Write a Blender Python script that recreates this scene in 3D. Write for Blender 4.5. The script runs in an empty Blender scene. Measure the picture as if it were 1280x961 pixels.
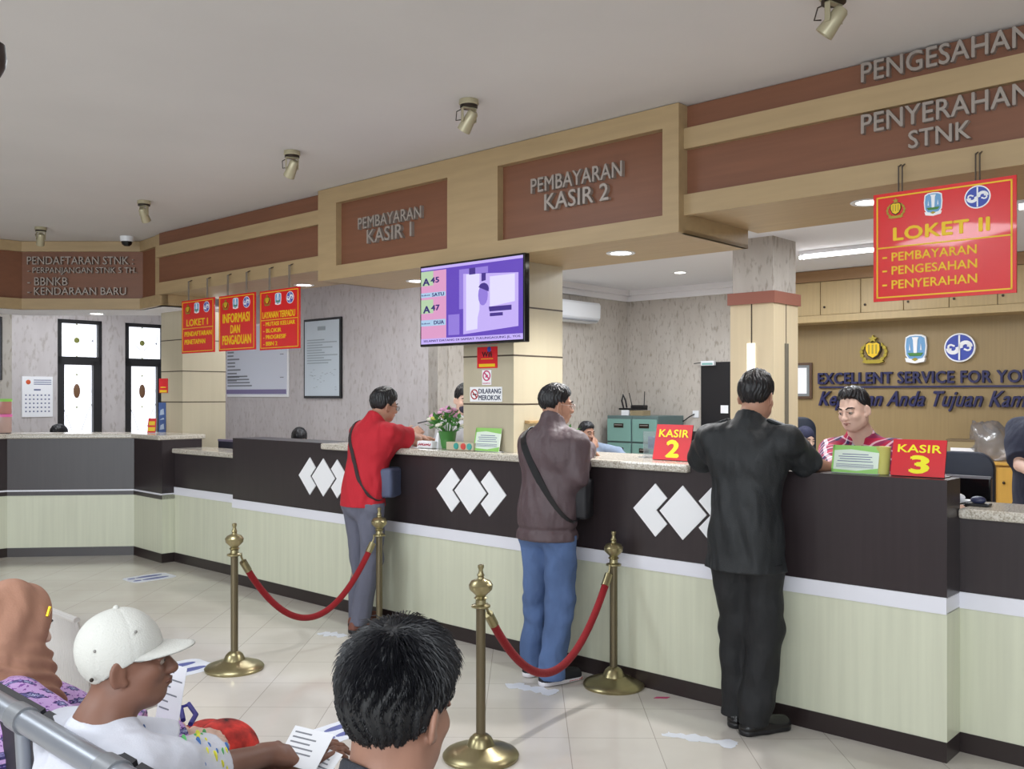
import bpy, bmesh, math, random
import numpy as np
from mathutils import Vector, Matrix

SC = bpy.context.scene
COL = SC.collection
random.seed(7)
PI = math.pi

# ------------------------------------------------------------------ camera
FPX, CX, CY, EYE = 1160.0, 640.0, 494.0, 1.585
cam_d = bpy.data.cameras.new('camera')
cam = bpy.data.objects.new('camera', cam_d); COL.objects.link(cam)
cam.location = (0, 0, EYE); cam.rotation_euler = (PI/2, 0, 0)
cam_d.sensor_width = 36.0; cam_d.lens = 36.0*FPX/1280
cam_d.shift_x = (640-CX)/1280; cam_d.shift_y = (CY-480.5)/1280
cam_d.clip_start = 0.05
SC.camera = cam

# ------------------------------------------------------------------ light
SC.view_settings.view_transform = 'Standard'
SC.view_settings.look = 'None'
SC.view_settings.gamma = 1.0
SC.view_settings.exposure = 0.0
SC.view_settings.use_curve_mapping = False
wd = bpy.data.worlds.new('world'); SC.world = wd; wd.use_nodes = True
wd.node_tree.nodes['Background'].inputs[0].default_value = (0.88, 0.94, 1.0, 1)
wd.node_tree.nodes['Background'].inputs[1].default_value = 1.1

def area(name, loc, rot, sx, sy, watts, col=(1, 1, 1), spread=PI):
    l = bpy.data.lights.new(name, 'AREA'); l.shape = 'RECTANGLE'; l.size = sx; l.size_y = sy
    l.energy = watts; l.color = col; l.spread = spread
    o = bpy.data.objects.new(name, l); COL.objects.link(o)
    o.location = loc; o.rotation_euler = rot
    return o
# added fill lights under the hall ceiling, no visible fittings
for lx, ly, w in ((-2.6, 1.2, 26), (0.6, 0.6, 24), (-4.6, 3.6, 44), (-1.6, -2.2, 30), (1.6, -2.4, 22), (-2.0, 4.6, 18)):
    area('hall_fill_light', (lx, ly, 3.08), (0, 0, 0), 1.2, 0.6, w*1.7, (0.87, 0.94, 1.0))
# wide fill light added behind the camera for ceiling and counter fronts
area('front_fill_light', (-4.5, -6.0, 1.7), (PI/2, 0, -.12), 9.0, 2.6, 430, (0.88, 0.95, 1.0))
# area lights added to brighten the offices behind the counter
for lx, ly, w in ((2.3, 6.6, 32), (3.6, 7.4, 28), (0.8, 9.0, 30), (-1.6, 9.2, 16), (2.6, 9.2, 26), (-4.7, 10.3, 17), (-2.9, 9.2, 9), (1.6, 10.6, 14)):
    area('office_fill_light', (lx, ly, 2.95), (0, 0, 0), 1.0, 0.3, w*1.5, (0.90, 0.95, 1.0))

# ------------------------------------------------------------------ helpers
C0 = Vector((1.874, 3.998, 0)); TH = math.atan2(-0.671, 0.741)
E1 = Vector((math.cos(TH), math.sin(TH), 0)); E2 = Vector((-math.sin(TH), math.cos(TH), 0))
F = Matrix.Translation(C0) @ Matrix.Rotation(TH, 4, 'Z')     # the counter's frame: x right along the front, y into the office
W = Matrix.Identity(4)

def fa(px, py, b):
    """sight line through a pixel met with the plane y=b of the counter frame -> (a, z)"""
    k = (px-CX)/FPX
    a = (k*(C0.y+b*E2.y)-C0.x-b*E2.x)/(E1.x-k*E1.y)
    Y = C0.y+a*E1.y+b*E2.y
    return a, EYE-(py-CY)*Y/FPX
def fw(a, b, z=0.0):
    return F @ Vector((a, b, z))
def pw(px, py, Y):
    return Vector(((px-CX)*Y/FPX, Y, EYE-(py-CY)*Y/FPX))
def gnd(px, py, z=0.0):
    Y = FPX*(EYE-z)/(py-CY)
    return Vector(((px-CX)*Y/FPX, Y, z))

def lin(c):
    c /= 255.0
    return c/12.92 if c <= 0.04045 else ((c+0.055)/1.055)**2.4
def rgb(r, g, b):
    return (lin(r), lin(g), lin(b), 1.0)

MATS = {}
def mat(name, col, rough=0.5, metal=0.0, spec=0.5, bump=None, bump2=None, noise=None, emit=None, trans=0.0, coat=0.0, alpha=1.0, sheen=0.0):
    """col: sRGB 0-255; bump=(scale,strength[,stretch]); noise=(scale, amount[,stretch vec])"""
    m = bpy.data.materials.new(name); m.use_nodes = True
    nt = m.node_tree; P = nt.nodes['Principled BSDF']
    c = rgb(*col)
    P.inputs['Base Color'].default_value = c
    P.inputs['Roughness'].default_value = rough
    P.inputs['Metallic'].default_value = metal
    P.inputs['Specular IOR Level'].default_value = spec
    P.inputs['Transmission Weight'].default_value = trans
    P.inputs['Coat Weight'].default_value = coat
    P.inputs['Alpha'].default_value = alpha
    if sheen: P.inputs['Sheen Weight'].default_value = sheen
    if emit is not None:
        P.inputs['Emission Color'].default_value = c
        P.inputs['Emission Strength'].default_value = emit
    if bump or noise or bump2:
        tc = nt.nodes.new('ShaderNodeTexCoord')
        def ntex(scale, st, detail=4):
            mp = nt.nodes.new('ShaderNodeMapping'); mp.inputs['Scale'].default_value = st
            nt.links.new(tc.outputs['Object'], mp.inputs['Vector'])
            n = nt.nodes.new('ShaderNodeTexNoise'); n.inputs['Scale'].default_value = scale
            n.inputs['Detail'].default_value = detail
            nt.links.new(mp.outputs['Vector'], n.inputs['Vector'])
            return n
        if noise:
            n = ntex(noise[0], noise[2] if len(noise) > 2 else (1, 1, 1))
            r = nt.nodes.new('ShaderNodeValToRGB')
            k = noise[1]
            r.color_ramp.elements[0].position = 0.3; r.color_ramp.elements[1].position = 0.7
            r.color_ramp.elements[0].color = (c[0]*(1-k), c[1]*(1-k), c[2]*(1-k), 1)
            r.color_ramp.elements[1].color = (min(1, c[0]*(1+k)), min(1, c[1]*(1+k)), min(1, c[2]*(1+k)), 1)
            nt.links.new(n.outputs['Fac'], r.inputs['Fac'])
            nt.links.new(r.outputs['Color'], P.inputs['Base Color'])
        if bump:
            n = ntex(bump[0], bump[2] if len(bump) > 2 else (1, 1, 1))
            b = nt.nodes.new('ShaderNodeBump'); b.inputs['Strength'].default_value = bump[1]
            b.inputs['Distance'].default_value = 0.02
            nt.links.new(n.outputs['Fac'], b.inputs['Height'])
            nt.links.new(b.outputs['Normal'], P.inputs['Normal'])
        if bump2:
            n = ntex(bump2[0], bump2[2] if len(bump2) > 2 else (1, 1, 1), 2)
            b2 = nt.nodes.new('ShaderNodeBump'); b2.inputs['Strength'].default_value = bump2[1]; b2.inputs['Distance'].default_value = 0.06
            nt.links.new(n.outputs['Fac'], b2.inputs['Height'])
            if bump: nt.links.new(b2.outputs['Normal'], b.inputs['Normal'])
            else: nt.links.new(b2.outputs['Normal'], P.inputs['Normal'])
    return m

def thing(name, label, cat, loc=(0, 0, 0), rz=0.0, group=None):
    o = bpy.data.objects.new(name, None); COL.objects.link(o)
    o.empty_display_size = 0.1
    o.location = loc; o.rotation_euler = (0, 0, rz)
    o['label'] = label; o['category'] = cat
    if group: o['group'] = group
    return o
def world_of(o):
    m = Matrix.Translation(o.location) @ o.rotation_euler.to_matrix().to_4x4()
    return (world_of(o.parent) @ m) if o.parent else m

class MB:
    """collects shapes of ONE mesh"""
    def __init__(s):
        s.v = []; s.f = []; s.m = []
    def add(s, vs, fs, mi=0):
        k = len(s.v); s.v += [tuple(v) for v in vs]
        for f in fs: s.f.append([i+k for i in f]); s.m.append(mi)
        return s
    def box(s, x0, x1, y0, y1, z0, z1, mi=0):
        x0, x1 = min(x0, x1), max(x0, x1); y0, y1 = min(y0, y1), max(y0, y1); z0, z1 = min(z0, z1), max(z0, z1)
        return s.add([(x0, y0, z0), (x1, y0, z0), (x1, y1, z0), (x0, y1, z0), (x0, y0, z1), (x1, y0, z1), (x1, y1, z1), (x0, y1, z1)],
                     [(3, 2, 1, 0), (4, 5, 6, 7), (0, 1, 5, 4), (1, 2, 6, 5), (2, 3, 7, 6), (3, 0, 4, 7)], mi)
    def xform(s, M, start=0):
        for i in range(start, len(s.v)): s.v[i] = tuple(M @ Vector(s.v[i]))
        return s
    def lathe(s, prof, c=(0, 0, 0), n=24, M=None, mi=0, cap=True):
        vs = []; fs = []
        for r, z in prof:
            for i in range(n):
                t = 2*PI*i/n; vs.append((c[0]+r*math.cos(t), c[1]+r*math.sin(t), c[2]+z))
        for j in range(len(prof)-1):
            for i in range(n):
                fs.append((j*n+i, j*n+(i+1) % n, (j+1)*n+(i+1) % n, (j+1)*n+i))
        if cap: fs.append(tuple(range(n-1, -1, -1))); fs.append(tuple(range((len(prof)-1)*n, len(prof)*n)))
        if M: vs = [tuple(M @ Vector(v)) for v in vs]
        return s.add(vs, fs, mi)
    def tube(s, pts, r, n=10, mi=0, cap=True):
        pts = [Vector(p) for p in pts]; rs = r if isinstance(r, (list, tuple)) else [r]*len(pts)
        vs = []; fs = []; up = None
        for i, p in enumerate(pts):
            d = (pts[min(i+1, len(pts)-1)]-pts[max(i-1, 0)]).normalized()
            if up is None:
                up = d.orthogonal().normalized()
            else:
                up = (up-d*up.dot(d)).normalized()
            sd = d.cross(up)
            for k in range(n):
                t = 2*PI*k/n; vs.append(p+(up*math.cos(t)+sd*math.sin(t))*rs[i])
        for j in range(len(pts)-1):
            for k in range(n):
                fs.append((j*n+k, j*n+(k+1) % n, (j+1)*n+(k+1) % n, (j+1)*n+k))
        if cap:
            fs.append(tuple(range(n-1, -1, -1))); fs.append(tuple(range((len(pts)-1)*n, len(pts)*n)))
        return s.add(vs, fs, mi)
    def prism(s, poly, d0, d1, mi=0):
        """poly in x,z extruded along y from d0 to d1"""
        n = len(poly)
        vs = [(x, d0, z) for x, z in poly]+[(x, d1, z) for x, z in poly]
        fs = [tuple(range(n)), tuple(range(2*n-1, n-1, -1))]
        for i in range(n):
            j = (i+1) % n; fs.append((j, i, i+n, j+n))
        return s.add(vs, fs, mi)
    def slab(s, poly, z0, z1, mi=0):
        """poly in x,y extruded along z"""
        n = len(poly)
        vs = [(x, y, z0) for x, y in poly]+[(x, y, z1) for x, y in poly]
        fs = [tuple(range(n-1, -1, -1)), tuple(range(n, 2*n))]
        for i in range(n):
            j = (i+1) % n; fs.append((i, j, j+n, i+n))
        return s.add(vs, fs, mi)
    def band(s, pts, o0, o1, z0, z1, mi=0):
        """a wall strip along an open polyline (x,y): outer offset o0, inner offset o1 (positive = left of travel)"""
        P2 = [Vector((p[0], p[1])) for p in pts]; A = []; B = []
        for i, p in enumerate(P2):
            ns = []
            if i > 0: d = (P2[i]-P2[i-1]).normalized(); ns.append(Vector((-d.y, d.x)))
            if i < len(P2)-1: d = (P2[i+1]-P2[i]).normalized(); ns.append(Vector((-d.y, d.x)))
            nn = sum(ns, Vector((0, 0))); nn.normalize(); nn /= max(0.2, nn.dot(ns[0]))
            A.append(p+nn*o0); B.append(p+nn*o1)
        poly = [(p.x, p.y) for p in A]+[(p.x, p.y) for p in reversed(B)]
        n = len(A)
        for i in range(n-1):
            q = [A[i], A[i+1], B[i+1], B[i]]
            s.slab([(p.x, p.y) for p in q], z0, z1, mi)
        return s
    def sphere(s, c, r, n=12, m=8, mi=0, M=None):
        r = r if isinstance(r, (tuple, list)) else (r, r, r)
        vs = []; fs = []
        vs.append((c[0], c[1], c[2]-r[2]))
        for j in range(1, m):
            t = -PI/2+PI*j/m
            for i in range(n):
                p = 2*PI*i/n; vs.append((c[0]+r[0]*math.cos(t)*math.cos(p), c[1]+r[1]*math.cos(t)*math.sin(p), c[2]+r[2]*math.sin(t)))
        vs.append((c[0], c[1], c[2]+r[2]))
        for i in range(n): fs.append((0, 1+(i+1) % n, 1+i))
        for j in range(m-2):
            for i in range(n):
                fs.append((1+j*n+i, 1+j*n+(i+1) % n, 1+(j+1)*n+(i+1) % n, 1+(j+1)*n+i))
        L = len(vs)-1; q = 1+(m-2)*n
        for i in range(n): fs.append((q+i, q+(i+1) % n, L))
        if M: vs = [tuple(M @ Vector(v)) for v in vs]
        return s.add(vs, fs, mi)
    def text(s, body, x0, x1, z0, z1, y0, y1, bold=0.0, shear=0.0, mi=0, space=1.0):
        """lettering fitted to the rectangle x0..x1, z0..z1, from depth y0 (front) to y1"""
        cu = bpy.data.curves.new('lettering', 'FONT'); cu.body = body; cu.size = 1.0
        cu.extrude = 0.05; cu.shear = shear; cu.resolution_u = 3; cu.space_character = space+bold*2.2
        ob = bpy.data.objects.new('lettering', cu)
        me = bpy.data.meshes.new_from_object(ob)
        vs = [tuple(v.co) for v in me.vertices]; fs = [tuple(p.vertices) for p in me.polygons]
        bpy.data.objects.remove(ob); bpy.data.curves.remove(cu); bpy.data.meshes.remove(me)
        if not vs: return s
        xs = [v[0] for v in vs]; ys = [v[1] for v in vs]
        ax, bx, ay, by = min(xs)-bold, max(xs)+bold, min(ys)-bold, max(ys)+bold
        for k, (ox, oy) in enumerate(((0, 0),) if not bold else ((-bold, 0), (bold, 0), (0, -bold), (0, bold))):
            out = []; dy = (y1-y0)*.02*k
            for x, y, z in vs:
                X = x0+(x+ox-ax)/(bx-ax)*(x1-x0); Z = z0+(y+oy-ay)/(by-ay)*(z1-z0)
                out.append((X, y0+dy if z > 0 else y1, Z))
            s.add(out, fs, mi)
        return s
    def build(s, name, mats, parent=None, fr=W, bevel=0.0, smooth=False, seg=2):
        mats = mats if isinstance(mats, (list, tuple)) else [mats]
        me = bpy.data.meshes.new(name)
        if parent is not None:
            T = world_of(parent).inverted() @ fr; base = None
            vs = [T @ Vector(v) for v in s.v]
        else:
            xs = [v[0] for v in s.v]; ys = [v[1] for v in s.v]; zs = [v[2] for v in s.v]
            base = Vector(((min(xs)+max(xs))/2, (min(ys)+max(ys))/2, min(zs)))
            vs = [Vector(v)-base for v in s.v]
        me.from_pydata([tuple(v) for v in vs], [], s.f)
        for m in mats: me.materials.append(m)
        if len(mats) > 1:
            me.polygons.foreach_set('material_index', s.m)
        bm = bmesh.new(); bm.from_mesh(me)
        if bevel > 0:
            bmesh.ops.remove_doubles(bm, verts=bm.verts, dist=1e-6)
            es = [e for e in bm.edges if len(e.link_faces) == 2 and e.calc_face_angle(0) > 0.6]
            bmesh.ops.bevel(bm, geom=es, offset=bevel, segments=seg, affect='EDGES', profile=0.5, clamp_overlap=True)
        bmesh.ops.recalc_face_normals(bm, faces=bm.faces)
        bm.to_mesh(me); bm.free()
        if smooth:
            me.polygons.foreach_set('use_smooth', [True]*len(me.polygons))
            if smooth != 'all':
                me.set_sharp_from_angle(angle=math.radians(40))
        o = bpy.data.objects.new(name, me); COL.objects.link(o)
        if parent is not None:
            o.parent = parent
        else:
            o.matrix_world = fr @ Matrix.Translation(base)
            q = fr @ Matrix.Translation(base)
            o.location = q.translation; o.rotation_euler = q.to_euler()
        return o

def tag(o, label, cat, group=None, kind=None):
    o['label'] = label; o['category'] = cat
    if group: o['group'] = group
    if kind: o['kind'] = kind
    return o
def struct(o):
    o['kind'] = 'structure'; return o
def dup(root, loc, rz=None, label=None):
    r = root.copy(); COL.objects.link(r); r.location = loc
    if rz is not None: r.rotation_euler = (0, 0, rz)
    if label: r['label'] = label
    def kids(a, b):
        for ch in list(a.children):
            if ch.name == b.name: continue
            c = ch.copy(); COL.objects.link(c); c.parent = b
            kids(ch, c)
    kids(root, r)
    return r
def single(name, label, cat, mb, m, fr=W, group=None, **k):
    return tag(mb.build(name, m, None, fr, **k), label, cat, group)

# ------------------------------------------------------------------ materials
def wallpaper(name, c1, c2, c3):
    m = bpy.data.materials.new(name); m.use_nodes = True; nt = m.node_tree; P = nt.nodes['Principled BSDF']
    P.inputs['Roughness'].default_value = 0.75
    tc = nt.nodes.new('ShaderNodeTexCoord')
    def n(scale, st, lo, hi, off=(0, 0, 0)):
        mp = nt.nodes.new('ShaderNodeMapping'); mp.inputs['Scale'].default_value = st; mp.inputs['Location'].default_value = off
        nt.links.new(tc.outputs['Object'], mp.inputs['Vector'])
        t = nt.nodes.new('ShaderNodeTexNoise'); t.inputs['Scale'].default_value = scale; t.inputs['Detail'].default_value = 3
        nt.links.new(mp.outputs['Vector'], t.inputs['Vector'])
        r = nt.nodes.new('ShaderNodeMapRange'); r.inputs[1].default_value = lo; r.inputs[2].default_value = hi
        nt.links.new(t.outputs['Fac'], r.inputs[0]); return r.outputs[0]
    def mix(a, b, f):
        x = nt.nodes.new('ShaderNodeMix'); x.data_type = 'RGBA'
        nt.links.new(f, x.inputs['Factor'])
        for s, v in (('A', a), ('B', b)):
            i = x.inputs[6 if s == 'A' else 7]
            if isinstance(v, tuple): i.default_value = v
            else: nt.links.new(v, i)
        return x.outputs[2]
    o = mix(rgb(*c1), rgb(*c2), n(9, (1, 1, 0.25), 0.3, 0.75))
    o = mix(o, rgb(*c3), n(28, (1, 1, 0.36), 0.54, 0.68, (3, 1, 2)))
    nt.links.new(o, P.inputs['Base Color'])
    return m
def woodgrain(name, col, k, rough, scale=(14, 14, 0.6)):
    return mat(name, col, rough, noise=(3.0, k, scale))
def floor_mat():
    m = bpy.data.materials.new('floor_tile'); m.use_nodes = True; nt = m.node_tree; P = nt.nodes['Principled BSDF']
    tc = nt.nodes.new('ShaderNodeTexCoord'); mp = nt.nodes.new('ShaderNodeMapping')
    mp.inputs['Rotation'].default_value = (0, 0, math.radians(0.8)); mp.inputs['Location'].default_value = (0.135, 0.2, 0)
    nt.links.new(tc.outputs['Object'], mp.inputs['Vector'])
    br = nt.nodes.new('ShaderNodeTexBrick'); br.offset = 0.0
    br.inputs['Scale'].default_value = 1.0; br.inputs['Brick Width'].default_value = 0.4; br.inputs['Row Height'].default_value = 0.4
    br.inputs['Mortar Size'].default_value = 0.0022; br.inputs['Mortar Smooth'].default_value = 0.2
    br.inputs['Color1'].default_value = rgb(216, 210, 203); br.inputs['Color2'].default_value = rgb(211, 205, 197)
    br.inputs['Mortar'].default_value = rgb(174, 167, 159)
    nt.links.new(mp.outputs['Vector'], br.inputs['Vector'])
    n = nt.nodes.new('ShaderNodeTexNoise'); n.inputs['Scale'].default_value = 2.2; n.inputs['Detail'].default_value = 6
    nt.links.new(tc.outputs['Object'], n.inputs['Vector'])
    r = nt.nodes.new('ShaderNodeValToRGB'); r.color_ramp.elements[0].position = 0.35; r.color_ramp.elements[1].position = 0.7
    r.color_ramp.elements[0].color = (0.90, 0.88, 0.86, 1); r.color_ramp.elements[1].color = (1, 1, 1, 1)
    nt.links.new(n.outputs['Fac'], r.inputs['Fac'])
    x = nt.nodes.new('ShaderNodeMix'); x.data_type = 'RGBA'; x.blend_type = 'MULTIPLY'; x.inputs['Factor'].default_value = 1.0
    nt.links.new(br.outputs['Color'], x.inputs[6]); nt.links.new(r.outputs['Color'], x.inputs[7])
    nt.links.new(x.outputs[2], P.inputs['Base Color'])
    P.inputs['Roughness'].default_value = 0.12; P.inputs['Specular IOR Level'].default_value = 0.6
    return m
def granite():
    m = bpy.data.materials.new('granite'); m.use_nodes = True; nt = m.node_tree; P = nt.nodes['Principled BSDF']
    tc = nt.nodes.new('ShaderNodeTexCoord'); n = nt.nodes.new('ShaderNodeTexNoise'); n.inputs['Scale'].default_value = 130; n.inputs['Detail'].default_value = 5
    nt.links.new(tc.outputs['Object'], n.inputs['Vector'])
    r = nt.nodes.new('ShaderNodeValToRGB'); cr = r.color_ramp
    cr.elements[0].position = 0.32; cr.elements[0].color = rgb(148, 138, 124)
    cr.elements[1].position = 0.62; cr.elements[1].color = rgb(212, 207, 197)
    e = cr.elements.new(0.47); e.color = rgb(190, 182, 168)
    nt.links.new(n.outputs['Fac'], r.inputs['Fac']); nt.links.new(r.outputs['Color'], P.inputs['Base Color'])
    P.inputs['Roughness'].default_value = 0.15
    return m

M = dict(
    ceiling=mat('ceiling_paint', (214, 211, 209), 0.9, noise=(1.2, 0.03)),
    office_ceiling=mat('office_ceiling_paint', (226, 226, 230), 0.9),
    floor=floor_mat(),
    beige=woodgrain('beige_laminate', (170, 146, 109), 0.06, 0.45, (0.8, 8, 8)),
    beigeV=woodgrain('beige_laminate_upright', (170, 146, 109), 0.06, 0.45),
    brown=woodgrain('brown_laminate', (122, 79, 57), 0.07, 0.45, (0.6, 6, 10)),
    darkbrown=woodgrain('espresso_laminate', (50, 42, 44), 0.10, 0.32),
    cream=woodgrain('cream_laminate', (212, 214, 192), 0.05, 0.35, (9, 9, 0.35)),
    kick=mat('kick_laminate', (44, 35, 35), 0.3),
    white=mat('white_laminate', (232, 232, 240), 0.35),
    granite=granite(),
    column=woodgrain('column_panel', (188, 178, 154), 0.03, 0.3, (6, 6, 0.3)),
    column2=woodgrain('column_cladding', (212, 194, 162), 0.03, 0.35, (6, 6, 0.3)),
    seam=mat('panel_seam', (70, 58, 46), 0.6),
    paper=wallpaper('wallpaper', (192, 185, 177), (182, 174, 165), (160, 151, 140)),
    paper_pink=wallpaper('wallpaper_pink', (198, 192, 192), (188, 181, 181), (174, 166, 163)),
    tan=woodgrain('tan_panel', (146, 124, 86), 0.05, 0.4),
    cabinet=woodgrain('cabinet_laminate', (180, 156, 112), 0.05, 0.4),
    orangewood=woodgrain('orange_wood', (196, 150, 66), 0.06, 0.4),
    plaster=mat('plaster', (236, 234, 236), 0.8),
    black=mat('black_frame', (22, 22, 26), 0.4),
    blackgloss=mat('black_gloss', (14, 14, 17), 0.15),
    letter=mat('metal_letter', (158, 148, 140), 0.4, 0.25),
    brass=mat('brass', (158, 148, 112), 0.3, 0.85, noise=(6, 0.15)),
    brasspole=mat('brass_pole', (116, 106, 84), 0.38, 0.8),
    velvet=mat('red_velvet', (138, 8, 20), 0.9, sheen=0.08, bump=(160, 0.25)),
    red=mat('sign_red', (214, 32, 36), 0.22, coat=0.4),
    redflat=mat('card_red', (216, 28, 40), 0.35),
    yellow=mat('sign_yellow', (236, 196, 30), 0.4),
    lemon=mat('lemon_yellow', (250, 240, 30), 0.4),
    blue=mat('sign_blue', (28, 62, 150), 0.35),
    navy=mat('navy_letter', (30, 31, 78), 0.45),
    whitepaint=mat('white_print', (242, 242, 244), 0.4),
    paperwhite=mat('white_paper', (238, 238, 242), 0.7),
    greyprint=mat('grey_print', (130, 132, 140), 0.7),
    wire=mat('steel_wire', (96, 88, 80), 0.4, 0.8),
    lamp_on=mat('lamp_glow', (255, 252, 244), 0.5, emit=9.0),
    tube_on=mat('tube_glow', (255, 255, 255), 0.5, emit=9.0),
    spotbody=mat('spot_body', (176, 168, 140), 0.35, 0.3),
    darkmetal=mat('dark_metal', (58, 50, 44), 0.4, 0.7),
    chrome=mat('chrome', (200, 200, 204), 0.15, 1.0),
    plasticwhite=mat('white_plastic', (230, 232, 236), 0.4),
    plasticblack=mat('black_plastic', (20, 20, 23), 0.35),
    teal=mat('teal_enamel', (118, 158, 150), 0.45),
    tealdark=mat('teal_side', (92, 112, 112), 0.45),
    green=mat('leaf_green', (70, 130, 58), 0.55),
    emblem_blue=mat('emblem_blue', (60, 78, 170), 0.35),
    skyblue=mat('emblem_sky', (110, 160, 205), 0.35),
    gold=mat('emblem_gold', (170, 152, 60), 0.35, 0.5),
)
# ================================================================== the setting
struct(MB().box(-12, 12, -7, 16, -0.2, 0).build('floor', M['floor']))
struct(MB().box(-12, 12, -7, 16, 3.116, 3.25).build('ceiling', M['ceiling']))
# far end of the hall, side wall (outside the frame)
struct(MB().box(-12, -11.8, -7, 12, 0, 3.2).build('wall_left', M['plaster']))
struct(MB().box(7.5, 7.7, -7, 4, 0, 3.2).build('wall_right', M['plaster']))

S_L, S_R = -4.44, -1.31            # box fascia ends (a)
def rect_frame(mb, a0, a1, z0, z1, holes, b0, b1):
    xs = sorted({a0, a1} | {h[0] for h in holes} | {h[1] for h in holes})
    zs = sorted({z0, z1} | {h[2] for h in holes} | {h[3] for h in holes})
    for i in range(len(xs)-1):
        for j in range(len(zs)-1):
            cx, cz = (xs[i]+xs[i+1])/2, (zs[j]+zs[j+1])/2
            if any(h[0] < cx < h[1] and h[2] < cz < h[3] for h in holes): continue
            mb.box(xs[i], xs[i+1], b0, b1, zs[j], zs[j+1])
    return mb
BT, BB = 3.112, 2.437
h1 = (fa(420, 0, -.05)[0], fa(559, 0, -.05)[0], fa(420, 334, -.05)[1], fa(420, 256, -.05)[1])
h2 = (fa(622, 0, -.05)[0], fa(828, 0, -.05)[0], fa(622, 302, -.05)[1], fa(622, 207, -.05)[1])
zlo, zhi = 2.535, 2.995
h1 = (h1[0], h1[1], zlo, zhi); h2 = (h2[0], h2[1], zlo, zhi)
fr = rect_frame(MB(), S_L, S_R, BB, BT, [h1, h2], -0.05, 0.0)
fr.box(S_L, S_L+.02, 0, .70, BB, BT); fr.box(S_R-.02, S_R, 0, .70, BB, BT)
fr.box(S_L, S_R, 0, .70, BB, BB+.02)
struct(fr.build('trim_1', M['beige'], None, F))
struct(MB().box(S_L+.02, S_R-.02, 0.0, 0.03, BB+.03, BT-.01).build('trim_2', M['brown'], None, F))
# side stretches of the fascia: brown board with two beige bands
def bands(a0, a1, depth, n):
    mb = MB(); mb.box(a0, a1, -0.0, 0.05, 2.878, 2.987); mb.box(a0, a1, -0.0, 0.05, 2.53, 2.639); mb.box(a0, a1, 0.05, depth, 2.542, 2.56)
    mb.box(a0, a1, depth-.02, depth, 2.56, 2.8)
    struct(mb.build('trim_%d' % n, M['beige'], None, F))
    struct(MB().box(a0, a1, 0.035, 0.05, 2.6, 3.112).build('trim_%d' % (n+1), M['brown'], None, F))
bands(S_R, 4.2, 0.82, 3)
bands(-7.05, S_L, 0.72, 5)
# far-left fascia above the transfer counter: octagon
def gx(px, Y): return ((px-CX)*Y/FPX, Y)
Bf = fw(-7.05, 0.06); Af = Vector((-3.69, 9.2, 0)); Lf = Vector(gx(27, 9.2)+(0,)); L2f = Lf+Vector((-2.2, -2.2, 0))
fpts = [(L2f.x, L2f.y), (Lf.x, Lf.y), (Af.x, Af.y), (Bf.x, Bf.y)]
mb = MB(); mb.band(fpts, 0.0, 0.06, 3.01, BT); mb.band(fpts, 0.0, 0.06, BB, 2.545)
d = (Bf-Af).normalized(); q = Bf-d*0.13
nB = Vector((-d.y, d.x, 0))
mb.slab([tuple((Bf-nB*0.012)[:2]), tuple((Bf+nB*0.5)[:2]), tuple((q+nB*0.5)[:2]), tuple((q-nB*0.012)[:2])], BB, BT)
struct(mb.build('trim_7', M['beige']))
struct(MB().band(fpts, 0.03, 0.72, BB, BB+.02).build('trim_13', M['plaster']))
struct(MB().band(fpts, 0.035, 0.06, 2.5, 3.1).build('trim_8', M['brown']))

# office walls
T_BACK, S_SIDE, T_W1, S_WIN = 6.25, -6.06, 2.7, -10.3
struct(MB().box(S_SIDE, -4.0, T_BACK, T_BACK+.15, 0, 3.02).build('wall_back', M['paper'], None, F))
struct(MB().box(-4.0, 5.0, T_BACK, T_BACK+.15, 0, 3.02).build('wall_panelled', M['tan'], None, F))
struct(MB().box(S_SIDE-.15, S_SIDE, T_W1, T_BACK+.15, 0, 3.02).build('wall_side', M['paper'], None, F))
struct(MB().box(S_WIN-.1, S_SIDE, T_W1, T_W1+.15, 0, 3.02).build('wall_notices', M['paper_pink'], None, F))
struct(MB().box(5.0, 5.15, 0.3, T_BACK+.1, 0, 3.02).build('wall_far', M['tan'], None, F))
# window wall runs along the frame's y at a = S_WIN
w1 = (0.42, 0.0); 
def tw(px):    # y (=t) on the window wall for a pixel column
    k = (px-CX)/FPX
    return (k*(C0.y+S_WIN*E1.y)-C0.x-S_WIN*E1.x)/(E2.x-k*E2.y)
def zw(px, py):
    t = tw(px); Y = C0.y+S_WIN*E1.y+t*E2.y
    return EYE-(py-CY)*Y/FPX
wins = [(tw(72), tw(127)), (tw(156.5), tw(156.5)+(tw(127)-tw(72)))]
WZ0, WZ1, WTR = 0.95, zw(100, 400), zw(100, 451)
edges = [-0.112]
mb = MB()
ts = [-0.112, wins[0][0], wins[0][1], wins[1][0], wins[1][1], T_W1]
for i in range(5):
    if i in (1, 3):
        mb.box(S_WIN-.12, S_WIN, ts[i], ts[i+1], 0, WZ0); mb.box(S_WIN-.12, S_WIN, ts[i], ts[i+1], WZ1, 3.02)
    else: mb.box(S_WIN-.12, S_WIN, ts[i], ts[i+1], 0, 3.02)
struct(mb.build('wall_windows', M['paper_pink'], None, F))
M['pane'] = mat('stained_pane', (244, 247, 255), 0.3, emit=1.15)
M['daylight_motif'] = mat('pane_motif', (120, 86, 60), 0.3)
M['motif_green'] = mat('pane_motif_green', (136, 140, 70), 0.3)
M['lead'] = mat('pane_leading', (190, 192, 198), 0.4)
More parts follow.
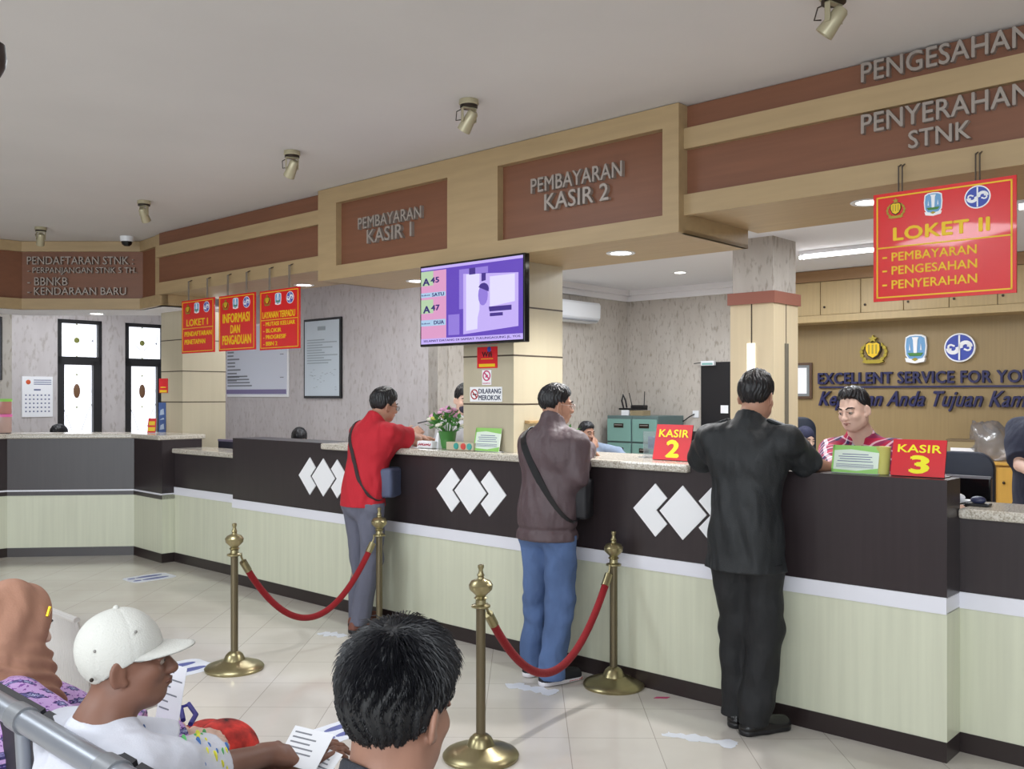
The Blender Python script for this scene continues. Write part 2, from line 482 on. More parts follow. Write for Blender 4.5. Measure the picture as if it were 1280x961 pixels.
for i, (t0, t1) in enumerate(wins):
    mb = MB(); fw_ = 0.045
    for (y0, y1, z0, z1) in ((t0, t0+fw_, WZ0, WZ1), (t1-fw_, t1, WZ0, WZ1), (t0, t1, WZ0, WZ0+fw_), (t0, t1, WZ1-fw_, WZ1), (t0, t1, WTR-.05, WTR+.05),
                             (t0+fw_, t0+fw_+.03, WZ0, WTR), (t1-fw_-.06, t1-fw_, WZ0, WTR)):
        mb.box(S_WIN-.08, S_WIN+.01, y0, y1, z0, z1)
    wn = struct(mb.build('window_%d' % (i+1), M['black'], None, F))
    for k, (z0, z1) in enumerate(((WZ0+fw_, WTR-.05), (WTR+.05, WZ1-fw_))):
        mb = MB().box(S_WIN-.06, S_WIN-.045, t0+.02, t1-.02, z0, z1)
        tc = (t0+t1)/2-.02; zc = (z0+z1)/2 if k else z1-.32
        def motif(y, z, ry, rz, mi):
            mb.sphere((S_WIN-.045, y, z), (.006, ry, rz), 12, 8, mi)
        motif(tc, zc, .035 if k else .042, .035 if k else .09, 1 if not k else 2)
        if not k: motif(tc, zc-.75, .035, .045, 1)
        for sy in (-1, 1):
            motif(tc+sy*.19, zc, .012, .014 if k else .05, 3); motif(tc, zc+sy*.2, .01, .014, 2)
            mb.tube([(S_WIN-.044, tc+sy*.02, zc-.5*(1-k)-.1), (S_WIN-.044, tc+sy*.12, zc-.3*(1-k)), (S_WIN-.044, tc+sy*.2, zc-.12), (S_WIN-.044, tc+sy*.2, zc+.15)], .004, 5, 3)
        mb.build('pane', [M['pane'], M['daylight_motif'], M['motif_green'], M['lead']], wn, F)
pc = fw(S_WIN, -0.112)
struct(MB().band([(-10.5, 9.6), (pc.x, pc.y)], 0, .15, 0, 3.02).build('wall_corner', M['paper']))
# office ceilings and cornices
struct(MB().box(-10.4, 5.0, 0.74, T_BACK, 3.0, 3.05).build('ceiling_office', M['office_ceiling'], None, F))
mb = MB().box(S_SIDE, 4.9, T_BACK-.05, T_BACK, 2.86, 3.0).box(S_SIDE, 4.9, T_BACK-.12, T_BACK-.04, 2.93, 3.0)
mb.box(S_SIDE, S_SIDE+.05, T_W1, T_BACK, 2.86, 3.0).box(S_SIDE, S_SIDE+.12, T_W1, T_BACK, 2.93, 3.0)
struct(mb.build('trim_9', M['plaster'], None, F))
struct(MB().box(S_SIDE, -4.0, T_BACK-.02, T_BACK, 1.0, 1.12).build('trim_10', M['darkbrown'], None, F))

# columns
def column(a0, a1, b0, b1, z1, seams, m):
    c = struct(MB().box(a0, a1, b0, b1, 0, z1).build('column', m, None, F))
    mb = MB()
    for z in seams: mb.box(a0-.001, a1+.001, b0-.001, b1+.001, z-.005, z+.005)
    mb.build('panel_joint', M['seam'], c, F)
    return c
zs = [fa(600, y, .1)[1] for y in (384, 445.5, 505)]
column(-3.05, -2.604, .10, .585, 2.45, [zs[1]+(zs[1]-zs[2]), zs[1], zs[2], zs[2]-(zs[1]-zs[2])], M['column'])
za = fa(219, 423.7, .39)[1]; zb = fa(219, 463.5, .39)[1]; zc = fa(219, 502.5, .39)[1]
column(-7.86, -7.42, .47, .95, 2.45, [za, zb, zc], M['column'])
# clad column deeper in the office: wallpapered top, red-brown ring, panelled shaft with handles
k0 = (967-CX)/FPX; Yc = 8.2
ca = Vector((k0*Yc, Yc, 0)); ca_l = F.inverted() @ ca
A1, B0 = ca_l.x, ca_l.y; A0, B1 = A1-.425, B0+.485
def zc_(py): return EYE-(py-CY)*Yc/FPX
c = struct(MB().box(A0, A1, B0, B1, 0, zc_(377)).build('column', M['column2'], None, F))
MB().box(A0+.015, A1-.015, B0+.015, B1-.015, zc_(377), 3.0).build('column_head', M['paper'], c, F)
MB().box(A0-.02, A1+.02, B0-.02, B1+.02, zc_(378), zc_(363)).build('column_ring', mat('ring_wood', (150, 96, 82), .4), c, F)
mb = MB(); am = (A0+A1)/2; bm_ = (B0+B1)/2
mb.box(am-.006, am+.006, B0-.002, B0+.01, 0, zc_(378)); mb.box(A1-.01, A1+.002, bm_-.006, bm_+.006, 0, zc_(378))
mb.build('panel_joint', M['seam'], c, F)
MB().box(am-.035, am+.035, B0-.018, B0-.001, zc_(560), zc_(428)).build('shiny_metal_strip', mat('strip_shine_glow', (250, 250, 250), .4, emit=1.0), c, F)  # metal strip, no lamp; its bright reflection is put in as glow
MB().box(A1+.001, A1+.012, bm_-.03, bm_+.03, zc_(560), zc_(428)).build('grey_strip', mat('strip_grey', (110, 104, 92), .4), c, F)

# ================================================================== counters
def counter(name, label, pts, ztop, granite_on, thick, fr, a_white, top_mat='granite', back=0.42, upper_back=None, wt=None):
    """pts: polyline left to right in fr's x,y; the office side lies to its left"""
    mid = pts[len(pts)//2]
    loc = fr @ Vector((mid[0], mid[1], 0))
    t = thing(name, label, 'counter', loc, TH if fr is F else 0)
    MB().band(pts, -.004, back, 0, .088).build('kick_board', M['kick'], t, fr)
    MB().band(pts, 0, back, .088, .645).build('lower_panel', M['cream'], t, fr)
    MB().band(pts, -.008, back, .64, .712 if a_white else .655).build('trim_strip', M['white'], t, fr)
    if not a_white: MB().band(pts, -.006, back, .600, .641).build('dark_strip', M['darkbrown'], t, fr)
    ub = back if upper_back is None else upper_back
    zt = ztop-(.045 if granite_on else 0)
    MB().band(pts, 0.0, ub, .708 if a_white else .655, zt).build('upper_panel', M['darkbrown'], t, fr)
    if granite_on and wt is None: MB().band(pts, -.035, ub+.04, zt, ztop).build('worktop', M['granite'], t, fr, bevel=.012)
    if wt: MB().slab(wt, zt, ztop).build('worktop', M['granite'], t, fr, bevel=.012)
    return t
S1, S2, S_END = -1.27, -4.436, -5.706
main = counter('service_counter', 'long two-tone cashier counter with stone worktop and white diamonds in the middle of the hall', [(S2, 0), (S1, 0)], 1.225, True, .4, F, True, back=.095,
    wt=[(S2, -.035), (S1, -.035), (S1, .55), (-2.60, .55), (-2.60, .097), (-3.054, .097), (-3.054, .55), (S2, .55)])
kas3 = counter('service_counter', 'plain dark-topped counter end carrying the KASIR 3 stand', [(S1, 0), (0, 0)], 1.218, False, .4, F, True, back=.18)
end1 = counter('service_counter', 'counter end with dark top and diamonds left of the man in red', [(S_END, 0), (S2, 0)], 1.225, False, .4, F, True, back=.30)
low1 = counter('service_counter', 'short low counter with stone top below the three red hanging signs', [(-7.03, .18), (S_END, .18)], 1.08, True, .4, F, True, back=.4, upper_back=.3)
low2 = counter('service_counter', 'low stone-topped counter at the right edge beside the KASIR 3 block', [(0, .18), (3.2, .18)], 1.085, True, .4, F, True, back=.4, upper_back=.3)
mA = gnd(167.6, 693.5); mB_ = gnd(202.5, 703.7); mC = gnd(220, 700.8); mL = gnd(9, 696.2)
mL2 = mL+Vector((-1.8, -1.8, 0))
mE = mB_+E2*0.42
mut = counter('service_counter', 'faceted transfer counter with the blue LOKET MUTASI MASUK plate', [tuple(p[:2]) for p in (mL2, mL, mA, mB_)], 1.205, True, .4, W, False, back=.40)
# diamonds on the main counter fronts
hd = .143
for cx_, cy_, par in ((404.7, 600, None), (588.3, 618.5, main), (854, 643.5, main)):
    a, z = fa(cx_, cy_, 0)
    z = .968
    par = par or end1
    for k in (-1, 1):
        c = a+k*.17
        # side diamond with a notch where the middle one overlaps
        s = k
        g = .022
        poly = [(c+s*hd, z), (c, z+hd), (c-s*(hd-.17+hd+g*0)*0, z)]
        # outer point, top, inner notch at the middle diamond's outline plus a gap, bottom
        xi = a+s*(hd+g)        # tip of the grown middle diamond
        zi = ((hd+g)-(c-a)*s+0)  # height of grown diamond's edge at x=c is (hd+g)-|c-a|
        # intersection of side diamond's inner edges with grown middle diamond's edges
        # side inner edge: |z'|=hd-(c-x)*s ; grown: |z'|=(hd+g)-(x-a)*s
        u_ = (hd+g-hd+.17)/2      # distance from a where they meet
        zm = hd+g-u_
        poly = [(c+s*hd, z), (c, z+hd), (a+s*u_, z+zm), (xi, z), (a+s*u_, z-zm), (c, z-hd)]
        MB().prism(poly, -.006, .001).build('diamond', M['whitepaint'], par, F)
    MB().prism([(a-hd, z), (a, z+hd), (a+hd, z), (a, z-hd)], -.006, .001).build('diamond', M['whitepaint'], par, F)
# ================================================================== fascia lettering
def rect(pl, pr, b):
    """two pixel edges (x, ytop, ybottom) on plane y=b -> a0, a1, z0, z1 (means)"""
    a0, zt0 = fa(pl[0], pl[1], b); _, zb0 = fa(pl[0], pl[2], b)
    a1, zt1 = fa(pr[0], pr[1], b); _, zb1 = fa(pr[0], pr[2], b)
    return a0, a1, (zb0+zb1)/2, (zt0+zt1)/2
def lettering(label, lines, b, group=None):
    z = min(rect(l[1], l[2], b)[2] for l in lines); a = rect(lines[0][1], lines[0][2], b)
    t = thing('raised_lettering', label, 'lettering', fw((a[0]+a[1])/2, b, z), TH)
    for body, pl, pr in lines:
        a0, a1, z0, z1 = rect(pl, pr, b)
        MB().text(body, a0, a1, z0, z1, b-.028, b+.001, bold=.012).build('text_line', M['letter'], t, F)
lettering('metal letters PEMBAYARAN KASIR 1 on the left brown fascia panel', [('PEMBAYARAN', (451, 271.5, 286), (530, 259, 274.5)), ('KASIR 1', (462, 286, 304), (518, 279, 297))], 0.0)
lettering('metal letters PEMBAYARAN KASIR 2 on the right brown fascia panel', [('PEMBAYARAN', (667, 223, 242), (781, 203, 222)), ('KASIR 2', (684, 242, 264), (764, 230, 251))], 0.0)
lettering('metal letters PENGESAHAN on the top brown strip at right', [('PENGESAHAN', (1079, 82, 105), (1292, 28, 58))], 0.035)
lettering('metal letters PENYERAHAN STNK on the lower brown strip at right', [('PENYERAHAN', (1079, 146, 169), (1292, 101, 129)), ('STNK', (1138, 165, 187), (1216, 151, 175))], 0.035)
Yl = 9.235
t = thing('raised_lettering', 'four lines of metal letters starting PENDAFTARAN STNK on the far left fascia', 'lettering', pw(100, 370, Yl))
for body, x0, x1, y0, y1 in (('PENDAFTARAN STNK :', 35.5, 168, 321, 331), ('- PERPANJANGAN STNK 5 TH.', 36, 172, 334.5, 344), ('- BBNKB', 36, 86, 347, 357), ('- KENDARAAN BARU', 36, 159, 359.5, 369)):
    p = pw(x0, y1, Yl); q = pw(x1, y0, Yl)
    MB().text(body, p.x, q.x, p.z, q.z, Yl-.03, Yl+.002, bold=.0).build('text_line', M['letter'], t)

# ================================================================== emblems
def em_police(mb, cx, cz, w, h, y, d):
    """gold shield in a wreath under a star; materials 0 gold, 1 dark, 2 yellow"""
    x = lambda u: cx+u*w/2
    z = lambda v: cz+v*h/2
    for s in (-1, 1):   # wreath leaves
        for i in range(7):
            t = math.radians(-68+i*24)
            px, pz = .80*math.cos(t)*s, -.18+.66*math.sin(t)
            an = t+PI/2
            L = .23; Wd = .12
            dx, dz = math.cos(an)*s, math.sin(an)
            nx, nz = -dz, dx
            mb.prism([(x(px-dx*L), z(pz-dz*L)), (x(px+nx*Wd), z(pz+nz*Wd)), (x(px+dx*L), z(pz+dz*L)), (x(px-nx*Wd), z(pz-nz*Wd))], y-d*.6, y, 0)
    sh = [(-.5, .42), (-.28, .56), (0, .5), (.28, .56), (.5, .42), (.52, -.05), (.34, -.45), (0, -.66), (-.34, -.45), (-.52, -.05)]
    mb.prism([(x(a), z(b)) for a, b in sh], y-d*.8, y, 1)
    mb.prism([(x(a*.86), z(b*.86)) for a, b in sh], y-d, y, 2)
    for k in (-.24, 0, .24): mb.prism([(x(k-.05), z(-.3)), (x(k-.05), z(.34)), (x(k+.05), z(.34)), (x(k+.05), z(-.3))], y-d*1.1, y, 0)
    st = []
    for i in range(10):
        r = .34 if i % 2 == 0 else .15; t = PI/2+i*PI/5
        st.append((x(r*math.cos(t)*.9), z(.74+r*math.sin(t)*.8)))
    mb.prism(st, y-d, y, 0)
    mb.prism([(x(-.5), z(-.72)), (x(.5), z(-.72)), (x(.72), z(-.84)), (x(.45), z(-.96)), (x(-.45), z(-.96)), (x(-.72), z(-.84))], y-d, y, 0)
def em_shield(mb, cx, cz, w, h, y, d):
    """blue provincial shield with a white obelisk; materials 0 white, 1 sky blue, 2 green, 3 gold"""
    x = lambda u: cx+u*w/2
    z = lambda v: cz+v*h/2
    sh = [(-.9, .82), (-.55, .96), (0, 1), (.55, .96), (.9, .82), (.98, .2), (.9, -.45), (.6, -.78), (0, -.9), (-.6, -.78), (-.9, -.45), (-.98, .2)]
    mb.prism([(x(a), z(b)) for a, b in sh], y-d*.7, y, 0)
    mb.prism([(x(a*.88), z(b*.90)) for a, b in sh], y-d*.85, y, 1)
    mb.prism([(x(-.14), z(-.3)), (x(-.2), z(.6)), (x(-.3), z(.8)), (x(.3), z(.8)), (x(.2), z(.6)), (x(.14), z(-.3))], y-d, y, 0)
    mb.prism([(x(-.7), z(-.28)), (x(.7), z(-.28)), (x(.5), z(-.5)), (x(-.5), z(-.5))], y-d, y, 2)
    for k in (-.5, .5): mb.prism([(x(k-.06), z(-.1)), (x(k), z(.35)), (x(k+.06), z(-.1))], y-d, y, 0)
    mb.prism([(x(-.9), z(-.62)), (x(0), z(-.74)), (x(.9), z(-.62)), (x(.8), z(-.9)), (x(0), z(-1.02)), (x(-.8), z(-.9))], y-d*1.1, y, 0)
    mb.prism([(x(-.3), z(-.74)), (x(0), z(-.62)), (x(.3), z(-.74)), (x(0), z(-.86))], y-d*1.2, y, 3)
def em_round(mb, cx, cz, w, h, y, d):
    """blue disc with a white ring, upright bar and waves; materials 0 white, 1 blue"""
    def disc(r, y0, mi, n=36):
        mb.prism([(cx+r*w/2*math.cos(2*PI*i/n), cz+r*h/2*math.sin(2*PI*i/n)) for i in range(n)], y0, y, mi)
    disc(1.0, y-d*.7, 0); disc(.90, y-d*.85, 1)
    def arc(pts, th):
        for (u0, v0), (u1, v1) in zip(pts[:-1], pts[1:]):
            du, dv = u1-u0, v1-v0; L = math.hypot(du, dv) or 1
            nu, nv = -dv/L*th, du/L*th
            mb.prism([(cx+(u0+nu)*w/2, cz+(v0+nv)*h/2), (cx+(u1+nu)*w/2, cz+(v1+nv)*h/2), (cx+(u1-nu)*w/2, cz+(v1-nv)*h/2), (cx+(u0-nu)*w/2, cz+(v0-nv)*h/2)], y-d, y, 0)
    arc([(0, -.86), (0, .86)], .055)
    for s in (-1, 1):
        for k in range(3):
            r = .62-.14*k
            pts = []
            for i in range(9):
                t = math.radians(200-i*25) if s > 0 else math.radians(20-i*25)
                pts.append((s*.40+r*.66*math.cos(t), s*.05+s*.0+r*.62*math.sin(t)))
            arc(pts, .045)
        arc([(s*.40-s*.1, s*-.1), (s*.55, s*-.22), (s*.72, s*-.12), (s*.68, s*.1), (s*.5, s*.1)], .06)
EM1 = [M['gold'], M['darkmetal'], M['yellow']]
EM2 = [M['whitepaint'], M['skyblue'], M['green'], M['gold']]
EM3 = [M['whitepaint'], M['emblem_blue']]
bw = T_BACK
def wall_emblem(name, label, fn, mats, px0, px1, py0, py1):
    b = bw-.005; a0, _ = fa(px0, py0, b); a1, _ = fa(px1, py0, b); _, z1 = fa((px0+px1)/2, py0, b); _, z0 = fa((px0+px1)/2, py1, b)
    mb = MB(); fn(mb, (a0+a1)/2, (z0+z1)/2, a1-a0, z1-z0, b, .05)
    single(name, label, 'emblem', mb, mats, F)
wall_emblem('wall_emblem', 'gold shield and wreath emblem on the tan back wall', em_police, EM1, 1074, 1112, 419, 455)
wall_emblem('wall_emblem', 'sky blue provincial shield on the tan back wall', em_shield, EM2, 1132, 1160, 418, 454)
wall_emblem('wall_emblem', 'round blue and white wave emblem on the tan back wall', em_round, EM3, 1181.5, 1220.5, 416.5, 452.5)
def wall_text(label, body, pl, pr, **k):
    a0, a1, z0, z1 = rect(pl, pr, bw)
    single('wall_lettering', label, 'lettering', MB().text(body, a0, a1, z0, z1, bw-.045, bw-.001, **k), M['navy'], F)
wall_text('navy capital letters EXCELLENT SERVICE FOR YOU on the back wall', 'EXCELLENT SERVICE FOR YOU', (1024, 466, 480), (1293, 461.5, 478.5), bold=.024)
wall_text('navy slanted script Kepuasan Anda Tujuan Kami on the back wall', 'Kepuasan Anda Tujuan Kami', (1025, 489, 514), (1293, 488, 514), bold=.018, shear=.38)
a0, a1, z0, z1 = rect((1025, 482.5, 485), (1293, 481.5, 483.5), bw)
single('wall_rule', 'thin navy bar between the two lines of wall letters', 'bar', MB().box(a0, a1, bw-.03, bw-.001, z0, z1), M['navy'], F)

# ================================================================== hanging signs
def hanging_sign(label, pl, pr, b, lines, wires, wire_top, rule=None, ems=None):
    a0, a1, z0, z1 = rect(pl, pr, b)
    w, h = a1-a0, z1-z0
    t = thing('hanging_sign', label, 'sign', fw((a0+a1)/2, b, z0), TH)
    MB().box(a0, a1, b-.006, b+.006, z0, z1).build('panel', M['red'], t, F)
    mb = MB(); m = .025*w; g = max(.003, .010*w)
    for (x0, x1, y0, y1) in ((a0+m, a1-m, z0+m, z0+m+g), (a0+m, a1-m, z1-m-g, z1-m), (a0+m, a0+m+g, z0+m, z1-m), (a1-m-g, a1-m, z0+m, z1-m)): mb.box(x0, x1, b-.0085, b-.006, y0, y1)
    if rule: mb.box(a0+m, a1-m, b-.0085, b-.006, z1-h*rule-g/2, z1-h*rule+g/2)
    mb.build('border', M['yellow'], t, F)
    for i, (u0, u1, v0, v1, fn, mats) in enumerate(ems):
        mb = MB(); fn(mb, a0+w*(u0+u1)/2, z1-h*(v0+v1)/2, w*(u1-u0), h*(v1-v0), b-.006, .004)
        mb.build('emblem', mats, t, F)
    for body, u0, u1, v0, v1, bold in lines:
        MB().text(body, a0+w*u0, a0+w*u1, z1-h*v1, z1-h*v0, b-.0095, b-.006, bold=bold).build('text_line', M['yellow'], t, F)
    for u in wires:
        mb = MB(); x = a0+w*u
        mb.tube([(x-.008, b, z1-.003), (x-.008, b, wire_top)], .0035, 6).tube([(x+.008, b, z1-.003), (x+.008, b, wire_top)], .0035, 6)
        mb.tube([(x-.008, b, wire_top-.005), (x-.008, .004, wire_top+.012), (x+.008, .004, wire_top+.012), (x+.008, b, wire_top-.005)], .0035, 6)
        mb.build('wire', M['wire'], t, F)
E3 = [(.09, .25, .055, .245, em_police, EM1), (.375, .51, .05, .26, em_shield, EM2), (.66, .835, .045, .245, em_round, EM3)]
hanging_sign('large red hanging sign LOKET II with yellow lettering at the right', (1092.5, 245, 378), (1271, 218, 365.5), -.03,
    [('LOKET II', .15, .83, .325, .45, .03), ('-', .07, .105, .59, .605, 0), ('PEMBAYARAN', .14, .742, .555, .635, .012), ('-', .07, .105, .715, .73, 0), ('PENGESAHAN', .14, .745, .68, .76, .012), ('-', .07, .105, .845, .86, 0), ('PENYERAHAN', .14, .745, .81, .89, .012)],
    (.20, .745), 2.60, .505, E3)
E3b = [(.10, .30, .07, .26, em_police, EM1), (.40, .56, .06, .26, em_shield, EM2), (.69, .87, .06, .26, em_round, EM3)]
hanging_sign('narrow red hanging sign LOKET I beside the far column', (228, 376, 442), (268.3, 372, 440), -.03,
    [('LOKET I', .16, .82, .36, .49, .012), ('PENDAFTARAN', .1, .93, .59, .68, .012), ('PENETAPAN', .1, .74, .74, .83, .012)], (.2, .78), 2.60, .53, E3b)
hanging_sign('red hanging sign INFORMASI DAN PENGADUAN with tall yellow letters', (274.3, 370.5, 440), (319.5, 365, 436), -.03,
    [('INFORMASI', .12, .86, .33, .50, .016), ('DAN', .34, .6, .54, .69, .016), ('PENGADUAN', .11, .9, .72, .89, .016)], (.24, .76), 2.60, None, E3b)
hanging_sign('red hanging sign LAYANAN TERPADU right of the other two', (325.5, 364, 438), (375, 358.5, 435), -.03,
    [('LAYANAN TERPADU', .08, .9, .36, .47, .008), ('- MUTASI KELUAR', .1, .9, .53, .60, .01), ('- BLOKIR', .1, .56, .64, .71, .01), ('- PROGRESIF', .1, .68, .75, .82, .01), ('- BBN 2', .1, .46, .86, .93, .01)], (.24, .74), 2.60, .5, E3b)

# blue plate on the transfer counter
Yp = 9.216
p = pw(47, 591, Yp); q = pw(140, 548, Yp)
t = thing('counter_plate', 'blue LOKET MUTASI MASUK plate on the dark far left counter', 'sign', (p.x/2+q.x/2, Yp, p.z))
w, h = q.x-p.x, q.z-p.z
MB().box(p.x, q.x, Yp-.016, Yp-.001, p.z, q.z).build('plate', M['blue'], t)
mb = MB()
for (x0, x1, y0, y1) in ((.02, .98, .04, .06), (.02, .98, .94, .96), (.02, .03, .04, .96), (.97, .98, .04, .96)): mb.box(p.x+w*x0, p.x+w*x1, Yp-.018, Yp-.016, p.z+h*y0, p.z+h*y1)
mb.build('border', M['whitepaint'], t)
MB().text('LOKET', p.x+w*.36, p.x+w*.64, p.z+h*.63, p.z+h*.84, Yp-.019, Yp-.016, bold=.018).build('text_line', M['whitepaint'], t)
MB().text('MUTASI MASUK', p.x+w*.09, p.x+w*.90, p.z+h*.16, p.z+h*.56, Yp-.019, Yp-.016, bold=.018).build('text_line', M['whitepaint'], t)

# ================================================================== television
b = -.10
a0, a1, z0, z1 = rect((525, 333, 434), (656, 315.5, 427), b)
t = thing('television', 'wall television showing queue numbers A45 and A47 on the near column', 'television', fw((a0+a1)/2, b, z0), TH)
MB().box(a0, a1, b, b+.045, z0, z1).build('housing', M['blackgloss'], t, F, bevel=.006)
MB().box((a0+a1)/2-.16, (a0+a1)/2+.16, b+.045, .099, z0+.12, z1-.15).build('wall_bracket', M['darkmetal'], t, F)
e = .014
s0, s1, y0, y1 = a0+e, a1-e, z0+e*1.2, z1-e
def glow(name, c, k=1.0):
    m = mat(name, c, .25, emit=k); m.node_tree.nodes['Principled BSDF'].inputs['Base Color'].default_value = (.01, .01, .012, 1); return m
G = dict(violet=glow('screen_violet', (104, 72, 196), .9), lav=glow('screen_lavender', (196, 176, 246), 1.0), pale=glow('screen_pale', (222, 216, 255), 1.05), dark=glow('screen_dark', (72, 46, 150), .8),
         pink=glow('screen_pink', (226, 160, 204), .95), green=glow('screen_green', (186, 214, 176), .95), aqua=glow('screen_aqua', (176, 208, 238), .95), ink=glow('screen_ink', (58, 42, 128), .7), mid=glow('screen_mid', (150, 126, 224), .95))
sw, sh = s1-s0, y1-y0
scr = MB().box(s0, s1, b-.001, b+.001, y0, y1).build('screen', G['violet'], t, F)
def patch(mt, polys, dy=.002, name='picture'):
    mb = MB()
    for pl in polys: mb.prism([(s0+u*sw, y0+v*sh) for u, v in pl], b-dy, b)
    return mb.build(name, mt, scr, F)
R = lambda u0, u1, v0, v1: [(u0, v0), (u1, v0), (u1, v1), (u0, v1)]
patch(G['pink'], [R(0, .265, .07, .95)], name='queue_panel')
for v_ in ((.76, .95), (.40, .58)): patch(G['green'], [R(0, .13, *v_)], .0025, 'queue_tint')
for v_ in ((.61, .67), (.235, .315)): patch(G['aqua'], [R(0, .26, *v_)], .003, 'queue_bar')
patch(G['lav'], [R(0, 1, 0, .07)], .003, 'ticker')
patch(G['lav'], [R(0, 1, .965, 1)], .003, 'title_bar')
patch(G['lav'], [[(.44, .10), (.96, .16), (.96, .80), (.44, .86)]], .003, 'picture_window')
patch(G['pale'], [[(.47, .14), (.60, .16), (.60, .84), (.47, .85)], [(.70, .42), (.93, .46), (.93, .79), (.70, .79)]], .004, 'picture_light')
patch(G['mid'], [[(.40, .42), (.44, .42), (.44, .92), (.40, .92)], R(.29, .40, .10, .36), [(.44, .86), (.68, .84), (.68, .92), (.44, .92)]], .004, 'picture_shape')
patch(G['dark'], [[(.62, .74), (.66, .75), (.66, .84), (.62, .84)], R(.69, .9, .36, .42), R(.69, .82, .3, .34), [(.5, .84), (.56, .84), (.56, .92), (.5, .92)]], .0045, 'picture_shape')
pf = [(.58, .12), (.70, .13), (.70, .34), (.685, .44), (.66, .47), (.61, .44), (.585, .30)]
patch(G['lav'], [pf], .005, 'picture_figure')
patch(G['mid'], [[(.635+.045*math.cos(i*PI/7), .57+.13*math.sin(i*PI/7)) for i in range(14)]], .006, 'picture_figure')
patch(G['dark'], [[(.64+.05*math.cos(i*PI/7-.4), .64+.08*math.sin(i*PI/7-.4)) for i in range(8)]], .0065, 'picture_figure')
mb = MB()
for body, u0, u1, v0, v1, bo in (('A', .02, .095, .765, .86, .03), ('45', .105, .195, .79, .865, .03), ('SATU', .12, .245, .615, .66, .02), ('A', .025, .1, .405, .50, .03), ('47', .11, .2, .43, .505, .03), ('DUA', .14, .245, .25, .30, .02), ('loket', .01, .1, .63, .65, 0), ('loket', .01, .1, .26, .28, 0),
    ('SELAMAT DATANG DI SAMSAT TULUNGAGUNG JL. YOS', .03, .98, .018, .052, .0)):
    mb.text(body, s0+sw*u0, s0+sw*u1, y0+sh*v0, y0+sh*v1, b-.006, b-.004, bold=bo)
mb.build('screen_text', G['ink'], scr, F)

# ================================================================== notices on the near column
def on_face(pxl, pxr, pyt, pyb, b):
    a0, _ = fa(pxl, pyt, b); a1, _ = fa(pxr, pyt, b); _, z1 = fa((pxl+pxr)/2, pyt, b); _, z0 = fa((pxl+pxr)/2, pyb, b)
    return a0, a1, z0, z1
cb = .0995
a0, a1, z0, z1 = on_face(597, 622, 433.5, 460, cb); w, h = a1-a0, z1-z0
t = thing('wifi_notice', 'red wifi notice with yellow strip under the television', 'notice', fw((a0+a1)/2, cb, z0), TH)
MB().box(a0, a1, cb-.004, cb, z0, z1).build('sheet', M['redflat'], t, F)
MB().text('Wifi', a0+w*.25, a0+w*.75, z0+h*.52, z0+h*.78, cb-.006, cb-.004, bold=.018).build('text_line', M['black'], t, F)
MB().box(a0+w*.1, a0+w*.9, cb-.006, cb-.004, z0+h*.06, z0+h*.2).box(a0+w*.2, a0+w*.8, cb-.006, cb-.004, z0+h*.42, z0+h*.45).build('yellow_strip', M['yellow'], t, F)
MB().sphere((a0+w*.6, cb-.004, z0+h*.88), (w*.1, .002, w*.1), 12, 6).build('badge', M['emblem_blue'], t, F)
M['pinkring'] = mat('prohibition_pink', (196, 60, 110), .5)
def ringm(mb, cx, cz, r, th, b, mi=0, n=24):
    pts = [(cx+r*math.cos(2*PI*i/n), cz+r*math.sin(2*PI*i/n)) for i in range(n)]
    inn = [(cx+(r-th)*math.cos(2*PI*i/n), cz+(r-th)*math.sin(2*PI*i/n)) for i in range(n)]
    for i in range(n):
        j = (i+1) % n; mb.prism([pts[i], pts[j], inn[j], inn[i]], b-.002, b, mi)
    c, s = math.cos(PI/4)*(r-th/2), math.sin(PI/4)*(r-th/2)
    k = th*.35
    mb.prism([(cx-c-k, cz+s-k), (cx-c+k, cz+s+k), (cx+c+k, cz-s+k), (cx+c-k, cz-s-k)], b-.002, b, mi)
a0, a1, z0, z1 = on_face(603, 614.5, 462.5, 481, cb); w, h = a1-a0, z1-z0
t = thing('prohibition_notice', 'small white notice with a pink ring above the no smoking sign', 'notice', fw((a0+a1)/2, cb, z0), TH)
MB().box(a0, a1, cb-.003, cb, z0, z1).build('sheet', M['whitepaint'], t, F)
mb = MB(); ringm(mb, (a0+a1)/2, z0+h*.62, w*.42, w*.1, cb-.003)
mb.prism([(a0+w*.35, z0+h*.5), (a0+w*.45, z0+h*.72), (a0+w*.65, z0+h*.66), (a0+w*.6, z0+h*.5)], cb-.0045, cb-.003)
mb.build('ring_symbol', M['pinkring'], t, F)
MB().text('DILARANG', a0+w*.08, a0+w*.92, z0+h*.06, z0+h*.16, cb-.004, cb-.003).build('text_line', M['pinkring'], t, F)
a0, a1, z0, z1 = on_face(588, 628, 483.5, 502, cb); w, h = a1-a0, z1-z0
t = thing('no_smoking_sign', 'white DILARANG MEROKOK sign on the near column', 'sign', fw((a0+a1)/2, cb, z0), TH)
MB().box(a0, a1, cb-.004, cb, z0, z1).build('sheet', M['whitepaint'], t, F)
mb = MB(); ringm(mb, a0+w*.145, z0+h*.5, w*.118, w*.026, cb-.004); mb.build('ring_symbol', mat('prohibition_red', (170, 40, 50), .5), t, F)
MB().box(a0+w*.09, a0+w*.21, cb-.005, cb-.004, z0+h*.44, z0+h*.54).build('cigarette', M['black'], t, F)
mb = MB().text('DILARANG', a0+w*.28, a0+w*.97, z0+h*.55, z0+h*.88, cb-.006, cb-.004, bold=.012).text('MEROKOK', a0+w*.28, a0+w*.97, z0+h*.10, z0+h*.45, cb-.006, cb-.004, bold=.010)
mb.build('text_line', mat('ink_blue', (24, 34, 70), .5), t, F)
